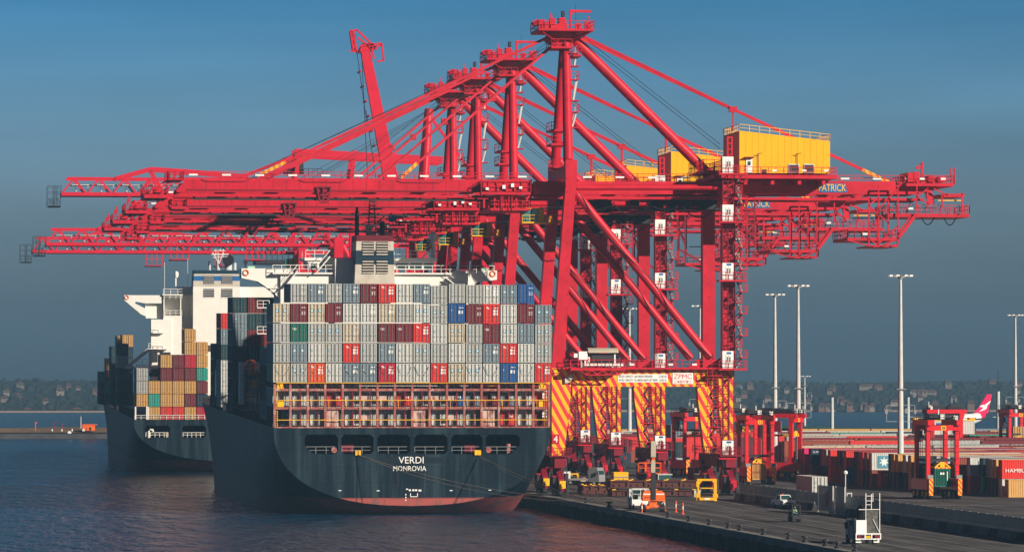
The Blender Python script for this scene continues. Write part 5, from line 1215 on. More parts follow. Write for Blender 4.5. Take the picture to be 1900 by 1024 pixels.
def stack2(y, px0, cols, ytop_bottom, label, h=2.62, w_=2.5):
    zb_ = s2(px0, ytop_bottom, y)[2]; x0 = s2(px0, 700, y)[0] + 1.22
    for ci, s in enumerate(cols):
        for t, k in enumerate(s):
            if k == '.': continue
            container(on_ship(x0 + ci * w_, y, zb_ + t * h, S2), K[k], label % (K[k].replace('_', ' '), ORD[t], ORD[ci]), rx=TR, dec=None, group='containers on the far ship')
stack2(0.6, 253, ['.YGG', 'YTY', 'RYYMY', 'RYYMM', 'YMYMCYY', 'CNMTYY'], 778, '%s container on the far ship\'s stern, %s level up, %s column from left', 2.72, 2.52)
stack2(30, 218, ['NDNLD'], 750, '%s container beside the far ship\'s bridge, %s level up, %s column')
stack2(62, 206, ['DNDND', 'DDNDNY'], 752, '%s container, stacks just ahead of the far bridge, %s level up, %s column')
stack2(92, 197, ['NTMY', 'MDMNMY'], 750, '%s container, far ship\'s middle port stacks, %s level up, %s column')
stack2(140, 184, ['NDE'], 750, '%s container, far ship\'s foremost port stack, %s level up, %s column')
# superstructure of ship two
Y3 = 22
def c(px, py, y=Y3): return s2(px, py, y)
q = MB(); q.box(c(303, 0)[0], c(480, 0)[0], Y3, Y3 + 14, zd, c(0, 585)[2]); sup = q.build('superstructure', M['white'], ship2)
MB().box(c(360, 0)[0], c(600, 0)[0], Y3 + 0.5, Y3 + 10, c(0, 585)[2], c(0, 531)[2]).build('upper_house', M['white'], ship2)
zz = c(0, 585)[2]; q = MB(); q.box(c(303, 0)[0], c(360, 0)[0], Y3 + 3.5, Y3 + 10, zz, c(0, 546)[2]); q.box(c(303, 0)[0], c(305, 0)[0], Y3, Y3 + 3.5, zz, c(0, 546)[2]); q.box(c(301, 0)[0], c(360, 0)[0], Y3 - 0.2, Y3 + 10, c(0, 547)[2], c(0, 545)[2]); q.box(c(334, 0)[0], c(336, 0)[0], Y3, Y3 + 0.4, zz, c(0, 547)[2]); q.build('balcony', M['white'], ship2)
wg = MB().prism([(c(230, 0)[0], c(0, 556)[2]), (c(262, 0)[0], c(0, 583)[2]), (c(270, 0)[0], c(0, 586)[2]), (c(272, 0)[0], c(0, 573)[2]), (c(250, 0)[0], c(0, 562)[2]), (c(252, 0)[0], c(0, 559)[2]), (c(269, 0)[0], c(0, 562)[2]), (c(276, 0)[0], c(0, 562)[2]), (c(302, 0)[0], c(0, 562)[2]), (c(302, 0)[0], c(0, 547)[2]), (c(230, 0)[0], c(0, 547)[2])], Y3 + 0.4, Y3 + 4).build('bridge_wing', M['white'], ship2)
MB().prism([(c(269.5, 0)[0], c(0, 561.9)[2]), (c(302, 0)[0], c(0, 561.9)[2]), (c(302, 0)[0], c(0, 590)[2]), (c(271, 0)[0], c(0, 590)[2])], Y3 + 1.5, Y3 + 4).build('wing_support', M['white'], wg)
x, _, z = c(235, 552); MB().tube([(x + 0.4 * math.cos(t * math.pi / 6), Y3 + 0.3, z + 0.4 * math.sin(t * math.pi / 6)) for t in range(13)], 0.11, 6).build('life_ring', M['orange'], wg)
q = MB(); q.rail([(c(304, 0)[0], Y3, zz), (c(359, 0)[0], Y3, zz)], 1.1, 1.2, 0.1); q.rail([(c(304, 0)[0], Y3 - 0.1, c(0, 554)[2]), (c(359, 0)[0], Y3 - 0.1, c(0, 554)[2])], 1.0, 1.2, 0.1)
q.rail([(c(303, 0)[0], Y3, c(0, 545)[2]), (c(356, 0)[0], Y3, c(0, 545)[2])], 1.1, 1.3, 0.1)
for (a, c_, y) in ((282, 303, 616), (275, 310, 646), (252, 275, 676)): q.box(c(a, 0)[0], c(c_, 0)[0], Y3 - 1.5, Y3, c(0, y)[2] - 0.2, c(0, y)[2]); q.rail([(c(a, 0)[0], Y3 - 1.5, c(0, y)[2]), (c(c_, 0)[0], Y3 - 1.5, c(0, y)[2])], 1.1, 0.9, 0.1)
q.build('railing', M['rail'], ship2)
q = MB(); q.box(c(280, 0)[0], c(318, 0)[0], Y3 - 0.3, Y3 + 3, zd, c(0, 592)[2]); 
for k in range(1, 7): pass
q.build('side_house', M['white'], ship2)
q = MB(); 
for (a, c_) in ((282, 292), (296, 316)): q.box(c(a, 0)[0], c(c_, 0)[0], Y3 - 0.36, Y3 - 0.31, c(0, 672)[2], c(0, 653)[2])
q.box(c(276, 0)[0], c(294, 0)[0], Y3 - 0.36, Y3 - 0.31, c(0, 698)[2], c(0, 684)[2]); q.build('opening', M['dark'], ship2)
q = MB(); q.bar(c(236, 681, 18), c(276, 648, 18), 0.7); q.bar(c(232, 682, 18), c(278, 682, 18), 0.5); q.bar(c(240, 690, 18), c(278, 690, 18), 0.3); q.bar(c(278, 690, 18), c(278, 648, 18), 0.4); q.build('crane_arm', M['rail'], ship2)
q = MB()
for (x0, x1, y0, y1) in ((360, 378, 568, 545), (360, 378, 545, 524)): pass
MB().box(c(332, 0)[0], c(362, 0)[0], Y3 + 2, Y3 + 8, c(0, 531)[2] - 1.6, c(0, 531)[2]).build('chart_house', M['white'], ship2)
YG = 19.5
def g(px, py): return s2(px, py, YG)
fn2 = empty('funnel', (0, 0, 0)); fn2.parent = ship2
for y0, y1, m_, (xa_, xb_) in ((640, 531, 'white', (358, 445)), (531, 520, 'cream', (358.5, 444.5)), (520, 511, 'blue', (359, 444)), (511, 507, 'cream', (359.5, 443.5)), (507, 500, 'navy', (360, 443))):
    MB().box(g(xa_, 0)[0], g(xb_, 0)[0], YG, YG + 7, g(0, y0)[2], g(0, y1)[2]).build('funnel_band', M[m_], fn2)
for (a, c_, t_, d_) in ((377, 397, 512, 527), (410, 431, 512, 527), (377, 397, 536, 552), (410, 431, 536, 552)):
    x0, _, z0 = g(a, d_); x1, _, z1_ = g(c_, t_); MB().box(x0, x1, YG - 0.03, YG - 0.005, z0, z1_).build('louvre_recess', M['black'], fn2)
    q = MB()
    for k in range(4): z = z0 + (z1_ - z0) * (k + 0.15) / 4; q.prismx([(YG - 0.2, z), (YG - 0.035, z + 0.10), (YG - 0.035, z + 0.14), (YG - 0.2, z + 0.04)], x0 + 0.05, x1 - 0.05)
    q.each('louvre', M['lgrey'], fn2)
q = MB(); zt_ = g(0, 500)[2]
for px, yt, rr_ in ((390, 482, 0.28), (406, 480, 0.45), (437, 486, 0.35)): q.tube([(g(px, 0)[0], YG + 3, zt_), (g(px, 0)[0], YG + 3, g(0, yt)[2])], rr_, 10)
q.tube([(g(425, 0)[0], YG + 3, zt_), (g(425, 0)[0], YG + 3, g(0, 488)[2])], 0.8, 14); q.build('exhaust_pipe', M['lgrey'], fn2)
q = MB(); q.tube([(g(425, 0)[0], YG + 4, g(0, 490)[2]), (g(425, 0)[0], YG + 4, g(0, 484)[2]), (g(424, 0)[0], YG + 1.6, g(0, 481)[2])], [0.85, 1.0, 1.25], 16); q.build('exhaust_cowl', M['black'], fn2, True)
q = MB()
for px in (394, 404, 414): q.bar(g(px, 468), g(406, 490), 0.14)
q.bar(g(392, 472), g(424, 472), 0.2); q.bar(g(396, 465), g(418, 465), 0.14); q.bar(g(394, 478), g(422, 476), 0.12); q.bar(g(400, 462), g(400, 476), 0.1); q.bar(g(414, 462), g(414, 476), 0.1)
q.build('signal_mast', M['rail'], fn2)
q = MB(); q.bar(c(305, 545), c(305, 487), 0.08); q.bar(c(348, 528), c(348, 480), 0.07); q.bar(c(326, 531), c(326, 512), 0.3); q.build('aerial', M['rail'], ship2)
x, _, z = c(327, 510); MB().tube([(x, Y3, z - 0.6), (x, Y3, z), (x, Y3, z + 0.6), (x, Y3, z + 0.8)], [0.3, 0.5, 0.4, 0.1], 10).build('satellite_dome', M['pwhite'], ship2, True)

# ---------------------------------------------------------------- container yard
rn = random.Random(99)
cols_far = ['rust_brown', 'maroon', 'light_grey', 'grey', 'maroon', 'tan', 'light_grey', 'teal', 'slate_grey', 'rust_brown', 'maroon', 'grey', 'red', 'navy', 'beige', 'maroon', 'rust_brown']
cols_pool = ['rust_brown', 'maroon', 'maroon', 'light_grey', 'grey', 'red', 'tan', 'navy', 'dark_teal', 'slate_grey', 'green', 'rust_brown', 'light_grey', 'orange']
YG_ = 'containers in the yard behind the wharf'
def xrow(px, d):  return DP(px, d)
def yard_container(X, Y, tier, col, label, Lc=12.19, H=2.59, big=None):
    # long side faces the camera; long axis along +X
    o = container((X, Y, ZQ + 0.004 + tier * 2.62), col, label, Lc, H, rz=-math.pi / 2, doors=False, group=YG_)
    return o
def side_text(o, body, m, s0, s1_, z0, z1, H=2.59):
    # text on the camera-facing long side; local y runs left to right in the picture, face at local x = +1.22
    tmp = text('lettering', body, m, o, 0, 0, (z0 + z1) / 2, s1_ - s0, z1 - z0, 0.03)
    for v in tmp.data.vertices: v.co = Vector((1.215 - v.co.y + 0.0, (s0 + s1_) / 2 + v.co.x, v.co.z))
    return tmp
def side_star(o, s0, w_=2.0, z0=0.35, z1=2.3):
    q = MB(); q.box(1.19, 1.215, s0, s0 + w_, z0, z1)
    vs, fs = star(0, 0, 0.85, 0.0, 7); q.cur = 1; q.add([(1.225, s0 + w_ / 2 + v[0], (z0 + z1) / 2 + v[2]) for v in vs], fs)
    ob = bpy.data.objects.new('logo', mk('logo', q, [M['sky'], M['text']])); C.objects.link(ob); ob.parent = o
    return ob
front = [ (1484, 'tan', 'maroon'), (1490, 'magenta', 'crimson'), (1503, 'navy', 'rust_brown'), (1522, 'dark_teal', 'navy'), (1526, 'red', 'navy'), (1531, 'grey', 'dark_teal'), (1538.5, 'red', 'orange'),
 (1556, 'maroon', 'maroon'), (1561, 'navy', 'rust_brown'), (1567.5, 'red', 'sky_blue'), (1587, 'dark_teal', 'navy'), (1592, 'maroon', 'maroon'), (1598, 'crimson', 'maroon'), (1606, 'rust_brown', 'navy'), (1615, 'light_grey', 'rust_brown'),
 (1631, None, 'crimson'), (1651, 'dark_teal', 'navy'), (1656, 'tan', 'dark_teal'), (1663.5, 'tan', 'dark_teal'), (1678, 'light_grey', 'navy'), (1687.5, 'tan', 'tan'), (1702, 'dark_teal', 'navy'), (1735, 'grey', 'slate_grey'), (1748, 'light_grey', 'dark_teal'),
 (1766, 'rust_brown', 'navy'), (1797, 'light_grey', 'red'), (1821, 'dark_teal', 'teal'), (1832, 'slate_grey', 'dark_teal'), (1838, 'grey', 'navy'), (1845, 'tan', 'dark_teal'), (1856, 'red', 'light_grey'), (1868, None, 'tan')]
nrow = len(front)
for k, (px, up, lo) in enumerate(front):
    d = 778 - k * 4.05
    X0, Y0 = DP(px, d); Xr_ = DP(1925, d)[0]
    for tier, col in ((1, up), (0, lo)):
        if col is None: continue
        X = X0; n = 0
        while X < Xr_ + 1 and n < 4:
            cc = col if n == 0 else (col if rn.random() < 0.55 else rn.choice(cols_pool))
            lab = '%s container, %s in its row, %s tier, %s row from far end' % (cc.replace('_', ' '), ORD[n], ('ground', 'upper')[tier], ORD[k])
            if px == 1615 and tier and n == 0: lab = 'light grey container with white star on pale blue square, left half of yard face'
            if px == 1856 and tier and n == 0: lab = 'red container with white HAMBURG lettering on top of a tan one at the right edge'
            if px == 1631 and n == 0: lab = 'crimson container lettered DAI on the ground under the grey star container'
            if px == 1490 and tier and n == 0: lab = 'magenta pink container on top of the stack near the left end of the yard face'
            if px == 1567.5 and tier == 0 and n == 0: lab = 'bright blue container standing on the ground below a red one'
            o = yard_container(X, Y0, tier, cc, lab, H=2.76 if tier else 2.59)
            if n == 0:
                if (px, tier) == (1615, 1): side_star(o, 1.0)
                if (px, tier) == (1797, 1): side_star(o, 1.3)
                if (px, tier) == (1631, 0): side_text(o, 'DAI', M['text'], 0.5, 1.35, 1.7, 2.25)
                if (px, tier) == (1503, 1): side_text(o, 'H.MY', M['text'], 0.3, 1.5, 2.0, 2.3)
                if (px, tier) == (1856, 1): side_text(o, 'HAMBURG S\u00dcD', M['text'], 0.5, 6.6, 0.95, 1.6)
                if (px, tier) == (1766, 1): side_text(o, 'TRITON', M['text'], 0.9, 1.25, 0.5, 2.3) if 0 else None
            X += 12.19 + 0.35; n += 1
# vertical lettering on a few
# far rows beyond: one mass of many hundred more containers
far = {}
Y = 800.0; rowi = 0; rn = random.Random(5)
while Y < 1040:
    xl = DP(1478, Y)[0] + rn.uniform(-2, 6) if Y < 1000 else DP(1380, Y)[0]
    if Y > 925: xl = DP(1140, Y)[0]
    rowh = rn.choice((2.45, 2.59, 2.59, 2.75, 2.9))
    xr = DP(1930, Y)[0]; base = rn.choice(cols_far); X = xl; n = 0
    pass
    while X < xr:
        if rn.random() < 0.35: base = rn.choice(cols_far)
        hh = 2 if (rn.random() < 0.94 or Y < 850) else 1
        for t in range(hh):
            cc = base if rn.random() < 0.7 else rn.choice(cols_far)
            far.setdefault(cc, []).append((X, Y, ZQ + 0.01 + t * (rowh + 0.03), rowh))
        X += 12.5; n += 1
    Y += 4.3 if rn.random() < 0.92 else 8
q = MB(); mats_ = []; Lf = 12.19
for mi, (cc, lst) in enumerate(far.items()):
    mats_.append(CC[cc]); q.cur = 2 * mi
    rcol = {'maroon': (.10, .018, .022), 'rust_brown': (.15, .04, .028), 'light_grey': (.27, .27, .26), 'grey': (.2, .2, .195), 'tan': (.30, .17, .06), 'teal': (.03, .17, .13), 'slate_grey': (.10, .125, .15), 'red': (.34, .022, .02), 'navy': (.012, .03, .05), 'beige': (.28, .24, .18)}.get(cc, (.15, .1, .09)); mats_.append(mat('dark_streaked_roof_' + cc, rcol, 0.8, var=0.3, vs=0.15, streak=0.5, scol=(.12, .06, .04), sscale=(.12, .5, .5)))  # roofs in a darker tone of each wall colour, with random streaks
    for (X, Y, z, rh) in lst:
        pts = [(X, Y + 1.2)]
        q.box(X, X + Lf, Y - 1.18, Y + 1.18, z, z + rh - 0.04)
        q.box(X, X + Lf, Y - 1.21, Y - 1.181, z, z + 0.16); q.box(X, X + Lf, Y - 1.21, Y - 1.181, z + rh - 0.16, z + rh)
        for k in range(17): xx = X + 0.1 + k * 0.71; q.add([(xx, Y - 1.215, z + 0.16), (xx + 0.3, Y - 1.215, z + 0.16), (xx + 0.3, Y - 1.215, z + rh - 0.16), (xx, Y - 1.215, z + rh - 0.16)], [(0, 1, 2, 3)])
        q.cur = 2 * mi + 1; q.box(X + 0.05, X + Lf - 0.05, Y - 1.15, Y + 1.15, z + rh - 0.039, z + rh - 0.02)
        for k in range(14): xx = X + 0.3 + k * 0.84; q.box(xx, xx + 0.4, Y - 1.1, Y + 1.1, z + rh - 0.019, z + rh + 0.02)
        q.cur = 2 * mi
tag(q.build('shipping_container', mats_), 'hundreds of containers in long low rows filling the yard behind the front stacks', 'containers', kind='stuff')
# containers seen through the portal legs and behind the carriers
misc = [(1147, 795, 822, 905, 'maroon', 0), (1160, 822, 845, 900, 'navy', 1), (1172, 800, 822, 940, 'dark_teal', 0), (1258, 812, 846, 838, 'slate_grey', 0), (1268, 820, 848, 828, 'light_grey', 1), (1300, 850, 880, 742, 'maroon', 0), (1240, 826, 846, 900, 'red', 0)]
for i, (px, y0, y1, d, col, e) in enumerate(misc):
    X, Y = DP(px, d); lift = 0 
    container((X, Y, ZQ + 0.004), col, '%s container on the ground beyond the crane legs, %s from the left' % (col.replace('_', ' '), ORD[i]), 6.06, rz=0, doors=True, group='containers beyond the crane legs')
X, Y = DP(1162, 905); container((X, Y, ZQ + 2.62), 'maroon', 'maroon container stacked on another beyond the middle crane legs', 6.06, group='containers beyond the crane legs')
X, Y = DP(1148, 905); container((X, Y, ZQ + 2.62), 'rust_brown', 'rust brown container raised on a maroon one beyond the middle crane legs', 6.06, group='containers beyond the crane legs')
# grey container office beside the barrier
X, Y = DP(1524, 655)
container((DP(1521, 672)[0], DP(1521, 672)[1], ZQ + 0.004), 'light_grey', 'light grey container, doors facing us, right behind the grey barrier wall', 12.19, dec='star', group='containers beside the barrier wall')
container((DP(1357, 668)[0], DP(1357, 668)[1] + 20, ZQ + 0.004), 'grey', 'grey container almost hidden behind the right leg of the nearest crane', 6.06, group='containers beside the barrier wall')

# ---------------------------------------------------------------- straddle carriers
def straddle(name_no, loc, rz, label, spread_z, number2=None, far_=False):
    r = empty('straddle_carrier', loc, rz); tag(r, label, 'straddle carrier', 'red straddle carriers in the yard')
    m = M['sred']
    for sx in (-1, 1):
        x = sx * 2.15
        MB().box(x - 0.45, x + 0.45, -4.3, 4.3, 1.35, 2.9).build('side_beam', m, r)
        for y in (-3.4, -1.3, 1.3, 3.4):
            wl = MB().tube([(x - 0.33, y, 0.76), (x + 0.33, y, 0.76)], 0.76, 18).build('wheel', M['rubber'], r)
            MB().tube([(x + sx * 0.335, y, 0.76), (x + sx * 0.37, y, 0.76)], 0.42, 12).tube([(x + sx * 0.37, y, 0.76), (x + sx * 0.40, y, 0.76)], 0.18, 8).build('rim', M['yellow'], wl)
        for y in (-2.9, 2.9):
            q = MB(); q.box(x - 0.27, x + 0.27, y - 0.35, y + 0.35, 2.9, 10.6); lg = q.build('leg', m, r)
            if sx > 0: q = MB(); [q.box(x - 0.2, x + 0.2, y - 0.42, y - 0.355, 3.1 + k * 0.9, 3.16 + k * 0.9) for k in range(8)]; q.each('rung', M['dark'], lg)
        q = MB()
        for y in (-4.65,): q.box(x - 0.3, x + 0.3, y, y + 0.3, 0.55, 3.0)
        q.build('bumper', M['bstripe'], r)
        MB().box(x - 0.3, x + 0.3, -4.0, 4.0, 10.6, 11.35).build('top_beam', m, r)
        q = MB(); q.box(x - 0.42, x + 0.42, -4.32, -4.0, 2.95, 3.5); q.box(x - 0.2, x + 0.3, -4.5, -4.31, 2.4, 2.8); q.build('fitting', M['grey'], r)
    for y in (-3.2, 3.2):
        cbm = MB().box(-2.45, 2.45, y - 0.33, y + 0.33, 9.85, 10.595).build('cross_beam', m, r)
        if y < 0:
            pl = MB().box(-0.38, 0.38, y - 0.37, y - 0.335, 9.9, 10.55).build('number_plate', M['yellow'], cbm)
            text('lettering', name_no, M['black'], pl, 0, y - 0.375, 10.22, 0.5, 0.42, 0.02)
    q = MB(); q.box(-1.8, 1.8, -3.4, 3.6, 11.36, 11.5); q.box(-1.3, 0.9, -2.4, 0.3, 11.5, 12.1); q.box(-1.0, 1.4, 1.0, 3.2, 11.5, 12.3); q.rail([(-2.2, -3.9, 11.36), (2.2, -3.9, 11.36), (2.2, 3.9, 11.36)], 0.75, 1.1, 0.07); q.rail([(-2.2, -3.9, 11.36), (-2.2, 3.9, 11.36)], 0.75, 1.1, 0.07)
    q.tube([(-1.9, -2.8, 11.75), (1.9, -2.8, 11.75)], 0.22, 8); q.tube([(-1.6, 0.7, 11.8), (1.6, 0.7, 11.8)], 0.3, 8)
    q.build('machinery_deck', M['dark'], r)
    q = MB(); q.box(-0.35, 0.3, -3.2, -2.7, 11.5, 12.2); q.box(1.6, 2.2, -3.3, -2.8, 11.4, 12.0); q.tube([(-0.6, -3.0, 12.1), (-0.6, -3.0, 12.9)], 0.08, 6); q.build('lamp', M['lamp'], r)
    cb = MB().box(-3.1, -2.46, -1.3, 0.8, 8.2, 10.1).build('operator_cab', M['dred'], r); MB().box(-3.0, -2.55, -1.36, -1.31, 8.6, 9.9).build('window', M['tglass'], cb)
    # spreader
    z = spread_z
    q = MB(); q.box(-1.2, 1.2, -3.1, -2.85, z, z + 0.22); q.box(-1.2, 1.2, 2.85, 3.1, z, z + 0.22); q.box(-0.9, -0.65, -2.85, 2.85, z + 0.02, z + 0.35); q.box(0.65, 0.9, -2.85, 2.85, z + 0.02, z + 0.35); q.box(-0.35, 0.35, -3.0, -1.6, z + 0.23, z + 0.95)
    q.bar((-1.1, -3.0, z + 0.2), (-0.4, -2.9, z + 0.75), 0.2); q.bar((1.1, -3.0, z + 0.2), (0.4, -2.9, z + 0.75), 0.2); spd = q.build('spreader', M['yellow'], r)
    MB().box(-1.15, 1.15, -3.16, -3.105, z + 0.0, z + 0.14).build('striped_edge', M['bstripe'], spd)
    q = MB(); q.box(-1.75, 1.75, -3.0, 3.0, z + 1.0, z + 1.35); [q.bar((x, y, z + 1.3), (x, y, 10.6), 0.07) for x in (-1.7, -1.4, 1.4, 1.7) for y in (-2.6, 2.6)]
    q.bar((-1.8, 2.9, 9.6), (0.6, 2.9, 6.8), 0.14); q.build('hoist_frame', M['dark'], r)
    return r
def put(px, py, dx=0): X, Y = GP(px, py); return (X, Y, ZQ)
# near carrier
x, y, z = put(1747, 926); y += 4.4; x += 0.3
straddle('08', (x, y, z), R(3), 'nearest straddle carrier on the right, numbered 08, carrying a green container', 4.4)
c0 = container((x + 0.15, y - 3.05, ZQ + 1.78), 'green', 'green container hanging in the nearest straddle carrier on the right', 6.06, rz=R(3), doors=False, group='containers carried by straddle carriers')
q = MB()
for k in range(10): q.box(-1.05 + k * 0.225, -0.95 + k * 0.225, -0.03, 0.05, 0.2, 2.45)
e_ = q.build('corrugation', CC['green'], c0); MB().box(-0.35, -0.1, -0.05, -0.031, 1.75, 2.05).box(0.0, 0.25, -0.05, -0.031, 1.75, 2.05).box(0.68, 0.78, -0.05, -0.031, 0.9, 2.2).build('marking', M['text'], c0)
# carrier 42 behind, side-on, holding a grey 40 ft container
d = 886; X, Y = DP(1752, d)
straddle('42', (X, Y, ZQ), R(-90), 'straddle carrier side-on behind the nearest one, holding a light grey container high', 9.15)
c1_ = container((X - 6.3, Y, ZQ + 6.5), 'light_grey', 'light grey container lifted high in the side-on straddle carrier on the right', 12.19, rz=-math.pi / 2, doors=False, group='containers carried by straddle carriers')
MB().box(1.19, 1.24, 4.5, 5.9, 1.0, 2.2).build('logo', M['blue'], c1_); side_text(c1_, 'P&O', M['text'], 4.65, 5.75, 1.35, 1.8)
MB().box(1.19, 1.24, 5.95, 8.3, 1.0, 2.2).build('logo', M['orange'], c1_); t_ = side_text(c1_, 'Nedlloyd', M['text'], 6.05, 8.2, 1.35, 1.85)
for v in t_.data.vertices: v.co.x += 0.04
q = MB(); q.box(-1.2, 1.2, -0.2, 12.4, 2.62, 2.85); q.box(-1.1, 1.1, -0.1, 1.0, 2.85, 3.2); q.box(-1.1, 1.1, 11.2, 12.3, 2.85, 3.2)
tag(q.build('container_spreader', M['yellow'], None, loc=c1_.location), 'yellow lifting spreader on top of the high held grey container', 'spreader'); C.objects['container_spreader'].rotation_euler = (0, 0, -math.pi / 2)
# carrier 33 with tan container, and one turned sideways behind
x, y, z = put(1411, 899); 
straddle('33', (x, y + 4.4, z), R(2), 'straddle carrier numbered 33 with a tan container, beside the crane leg', 3.5)
c0 = container((x + 0.1, y + 1.6, ZQ + 0.80), 'tan', 'tan container hanging low in straddle carrier 33', 6.06, H=2.59, rz=R(2), doors=False, group='containers carried by straddle carriers')
q = MB()
for k in range(10): q.box(-1.05 + k * 0.225, -0.95 + k * 0.225, -0.03, 0.05, 0.2, 2.45)
q.build('corrugation', CC['tan'], c0)
X, Y = DP(1447, 775); straddle('37', (X, Y, ZQ), R(58), 'red straddle carrier turned sideways behind carrier 33, yellow wheel hubs showing', 7.4)
X, Y = DP(1372, 790); straddle('21', (X, Y, ZQ), R(4), 'dark red straddle carrier half hidden between carrier 33 and the crane leg', 8)
X, Y = DP(1281, 800); straddle('19', (X, Y, ZQ), R(10), 'red straddle carrier seen through the nearest crane\'s portal, left of its right leg', 7)
X, Y = DP(1884, 896); straddle('45', (X, Y, ZQ), R(4), 'red straddle carrier at the right edge beside the tail of the airliner', 5.2)
container((X, Y - 3, ZQ + 5.28), 'tan', 'tan container on the stack inside the rightmost straddle carrier', 6.06, group='containers on the far yard stacks')
for i, px in enumerate((1842, 1851, 1872)):
    X, Y = DP(px, 1010); container((X, Y, ZQ + 0.01), 'light_grey' if i < 2 else 'beige', '%s container standing on the green edge near the airliner, %s from left' % ('light grey' if i < 2 else 'beige', ORD[i]), 6.06, H=2.76, group='containers on the far yard stacks')
X, Y = DP(1256, 862); container((X, Y, ZQ + 8.0 - 2.0), 'slate_grey', 'slate blue container held high under a yellow spreader beyond the crane portal', 6.06, rz=R(0), group='containers carried by straddle carriers')
container((X, Y, ZQ + 2.63), 'dark_teal', 'dark teal container second from the ground beyond the crane portal', 6.06, group='containers beyond the crane legs'); container((X, Y, ZQ + 0.004), 'navy', 'navy container at the bottom of the stack beyond the crane portal', 6.06, group='containers beyond the crane legs')
# ---------------------------------------------------------------- light masts
def mast(px, d, h, lab, thick=1.0, ring=True):
    X, Y = DP(px, d); r = empty('light_mast', (X, Y, ZQ)); tag(r, lab, 'light mast', 'floodlight masts in the yard')
    MB().tube([(0, 0, 0), (0, 0, h * 0.35), (0, 0, h * 0.7), (0, 0, h)], [0.55 * thick, 0.45 * thick, 0.32 * thick, 0.2 * thick], 14).build('pole', M['lgrey'], r, True)
    q = MB()
    for k in range(8):
        a = 2 * math.pi * k / 8 + 0.3; x, y = math.cos(a) * 1.25, math.sin(a) * 1.25; q.bar((0, 0, h + 0.1), (x, y, h + 0.25), 0.1)
    q.tube([(0, 0, h - 0.3), (0, 0, h + 0.3)], 0.4, 8); hd = q.build('lamp_ring', M['grey'], r)
    q = MB()
    for k in range(8): a = 2 * math.pi * k / 8 + 0.3; x, y = math.cos(a) * 1.75, math.sin(a) * 1.75; q.box(x - 0.26, x + 0.26, y - 0.25, y + 0.25, h + 0.05, h + 0.32)
    q.each('floodlight', M['lamp'], hd)
    if ring:
        z = 10.5; q = MB(); w_ = 2.3
        q.bar((-w_, 0, z), (-w_, 0, z + 2.6), 0.1); q.bar((w_, 0, z), (w_, 0, z + 2.6), 0.1); q.bar((-w_, 0, z), (w_, 0, z), 0.1); q.bar((-w_, 0, z + 2.6), (w_, 0, z + 2.6), 0.1); q.box(-w_ - 0.25, -w_ + 0.15, -0.2, 0.2, z + 1.2, z + 1.9); q.box(w_ - 0.15, w_ + 0.25, -0.2, 0.2, z + 1.2, z + 1.9)
        q.box(-0.8, 0.8, -0.7, 0.7, 15.6, 15.75); q.box(0.7, 1.1, -0.2, 0.2, 11.8, 12.6); q.build('camera_bracket', M['grey'], r)
mast(1671, 715, 33.6, 'tall pale floodlight mast rising from the container stacks, the tallest and nearest one')
mast(1481, 790, 33.6, 'tall floodlight mast right of the sideways straddle carrier, second tallest')
mast(1438, 880, 33.8, 'floodlight mast just left of the second tallest mast')
mast(1884, 1098, 33, 'floodlight mast at the right edge above the rightmost straddle carrier')
mast(1299, 965, 33, 'floodlight mast partly hidden by the nearest crane\'s right leg')
mast(1168, 1000, 33, 'floodlight mast seen through the legs of the second crane')
mast(1493, 1500, 18.5, 'small distant floodlight mast just right of the second tallest mast', 0.9)
for px, d, h, lab in ((1544, 1240, 12.5, 'thin grey pole standing alone between the two tall masts'), (1685, 1250, 12.5, 'thin grey pole just right of the nearest tall mast'), (1852, 1080, 14.5, 'thin grey pole in front of the airliner tail'), (150, 1530, 5, 'thin pole on the spit left of the shed')):
    X, Y = DP(px, d); r = empty('pole', (X, Y, ZQ)); tag(r, lab, 'pole')
    MB().tube([(0, 0, 0), (0, 0, h)], [0.5 if px > 200 else 0.2, 0.42 if px > 200 else 0.15], 10).build('shaft', M['lgrey'], r, True); MB().bar((0, 0, h), (0, 0, h + 5 if px > 200 else h + 1), 0.14).build('spike', M['dark'], r)
# ---------------------------------------------------------------- airliner beyond
X, Y = DP(1800, 1480); a = empty('airliner', (X + 2, Y, ZQ + 1), R(46)); tag(a, 'white and red airliner whose tail with a white kangaroo rises beyond the yard', 'airplane')
q = MB(); q.tube([(-34, 0, 3.0), (-32, 0, 3.2), (-28, 0, 3.4), (-4, 0, 3.4), (2, 0, 4.2), (7.2, 0, 5.5)], [0.3, 1.2, 1.9, 1.9, 1.5, 0.35], 16); q.build('fuselage', M['pwhite'], a, True)
AR = mat('tail_red', (0.62, 0.01, 0.09), 0.35); 
q = MB(); q.tube([(1.0, 0, 4.05), (2, 0, 4.2), (7.3, 0, 5.5)], [1.62, 1.53, 0.38], 16); q.build('tail_cone', AR, a, True)
q = MB(); q.prism([(-2.0, 5.2), (7.6, 5.7), (10.2, 11.7), (7.2, 11.7), (2.0, 7.6)], -0.14, 0.14); fin = q.build('tail_fin', AR, a)
q = MB(); q.prism([(9.4, 9.6), (8.5, 8.7), (7.0, 8.0), (6.7, 7.1), (5.5, 6.6), (3.1, 6.2), (1.6, 6.0), (3.7, 6.8), (4.6, 7.4), (2.4, 7.5), (2.0, 7.8), (3.7, 8.1), (5.5, 8.2), (7.0, 8.8)], -0.2, -0.15); q.build('emblem', M['text'], fin)
q = MB(); q.prismx([(-7, 5.6), (0, 5.1), (0, 5.3), (-7, 5.75)], 5.2, 7.4); q.prismx([(7, 5.6), (0, 5.1), (0, 5.3), (7, 5.75)], 5.2, 7.4); q.build('tailplane', M['grey'], a)
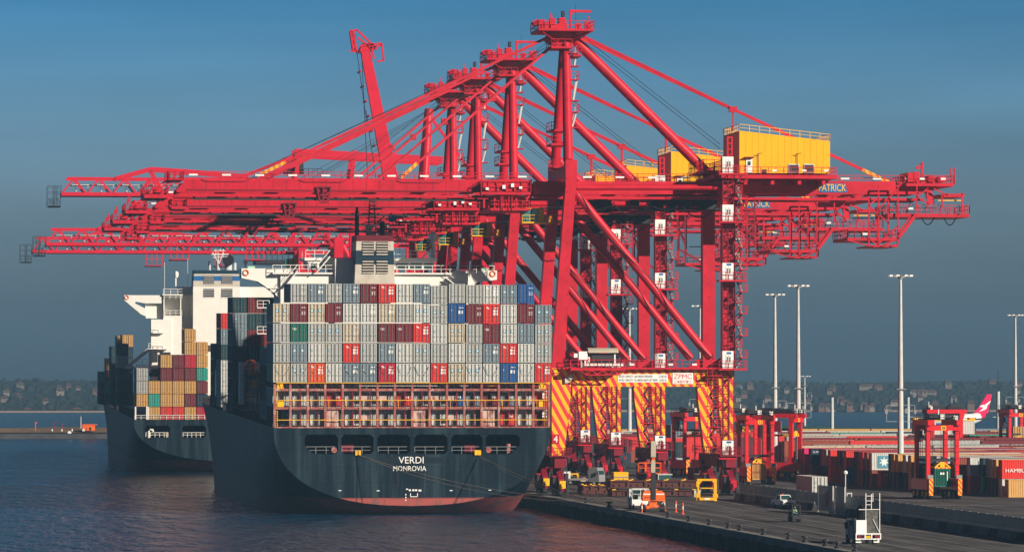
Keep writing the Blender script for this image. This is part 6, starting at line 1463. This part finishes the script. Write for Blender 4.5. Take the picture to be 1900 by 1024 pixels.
q = MB(); q.prismx([(-17, 4.3), (0, 2.3), (0, 2.8), (-17, 4.45)], -18, -14); q.prismx([(17, 4.3), (0, 2.3), (0, 2.8), (17, 4.45)], -18, -14); q.build('wing', M['lgrey'], a)
q = MB(); [q.box(-29 + k * 1.1, -28.6 + k * 1.1, -1.93, -1.86, 3.7, 4.1) for k in range(24)]; q.each('window', M['glass'], a)

# ---------------------------------------------------------------- barrier wall along the wharf
XB = 116.2
def YX(px, X=XB): k = (px - 950) / F; return X * (cs - k * sn) / (sn + k * cs)
def ybar(px): return YX(px)
seg = [(1366, 1512, 3), (1557, 1960, 6)]
ci = 0
for (a_, b_, n) in seg:
    Ya, Yb = ybar(a_), ybar(b_); tot = Ya - Yb
    wl = empty('barrier_wall', (XB, Yb, ZQ)); tag(wl, 'grey screen on concrete blocks, %s' % ('left stretch beside the crane leg' if a_ < 1500 else 'right stretch running off the photo'), 'barrier', 'barrier screens between wharf and yard')
    nb = int(tot / 4)
    for k in range(nb):
        y = k * tot / nb
        cbk = MB().prism([(-0.45, 0), (0.45, 0), (0.25, 0.35), (0.18, 0.9), (-0.18, 0.9), (-0.25, 0.35)], y + 0.04, y + tot / nb - 0.04).build('concrete_block', M['conc'] if k % 3 else M['dconc'], wl)
    q = MB(); q.box(0.5, 0.56, 0, tot, 0.6, 2.35); pn = q.build('mesh_panel', M['mesh'], wl)
    q = MB(); y = 0
    while y < tot: q.box(-0.05, 0.0, y, y + 0.09, 0.9, 1.15); y += 0.7
    q.box(-0.06, 0.0, 0, tot, 1.12, 1.18); q.build('bracket_rail', M['lgrey'], wl)
    q = MB(); y = 0
    while y < tot: q.box(0.4, 0.5, y, y + 0.1, 0.3, 2.4); y += 4
    q.build('post', M['grey'], wl)
for i, (a_, b_, lab) in enumerate(((1519, 1546, 'grey steel gate panel with a red brown mark in the barrier wall gap'), (1552, 1568, 'narrow grey steel gate panel beside the marked one'))):
    Ya, Yb = YX(a_, XB - 0.6), YX(b_, XB - 0.6); g_ = empty('gate_panel', (XB - 0.6, Yb, ZQ)); tag(g_, lab, 'gate', 'gate panels in the barrier wall')
    MB().box(0, 0.1, 0, (Ya - Yb) , 0.3, 3.5).build('panel', M['mesh'], g_); 
    q = MB(); q.box(-0.1, -0.01, -0.15, 0, 0, 3.6); q.box(-0.1, -0.01, Ya - Yb, Ya - Yb + 0.15, 0, 3.6); q.box(-0.6, 0.6, -0.1, 0.0, 0.05, 0.35); q.build('frame', M['lgrey'], g_)
    if i == 0: MB().box(-0.05, -0.005, (Ya - Yb) * 0.3, (Ya - Yb) * 0.5, 0.9, 2.8).build('rust_mark', M['lash'], g_)
for i, px in enumerate((1552, 1569)):
    Yp = YX(px, XB + 1.5); o = MB().box(-0.35, 0.35, 0, 0.12, 2.5, 2.65).box(-0.35, -0.25, 0, 0.12, 0, 2.5).box(0.25, 0.35, 0, 0.12, 0, 2.5).build('frame_post', M['lgrey'], loc=(XB + 2, Yp, ZQ))
    tag(o, 'white square frame standing behind the gate gap, %s one' % ('left', 'right')[i], 'frame', 'white frames behind the gate')
X, Y = DP(1542, 610); r = empty('camera_post', (X + 2, Y, ZQ)); tag(r, 'slim post with a white camera globe beside the light grey container', 'camera post')
MB().tube([(0, 0, 0), (0, 0, 4.2)], 0.08, 8).build('post', M['lgrey'], r); MB().tube([(0, 0, 4.2), (0, 0, 4.35), (0, 0, 4.6), (0, 0, 4.75)], [0.15, 0.3, 0.3, 0.1], 10).build('camera_globe', M['lamp'], r)

# ---------------------------------------------------------------- things on the wharf
def wheel(r, x, y, z, rad, w_, rim='lgrey', ax='x'):
    if ax == 'x': p0, p1 = (x - w_ / 2, y, z), (x + w_ / 2, y, z)
    o = MB().tube([p0, p1], rad, 16).build('wheel', M['rubber'], r)
    MB().tube([(x - w_ / 2 - 0.015, y, z), (x + w_ / 2 + 0.015, y, z)], rad * 0.5, 12).build('rim', M[rim], o); return o
# spreader frame (yellow)
X, Y = GP(1312, 929); r = empty('spreader_stand', (X, Y, ZQ), R(-6)); tag(r, 'yellow steel stand frame for spreaders, on the wharf left of the crane\'s right leg', 'steel frame')
for sx in (-1, 1):
    for y in (0, 2.2): 
        MB().box(sx * 1.25 - 0.13, sx * 1.25 + 0.13, y - 0.13, y + 0.13, 0, 3.1).build('post', M['yellow'], r)
        MB().box(sx * 1.25 - 0.28, sx * 1.25 + 0.28, y - 0.25, y + 0.25, 0.5, 1.0).build('guide', M['yellow'], r)
q = MB(); q.box(-1.12, 1.12, -0.12, 0.12, 2.86, 3.12); q.box(-1.12, 1.12, 2.1, 2.3, 2.86, 3.1); [q.box(sx * 1.25 - 0.1, sx * 1.25 + 0.1, 0.13, 2.07, 2.88, 3.08) for sx in (-1, 1)]; q.bar((-1.2, 0, 2.4), (-0.8, 0, 2.9), 0.2); q.bar((1.2, 0, 2.4), (0.8, 0, 2.9), 0.2); q.box(-1.12, 1.12, 2.15, 2.25, 1.7, 1.85); q.build('top_frame', M['yellow'], r)
q = MB(); q.box(-1.12, 1.12, -0.35, 0.1, 0.12, 0.5); q.box(-1.12, 1.12, 2.0, 2.3, 0.1, 0.45); bfr = q.build('base', M['yellow'], r); MB().box(-0.4, 0.35, -0.38, -0.355, 0.2, 0.42).build('label_plate', M['pwhite'], bfr)
# stacked brown beams (hatch/spreader pontoons)
def beam(x0px, x1px, py, ztop, zb, lab, dd=4.5, dy=0):
    Xa, Ya = GP(x0px, py); Xb, _ = GP(x1px, py); Xb = XP(x1px, Ya)
    r = empty('steel_beam', (Xa, Ya + dy, ZQ + zb)); tag(r, lab, 'steel beam', 'brown steel beams stacked on the wharf')
    Lb = Xb - Xa; h = ztop - zb
    q = MB(); q.box(0, Lb, 0.25, dd, 0.12, h - 0.12); q.box(0, Lb, 0, dd, h - 0.16, h); q.box(0, Lb, 0, dd, 0, 0.12)
    n = max(3, int(Lb / 2.6))
    for k in range(n + 1): x = Lb * k / n; q.box(max(0, x - 0.22), min(Lb, x + 0.22), 0.02, 0.26, 0.121, h - 0.161)
    for k in range(n): x = Lb * (k + 0.5) / n; q.prism([(x - 0.85, 0.13), (x - 0.05, 0.13), (x - 0.25, 0.55), (x - 0.85, 0.5)], 0.05, 0.24); q.prism([(x + 0.05, 0.13), (x + 0.85, 0.13), (x + 0.65, 0.55), (x + 0.05, 0.5)], 0.05, 0.24)
    q.build('girder', M['brown'], r)
    q = MB()
    for k in range(n + 1): x = min(Lb - 0.4, Lb * k / n); q.box(x, x + 0.55, 0.0, 0.5, h + 0.002, h + 0.12)
    for k in range(n): x = Lb * (k + 0.4) / n; q.box(x, x + 0.3, dd - 0.5, dd - 0.2, h + 0.002, h + 0.15)
    q.build('yellow_guide', M['yellow'], r)
beam(1136, 1290, 921, 0.98, 0.1, 'lower brown steel beam lying on the wharf nearest us')
beam(1134, 1298, 921, 2.35, 1.3, 'upper brown steel beam stacked on top, with yellow corner guides', 4.2, 0.5)
Xa, Ya = GP(1088, 917); r_ = beam(1088, 1136, 918, 1.35, 0.1, 'short brown steel beam at the left end of the pile, sticking out to the left', 6, 3)
o = empty('timber_block', (XP(1287, GP(1287, 923)[1]), GP(1287, 923)[1] - 0.5, ZQ)); tag(o, 'pale block between the brown beams and the yellow stand', 'block'); MB().box(0, 0.9, 0, 0.9, 0.1, 1.1).build('body', M['lgrey'], o); MB().box(0.1, 0.8, 0.1, 0.8, 0, 0.09).build('foot', M['dark'], o)
# yellow box cabinet behind the beams
X, Y = GP(1139, 908); r = empty('equipment_cabin', (X, Y, ZQ)); tag(r, 'yellow equipment cabin with three panels behind the brown beams', 'cabin')
MB().box(0, 2.3, 0, 3, 0.8, 2.75).build('body', M['yellow'], r); q = MB(); q.box(0.03, 2.27, -0.03, -0.005, 1.85, 2.05); q.build('band', M['grey'], r); q = MB(); q.box(0.75, 0.79, -0.03, -0.005, 0.85, 1.82); q.box(1.5, 1.54, -0.03, -0.005, 0.85, 1.82); q.build('seam', M['dark'], r); MB().box(0.05, 2.25, 0.1, 2.9, 0, 0.79).build('base', M['dark'], r)
# low trailer (teal) and frames behind
X, Y = GP(1221, 906); r = empty('trailer', (X, Y, ZQ)); tag(r, 'low trailer with a pale top rail behind the brown beams', 'trailer')
MB().box(0, 2.3, 0, 5, 2.15, 2.3).box(0, 0.12, 0, 0.12, 0.5, 2.15).build('top_frame', M['lgrey'], r); MB().box(0.15, 2.2, 0.1, 4.9, 0.9, 2.1).build('body', mat('teal_panel', (0.02, 0.07, 0.07), 0.5), r)
for k in (0.6, 1.8): wheel(r, k, 0.6, 0.45, 0.45, 0.3, 'grey')
# pale truck left of the yellow cabin
def truck_cab(r, m, w_=2.3, h=2.3, y0=0, L_=1.9, z0=0.6):
    cb = MB().prismx([(y0, z0), (y0 + L_, z0), (y0 + L_, z0 + h), (y0 + 0.35, z0 + h), (y0, z0 + h * 0.45)], -w_ / 2, w_ / 2).build('cab', M[m], r)
    MB().add([(-w_ / 2 + 0.15, y0 - 0.01 + 0.04, z0 + h * 0.5), (w_ / 2 - 0.15, y0 + 0.03, z0 + h * 0.5), (w_ / 2 - 0.15, y0 + 0.30, z0 + h * 0.92), (-w_ / 2 + 0.15, y0 + 0.30, z0 + h * 0.92)], [(0, 1, 2, 3)]).build('windscreen', M['glass'], cb)
    MB().box(-w_ / 2 - 0.3, -w_ / 2 - 0.1, y0 + 0.1, y0 + 0.25, z0 + 1.1, z0 + 1.7).box(w_ / 2 + 0.1, w_ / 2 + 0.3, y0 + 0.1, y0 + 0.25, z0 + 1.1, z0 + 1.7).build('mirror', M['dark'], cb); return cb
X, Y = GP(1117, 900); r = empty('flatbed_truck', (X, Y, ZQ), R(55)); tag(r, 'pale flatbed truck half hidden behind the left end of the brown beams', 'truck')
truck_cab(r, 'grey'); MB().box(-1.15, 1.15, 2.0, 6.5, 0.8, 1.1).box(-1.15, 1.15, 6.3, 6.5, 1.1, 2.2).build('bed', M['lgrey'], r)
for x in (-0.95, 0.95):
    for y in (0.9, 5.2): wheel(r, x, y, 0.45, 0.45, 0.3)
# service truck and boom lift by the wharf edge
X, Y = GP(1184, 945); r = empty('service_truck', (X + 0.35, Y, ZQ), R(-3)); tag(r, 'white service truck with an open rear body beside the orange boom lift', 'truck')
MB().box(-1.15, 1.15, 0.0, 4.0, 0.55, 0.8).box(-1.15, -1.05, 0.1, 3.9, 0.8, 1.6).box(1.05, 1.15, 0.1, 3.9, 0.8, 1.6).box(-1.15, 1.15, 0, 0.12, 0.81, 1.35).build('body', M['pwhite'], r)
q = MB(); q.rail([(-1.1, 0.1, 1.62), (-1.1, 3.8, 1.62)], 1.1, 1, 0.07); q.rail([(-1.1, 0.1, 1.36), (1.1, 0.1, 1.36)], 1.4, 0.8, 0.07); q.rail([(1.1, 0.1, 1.62), (1.1, 3.8, 1.62)], 1.1, 1, 0.07); q.build('rack', M['rail'], r)
cb = MB().box(-1.1, 1.1, 4.1, 6.0, 0.6, 2.7).build('cab', M['lgrey'], r); MB().box(-0.9, 0.9, 4.06, 4.09, 1.8, 2.5).build('window', M['glass'], cb); MB().box(-1.5, -1.25, 5.6, 5.75, 1.7, 2.2).build('mirror', M['dark'], cb)
MB().box(0.1, 0.8, 0.2, 1.6, 0.82, 2.1).box(-0.9, -0.2, 1.5, 3.2, 0.82, 1.9).build('tool_chest', M['dark'], r)
q = MB(); q.box(-1.05, -0.85, -0.05, -0.01, 0.55, 0.75); q.box(0.85, 1.05, -0.05, -0.01, 0.55, 0.75); q.build('tail_light', M['dred'], r)
for x in (-0.9, 0.9):
    for y in (1.0, 5.0): wheel(r, x, y, 0.42, 0.42, 0.3, 'yellow' if x > 0 and y < 2 else 'lgrey')
X, Y = GP(1209, 949.5); r = empty('boom_lift', (X + 0.25, Y + 0.3, ZQ), R(-4)); tag(r, 'orange boom lift with its arm raised straight up, by the wharf edge', 'boom lift')
MB().box(-1.0, 1.0, -0.3, 1.9, 0.55, 0.85).box(-0.5, 0.5, -0.2, 1.6, 0.85, 1.35).box(-0.9, -0.5, -0.5, -0.3, 0.4, 0.7).build('chassis', M['orange'], r)
for x in (-1.25, 1.25):
    for y in (-0.4, 1.9): wheel(r, x, y, 0.5, 0.5, 0.42, 'orange')
tt = MB().tube([(-1.5, 0.3, 1.42), (-1.5, 0.3, 2.3)], 0.01, 6, True); 
q = MB(); q.prism([(-1.35, 1.45), (1.45, 1.45), (1.5, 2.0), (1.42, 2.5), (1.1, 2.75), (-1.1, 2.75), (-1.35, 2.5), (-1.42, 2.0)], -0.5, 1.7); tr_ = q.build('turret', M['orange'], r)
MB().box(-1.30, -0.35, -0.53, -0.505, 2.25, 2.4).box(0.35, 1.4, -0.53, -0.505, 2.25, 2.4).build('stripe', M['text'], tr_); text('lettering', 'JLG', M['black'], tr_, -0.85, -0.51, 1.9, 0.7, 0.3, 0.02)
MB().prism([(-0.3, 1.6), (0.3, 1.6), (0.25, 5.1), (-0.3, 5.1)], -0.62, -0.2).build('lower_arm', M['dark'], r); MB().prism([(-0.35, 5.12), (0.22, 5.12), (0.22, 6.7), (-0.3, 6.7)], -0.7, -0.2).build('upper_arm', M['canopy'], r)
MB().prism([(-0.35, 7.1), (0.3, 7.1), (0.3, 9.2), (-0.32, 9.2)], -0.7, -0.2).build('arm_tip', M['canopy'], r)
q = MB(); q.box(-1.6, 1.3, 3, 4.2, 4.9, 5.0); q.rail([(-1.6, 3, 5), (1.3, 3, 5), (1.3, 4.2, 5), (-1.6, 4.2, 5), (-1.6, 3, 5)], 1.3, 0.9, 0.1); q.bar((0, -0.3, 6.7), (0, -0.3, 7.1), 0.4); q.bar((0, -0.3, 6.8), (0, 3.0, 5.1), 0.25); q.build('basket', M['orange'], r)
# people (one continuous skinned body each)
def person(loc, rz, lab, top, armspose='down', seated=False):
    r = empty('person', loc, rz); tag(r, lab, 'person')
    import bmesh
    hip = 0.92 if not seated else 0.5
    V = {'pel': (0, 0, hip), 'bel': (0, 0, hip + 0.2), 'che': (0, 0.02, hip + 0.42), 'nec': (0, 0, hip + 0.57), 'hd0': (0, -0.01, hip + 0.66), 'hd1': (0, -0.02, hip + 0.76)}
    Rr = {'pel': .15, 'bel': .135, 'che': .155, 'nec': .06, 'hd0': .08, 'hd1': .095}
    E = [('pel', 'bel'), ('bel', 'che'), ('che', 'nec'), ('nec', 'hd0'), ('hd0', 'hd1')]
    for s, n in ((-1, 'l'), (1, 'r')):
        if seated: pts = [('hip', (s * .1, 0, hip - .02), .09), ('kne', (s * .14, -.42, hip + .02), .065), ('ank', (s * .14, -.44, hip - .4), .045), ('toe', (s * .14, -.6, hip - .44), .04)]
        else: pts = [('hip', (s * .1, 0, hip - .08), .09), ('kne', (s * .12, -.03 + .04 * s, .5), .065), ('ank', (s * .13, .02 + .05 * s, .1), .045), ('toe', (s * .14, -.13 + .05 * s, .04), .04)]
        if armspose == 'down': arm = [('sho', (s * .19, 0, hip + .5), .055), ('elb', (s * .26, .02, hip + .24), .042), ('wri', (s * .25, -.12, hip + .02), .03), ('pal', (s * .25, -.16, hip - .05), .035)]
        else: arm = [('sho', (s * .19, 0, hip + .5), .055), ('elb', (s * .26, -.12, hip + .27), .042), ('wri', (s * .18, -.36, hip + .3), .03), ('pal', (s * .17, -.43, hip + .32), .035)]
        prev = 'pel'
        for k, p, q_ in pts: V[k + n] = p; Rr[k + n] = q_; E.append((prev, k + n)); prev = k + n
        prev = 'che'
        for k, p, q_ in arm: V[k + n] = p; Rr[k + n] = q_; E.append((prev, k + n)); prev = k + n
        w3 = Vector(arm[3][1]); dr = (w3 - Vector(arm[2][1])).normalized(); sd_ = Vector((1, 0, 0)) if armspose != 'down' else Vector((0, 1, 0))
        for f_ in range(4):
            kx = 'f%d%s' % (f_, n); l_ = (.07, .08, .075, .06)[f_]; V[kx] = tuple(w3 + dr * (.02 + l_) + sd_ * (f_ - 1.5) * .022); Rr[kx] = .010; E.append(('pal' + n, kx))
        kx = 'th' + n; V[kx] = tuple(w3 + dr * .03 - sd_ * .055); Rr[kx] = .011; E.append(('pal' + n, kx))
    names = list(V); me = bpy.data.meshes.new('body'); me.from_pydata([V[k] for k in names], [(names.index(a), names.index(b_)) for a, b_ in E], [])
    o = bpy.data.objects.new('body', me); C.objects.link(o); md = o.modifiers.new('s', 'SKIN'); o.modifiers.new('u', 'SUBSURF').levels = 1
    o.modifiers[1].render_levels = 1
    sv = me.skin_vertices[0].data
    for i, k in enumerate(names): sv[i].radius = (Rr[k], Rr[k] * (0.75 if k in ('bel', 'che', 'pel') else 1)); sv[i].use_root = (k == 'pel')
    bpy.context.view_layer.update(); dg = bpy.context.evaluated_depsgraph_get(); m2 = bpy.data.meshes.new_from_object(o.evaluated_get(dg)); bpy.data.objects.remove(o)
    m2.materials.clear(); [m2.materials.append(m_) for m_ in (M['cloth'], top, M['skin'])]
    for p in m2.polygons:
        z = p.center.z; x = abs(p.center.x); idx = 0
        if z > hip + 0.05: idx = 1
        if z > hip + 0.6: idx = 2
        ay = p.center.y
        if (armspose == 'down' and x > 0.2 and z < hip + 0.04 and z > hip - 0.25) or (armspose != 'down' and ay < -0.36 and z > hip + 0.15): idx = 2
        p.material_index = idx; p.use_smooth = True
    o = bpy.data.objects.new('body', m2); C.objects.link(o); o.parent = r
    h = hip + 0.76
    MB().tube([(0, -0.02, h + 0.0), (0, -0.02, h + 0.06), (0, -0.02, h + 0.11), (0, -0.02, h + 0.13)], [0.12, 0.115, 0.07, 0.02], 12).tube([(0, -0.05, h + 0.0), (0, -0.05, h + 0.015)], 0.14, 12).build('hard_hat', M['pwhite'], r, True)
    q = MB(); [q.box(s * .035 - .012, s * .035 + .012, -0.125, -0.105, h - .035, h - .02) for s in (-1, 1)]; q.box(-.012, .012, -0.14, -0.1, h - .075, h - .045); q.box(-.03, .03, -0.118, -0.1, h - .1, h - .092); [q.box(s * .105 - .01, s * .105 + .01, -.03, .01, h - .06, h - .01) for s in (-1, 1)]; q.build('face', M['skin'], r)
    q = MB(); q.box(-.15, -.09, -.125, -.118, hip + .1, hip + .5); q.box(.09, .15, -.125, -.118, hip + .1, hip + .5); q.box(-.15, .15, -.125, -.117, hip + .14, hip + .19); q.build('reflective_band', M['pwhite'], r)
    return r
X, Y = GP(1168, 944); person((X + 0.15, Y - 0.6, ZQ), R(-60), 'person in an orange vest and dark trousers at the rear of the service truck', M['hivis'], 'fwd')
# delineator posts with chain
posts = [(1191, 952), (1233, 946), (1254, 949.5), (1267, 953)]
P3 = []
for i, (px, py) in enumerate(posts):
    X, Y = GP(px, py); X = max(X, 91.6); r = empty('delineator_post', (X, Y, ZQ)); tag(r, 'orange and white safety post, %s' % ('left of the boom lift wheels', 'first to the right of the boom lift', 'second to the right of the boom lift', 'farthest right of the boom lift')[i], 'safety post', 'orange safety posts around the boom lift')
    MB().tube([(0, 0, 0), (0, 0, 0.06), (0, 0, 0.06), (0, 0, 0.6), (0, 0, 0.6)], [0.26, 0.26, 0.09, 0.09, 0.09], 10).tube([(0, 0, 1.0), (0, 0, 1.4), (0, 0, 1.45)], [0.09, 0.09, 0.04], 10).build('tube', M['hivis'], r); MB().tube([(0, 0, 0.6), (0, 0, 1.0)], 0.085, 10).build('band', M['pwhite'], r)
    P3.append((X, Y, ZQ + 1.25))
q = MB()
for a_, b_ in ((P3[1], (P3[0][0] + 2.3, P3[0][1] + 4, ZQ + 0.9)), (P3[2], P3[3]), (P3[3], (P3[0][0] + 2.0, P3[0][1] + 1, ZQ + 0.8))):
    a_ = Vector(a_); b_ = Vector(b_); pts = []
    for k in range(9): t = k / 8; p = a_.lerp(b_, t); p.z -= 0.3 * 4 * t * (1 - t); pts.append(p)
    q.tube(pts, 0.03, 5)
tag(q.build('safety_chain', M['pwhite']), 'thin white and red safety chain strung between the orange posts', 'chain')
# white pickup
X, Y = GP(1475, 943); X -= 0.7; r = empty('pickup_truck', (X, Y, ZQ), R(8)); tag(r, 'white pickup truck parked beside the barrier wall, facing us', 'pickup truck')
bd = MB(); bd.prismx([(0, .45), (0.05, .95), (.25, 1.08), (1.35, 1.12), (5.0, 1.12), (5.1, .5)], -.92, .92); body = bd.build('body', M['pwhite'], r)
cb = MB(); vs = [(-.82, 1.3, 1.12), (.82, 1.3, 1.12), (.82, 3.6, 1.12), (-.82, 3.6, 1.12), (-.68, 1.95, 1.78), (.68, 1.95, 1.78), (.68, 3.3, 1.78), (-.68, 3.3, 1.78)]; cb.add(vs, [(0, 1, 5, 4), (1, 2, 6, 5), (2, 3, 7, 6), (3, 0, 4, 7), (4, 5, 6, 7)]); cab = cb.build('cab', M['pwhite'], r)
MB().add([(-.72, 1.33, 1.17), (.72, 1.33, 1.17), (.62, 1.87, 1.72), (-.62, 1.87, 1.72)], [(0, 1, 2, 3)]).build('windscreen', M['glass'], cab); MB().add([(-.83, 1.6, 1.17), (-.83, 3.3, 1.17), (-.71, 3.1, 1.7), (-.71, 2.05, 1.7)], [(0, 1, 2, 3)]).build('window', M['glass'], cab)
q = MB(); q.box(-.5, .5, -.03, -.005, .62, .82); q.box(-.85, .85, -.06, -.01, .42, .56); q.build('grille', M['dark'], body)
for s in (-1, 1): MB().box(s * .75 - .13, s * .75 + .13, -.03, .03, .78, .95).build('headlight', M['lamp'], body); MB().box(s * 1.03 - .1, s * 1.03 + .1, 1.5, 1.65, 1.1, 1.3).build('mirror', M['dark'], cab)
MB().box(-.35, -.15, 2.2, 2.4, 1.785, 1.9).build('beacon', M['hivis'], cab)
for x in (-.8, .8):
    for y in (.85, 4.1): wheel(r, x, y, .37, .37, .26)
# forklift with driver
X, Y = GP(1478, 968); r = empty('forklift', (X, Y, ZQ)); tag(r, 'small dark forklift with a driver in a green vest, in front of the white pickup', 'forklift')
MB().box(-.55, .55, .3, 2.2, .3, .85).box(-.55, .55, 1.6, 2.35, .3, 1.25).build('chassis', M['navy'], r)
q = MB(); [q.box(x - .06, x + .06, .02, .16, .12, 2.05) for x in (-.45, .45)]; q.box(-.39, .39, .04, .14, 1.95, 2.05); q.box(-.5, .5, -.06, .01, .35, .8); q.build('mast', M['dark'], r); MB().box(-.35, -.2, -1.1, -.07, .12, .18).box(.2, .35, -1.1, -.07, .12, .18).build('fork', M['dark'], r)
q = MB(); [q.bar((sx * .48, y, .85), (sx * .45, y, 2.1), .07) for sx in (-1, 1) for y in (.5, 1.9)]; q.box(-.52, .52, .45, 1.95, 2.1, 2.16); q.build('roll_cage', M['black'], r)
for x in (-.5, .5):
    for y in (.45, 1.9): wheel(r, x, y, .32, .32, .25, 'dark')
person((X, Y + 1.1, ZQ + 0.45), 0, 'person in a bright green high visibility vest seated on the small forklift', M['green'], 'fwd', True)
# white maintenance truck in the foreground
X, Y = GP(1610, 1009); r = empty('maintenance_truck', (X, Y, ZQ), R(1)); tag(r, 'white truck with a tarped load and white box on its tray, nearest us', 'truck')
MB().box(-1.2, 1.3, 0, 4.6, .95, 1.1).build('tray', M['pwhite'], r)
q = MB(); q.box(-1.3, 1.4, -.12, -.02, 1.02, 1.14); q.box(-1.3, 1.4, -.12, -.02, .5, .6); [q.box(x, x + .1, -.12, -.02, .6, 1.02) for x in (-1.3, -.35, .35, 1.3)]; q.build('rear_frame', M['pwhite'], r)
MB().box(-1.1, -.7, -.08, -.03, .68, .9).build('tail_light', M['dred'], r); MB().box(.75, 1.2, -.08, -.03, .68, .9).build('tail_light', M['dred'], r); MB().box(-.28, .28, -.08, -.03, .66, .86).build('licence_plate', M['yellow'], r)
MB().box(-1.2, -.1, .05, 1.1, 1.12, 2.5).build('white_box', M['pwhite'], r)
q = MB(); q.box(.0, 1.2, .3, 2.2, 1.12, 3.6); q.build('tarped_load', mat('grey_tarp', (.09, .09, .085), .8, var=.6, vs=3, bump=0.6), r); q = MB(); q.tube([(-.45, 1.0, 2.52), (-.45, 1.0, 3.6), (-.4, 1.0, 4.0)], [.5, .55, .2], 12); q.build('black_drum', M['black'], r, True)
q = MB(); [q.bar((x, .2, 1.12), (x, .2, 5.3), .07) for x in (-.15, 1.32)]; q.bar((.45, .25, 3.6), (.45, .25, 5.2), .07); q.bar((-.15, .2, 5.0), (.6, .2, 5.0), .06); q.bar((-.15, .2, 4.1), (.35, .2, 4.1), .06); q.bar((-.15, .2, 4.5), (.55, .2, 4.5), .06); q.bar((.6, .2, 4.4), (.6, .2, 5.3), .06); q.bar((-.9, .2, 3.6), (1.32, .2, 3.6), .07); q.bar((1.32, .2, 1.2), (.6, .2, 2.6), .05); q.build('ladder_rack', M['rail'], r)
cb = MB().prismx([(3.4, .6), (5.3, .6), (5.3, 1.5), (5.0, 2.5), (3.4, 2.5)], -1.15, .85).build('cab', M['lgrey'], r); MB().box(-1.2, .5, 3.36, 3.39, 1.6, 2.35).build('window', M['tglass'], cb); MB().box(-1.6, -1.3, 3.6, 3.75, 1.5, 2.2).bar((-1.3, 3.7, 1.6), (-1.15, 3.7, 1.6), .06).build('mirror', M['black'], cb); MB().box(-.8, -.6, 3.6, 3.8, 2.5, 2.65).build('beacon', M['orange'], cb)
MB().box(-1.35, -1.22, .9, 3.2, .5, 1.9).build('side_locker', M['grey'], r)
for x in (-1.1, .95): wheel(r, x, 1.0, .45, .45, .4); wheel(r, x, 4.4, .45, .45, .3)
MB().box(-1.2, -.6, .3, .36, .15, .6).box(.7, 1.3, .3, .36, .15, .6).build('mudflap', M['pwhite'], r)
X, Y = GP(1639, 962); r = empty('steel_trestle', (X, Y, ZQ)); tag(r, 'low fluorescent yellow trestle beside the barrier wall behind the foreground truck', 'trestle')
MB().box(-.85, .85, 0, .2, .62, .82).build('top_bar', mat('fluoro_yellow', (.75, .72, .02), .5), r); MB().box(-.85, -.65, 0, .2, 0, .61).build('leg', M['yellow'], r); MB().box(.65, .85, 0, .2, 0, .61).build('leg', M['yellow'], r)
# yellow frame and white bits by the middle crane legs
X, Y = GP(1061, 893); r = empty('generator_frame', (X, Y, ZQ)); tag(r, 'yellow framed generator on the wharf right of the nearest crane\'s left leg', 'generator')
q = MB(); [q.bar((x, y, 0), (x, y, 1.3), .18) for x in (-1.1, 0, 1.1) for y in (0, 1.4)]; [q.bar((-1.2, y, z), (1.2, y, z), .18) for y in (0, 1.4) for z in (.1, 1.3)]; q.build('frame', M['yellow'], r); MB().box(-.9, .9, .2, 1.2, .15, 1.1).build('engine', M['dark'], r); MB().box(1.4, 2.4, 0, .8, 0.02, .7).build('concrete_base', M['lpanel'], r)
for i, px in enumerate((1184, 1196, 1209)):
    pass

# ---------------------------------------------------------------- haze over the harbour
hz = MB(); hz.box(-2600, 3400, -60, 5200, -13, 92)
ho = hz.build('haze', None) if False else None
me = bpy.data.meshes.new('haze'); me.from_pydata(hz.v, [], hz.f); ho = bpy.data.objects.new('haze', me); C.objects.link(ho)
hm_ = bpy.data.materials.new('haze_air'); hm_.use_nodes = True; nt = hm_.node_tree; nt.nodes.clear()
o_ = nt.nodes.new('ShaderNodeOutputMaterial'); v_ = nt.nodes.new('ShaderNodeVolumePrincipled'); v_.inputs['Color'].default_value = (0.17, 0.33, 0.50, 1); v_.inputs['Density'].default_value = 0.00020; v_.inputs['Anisotropy'].default_value = 0.0
nt.links.new(v_.outputs[0], o_.inputs['Volume']); me.materials.append(hm_); ho['kind'] = 'stuff'; ho['label'] = 'thin blue morning haze over the harbour'
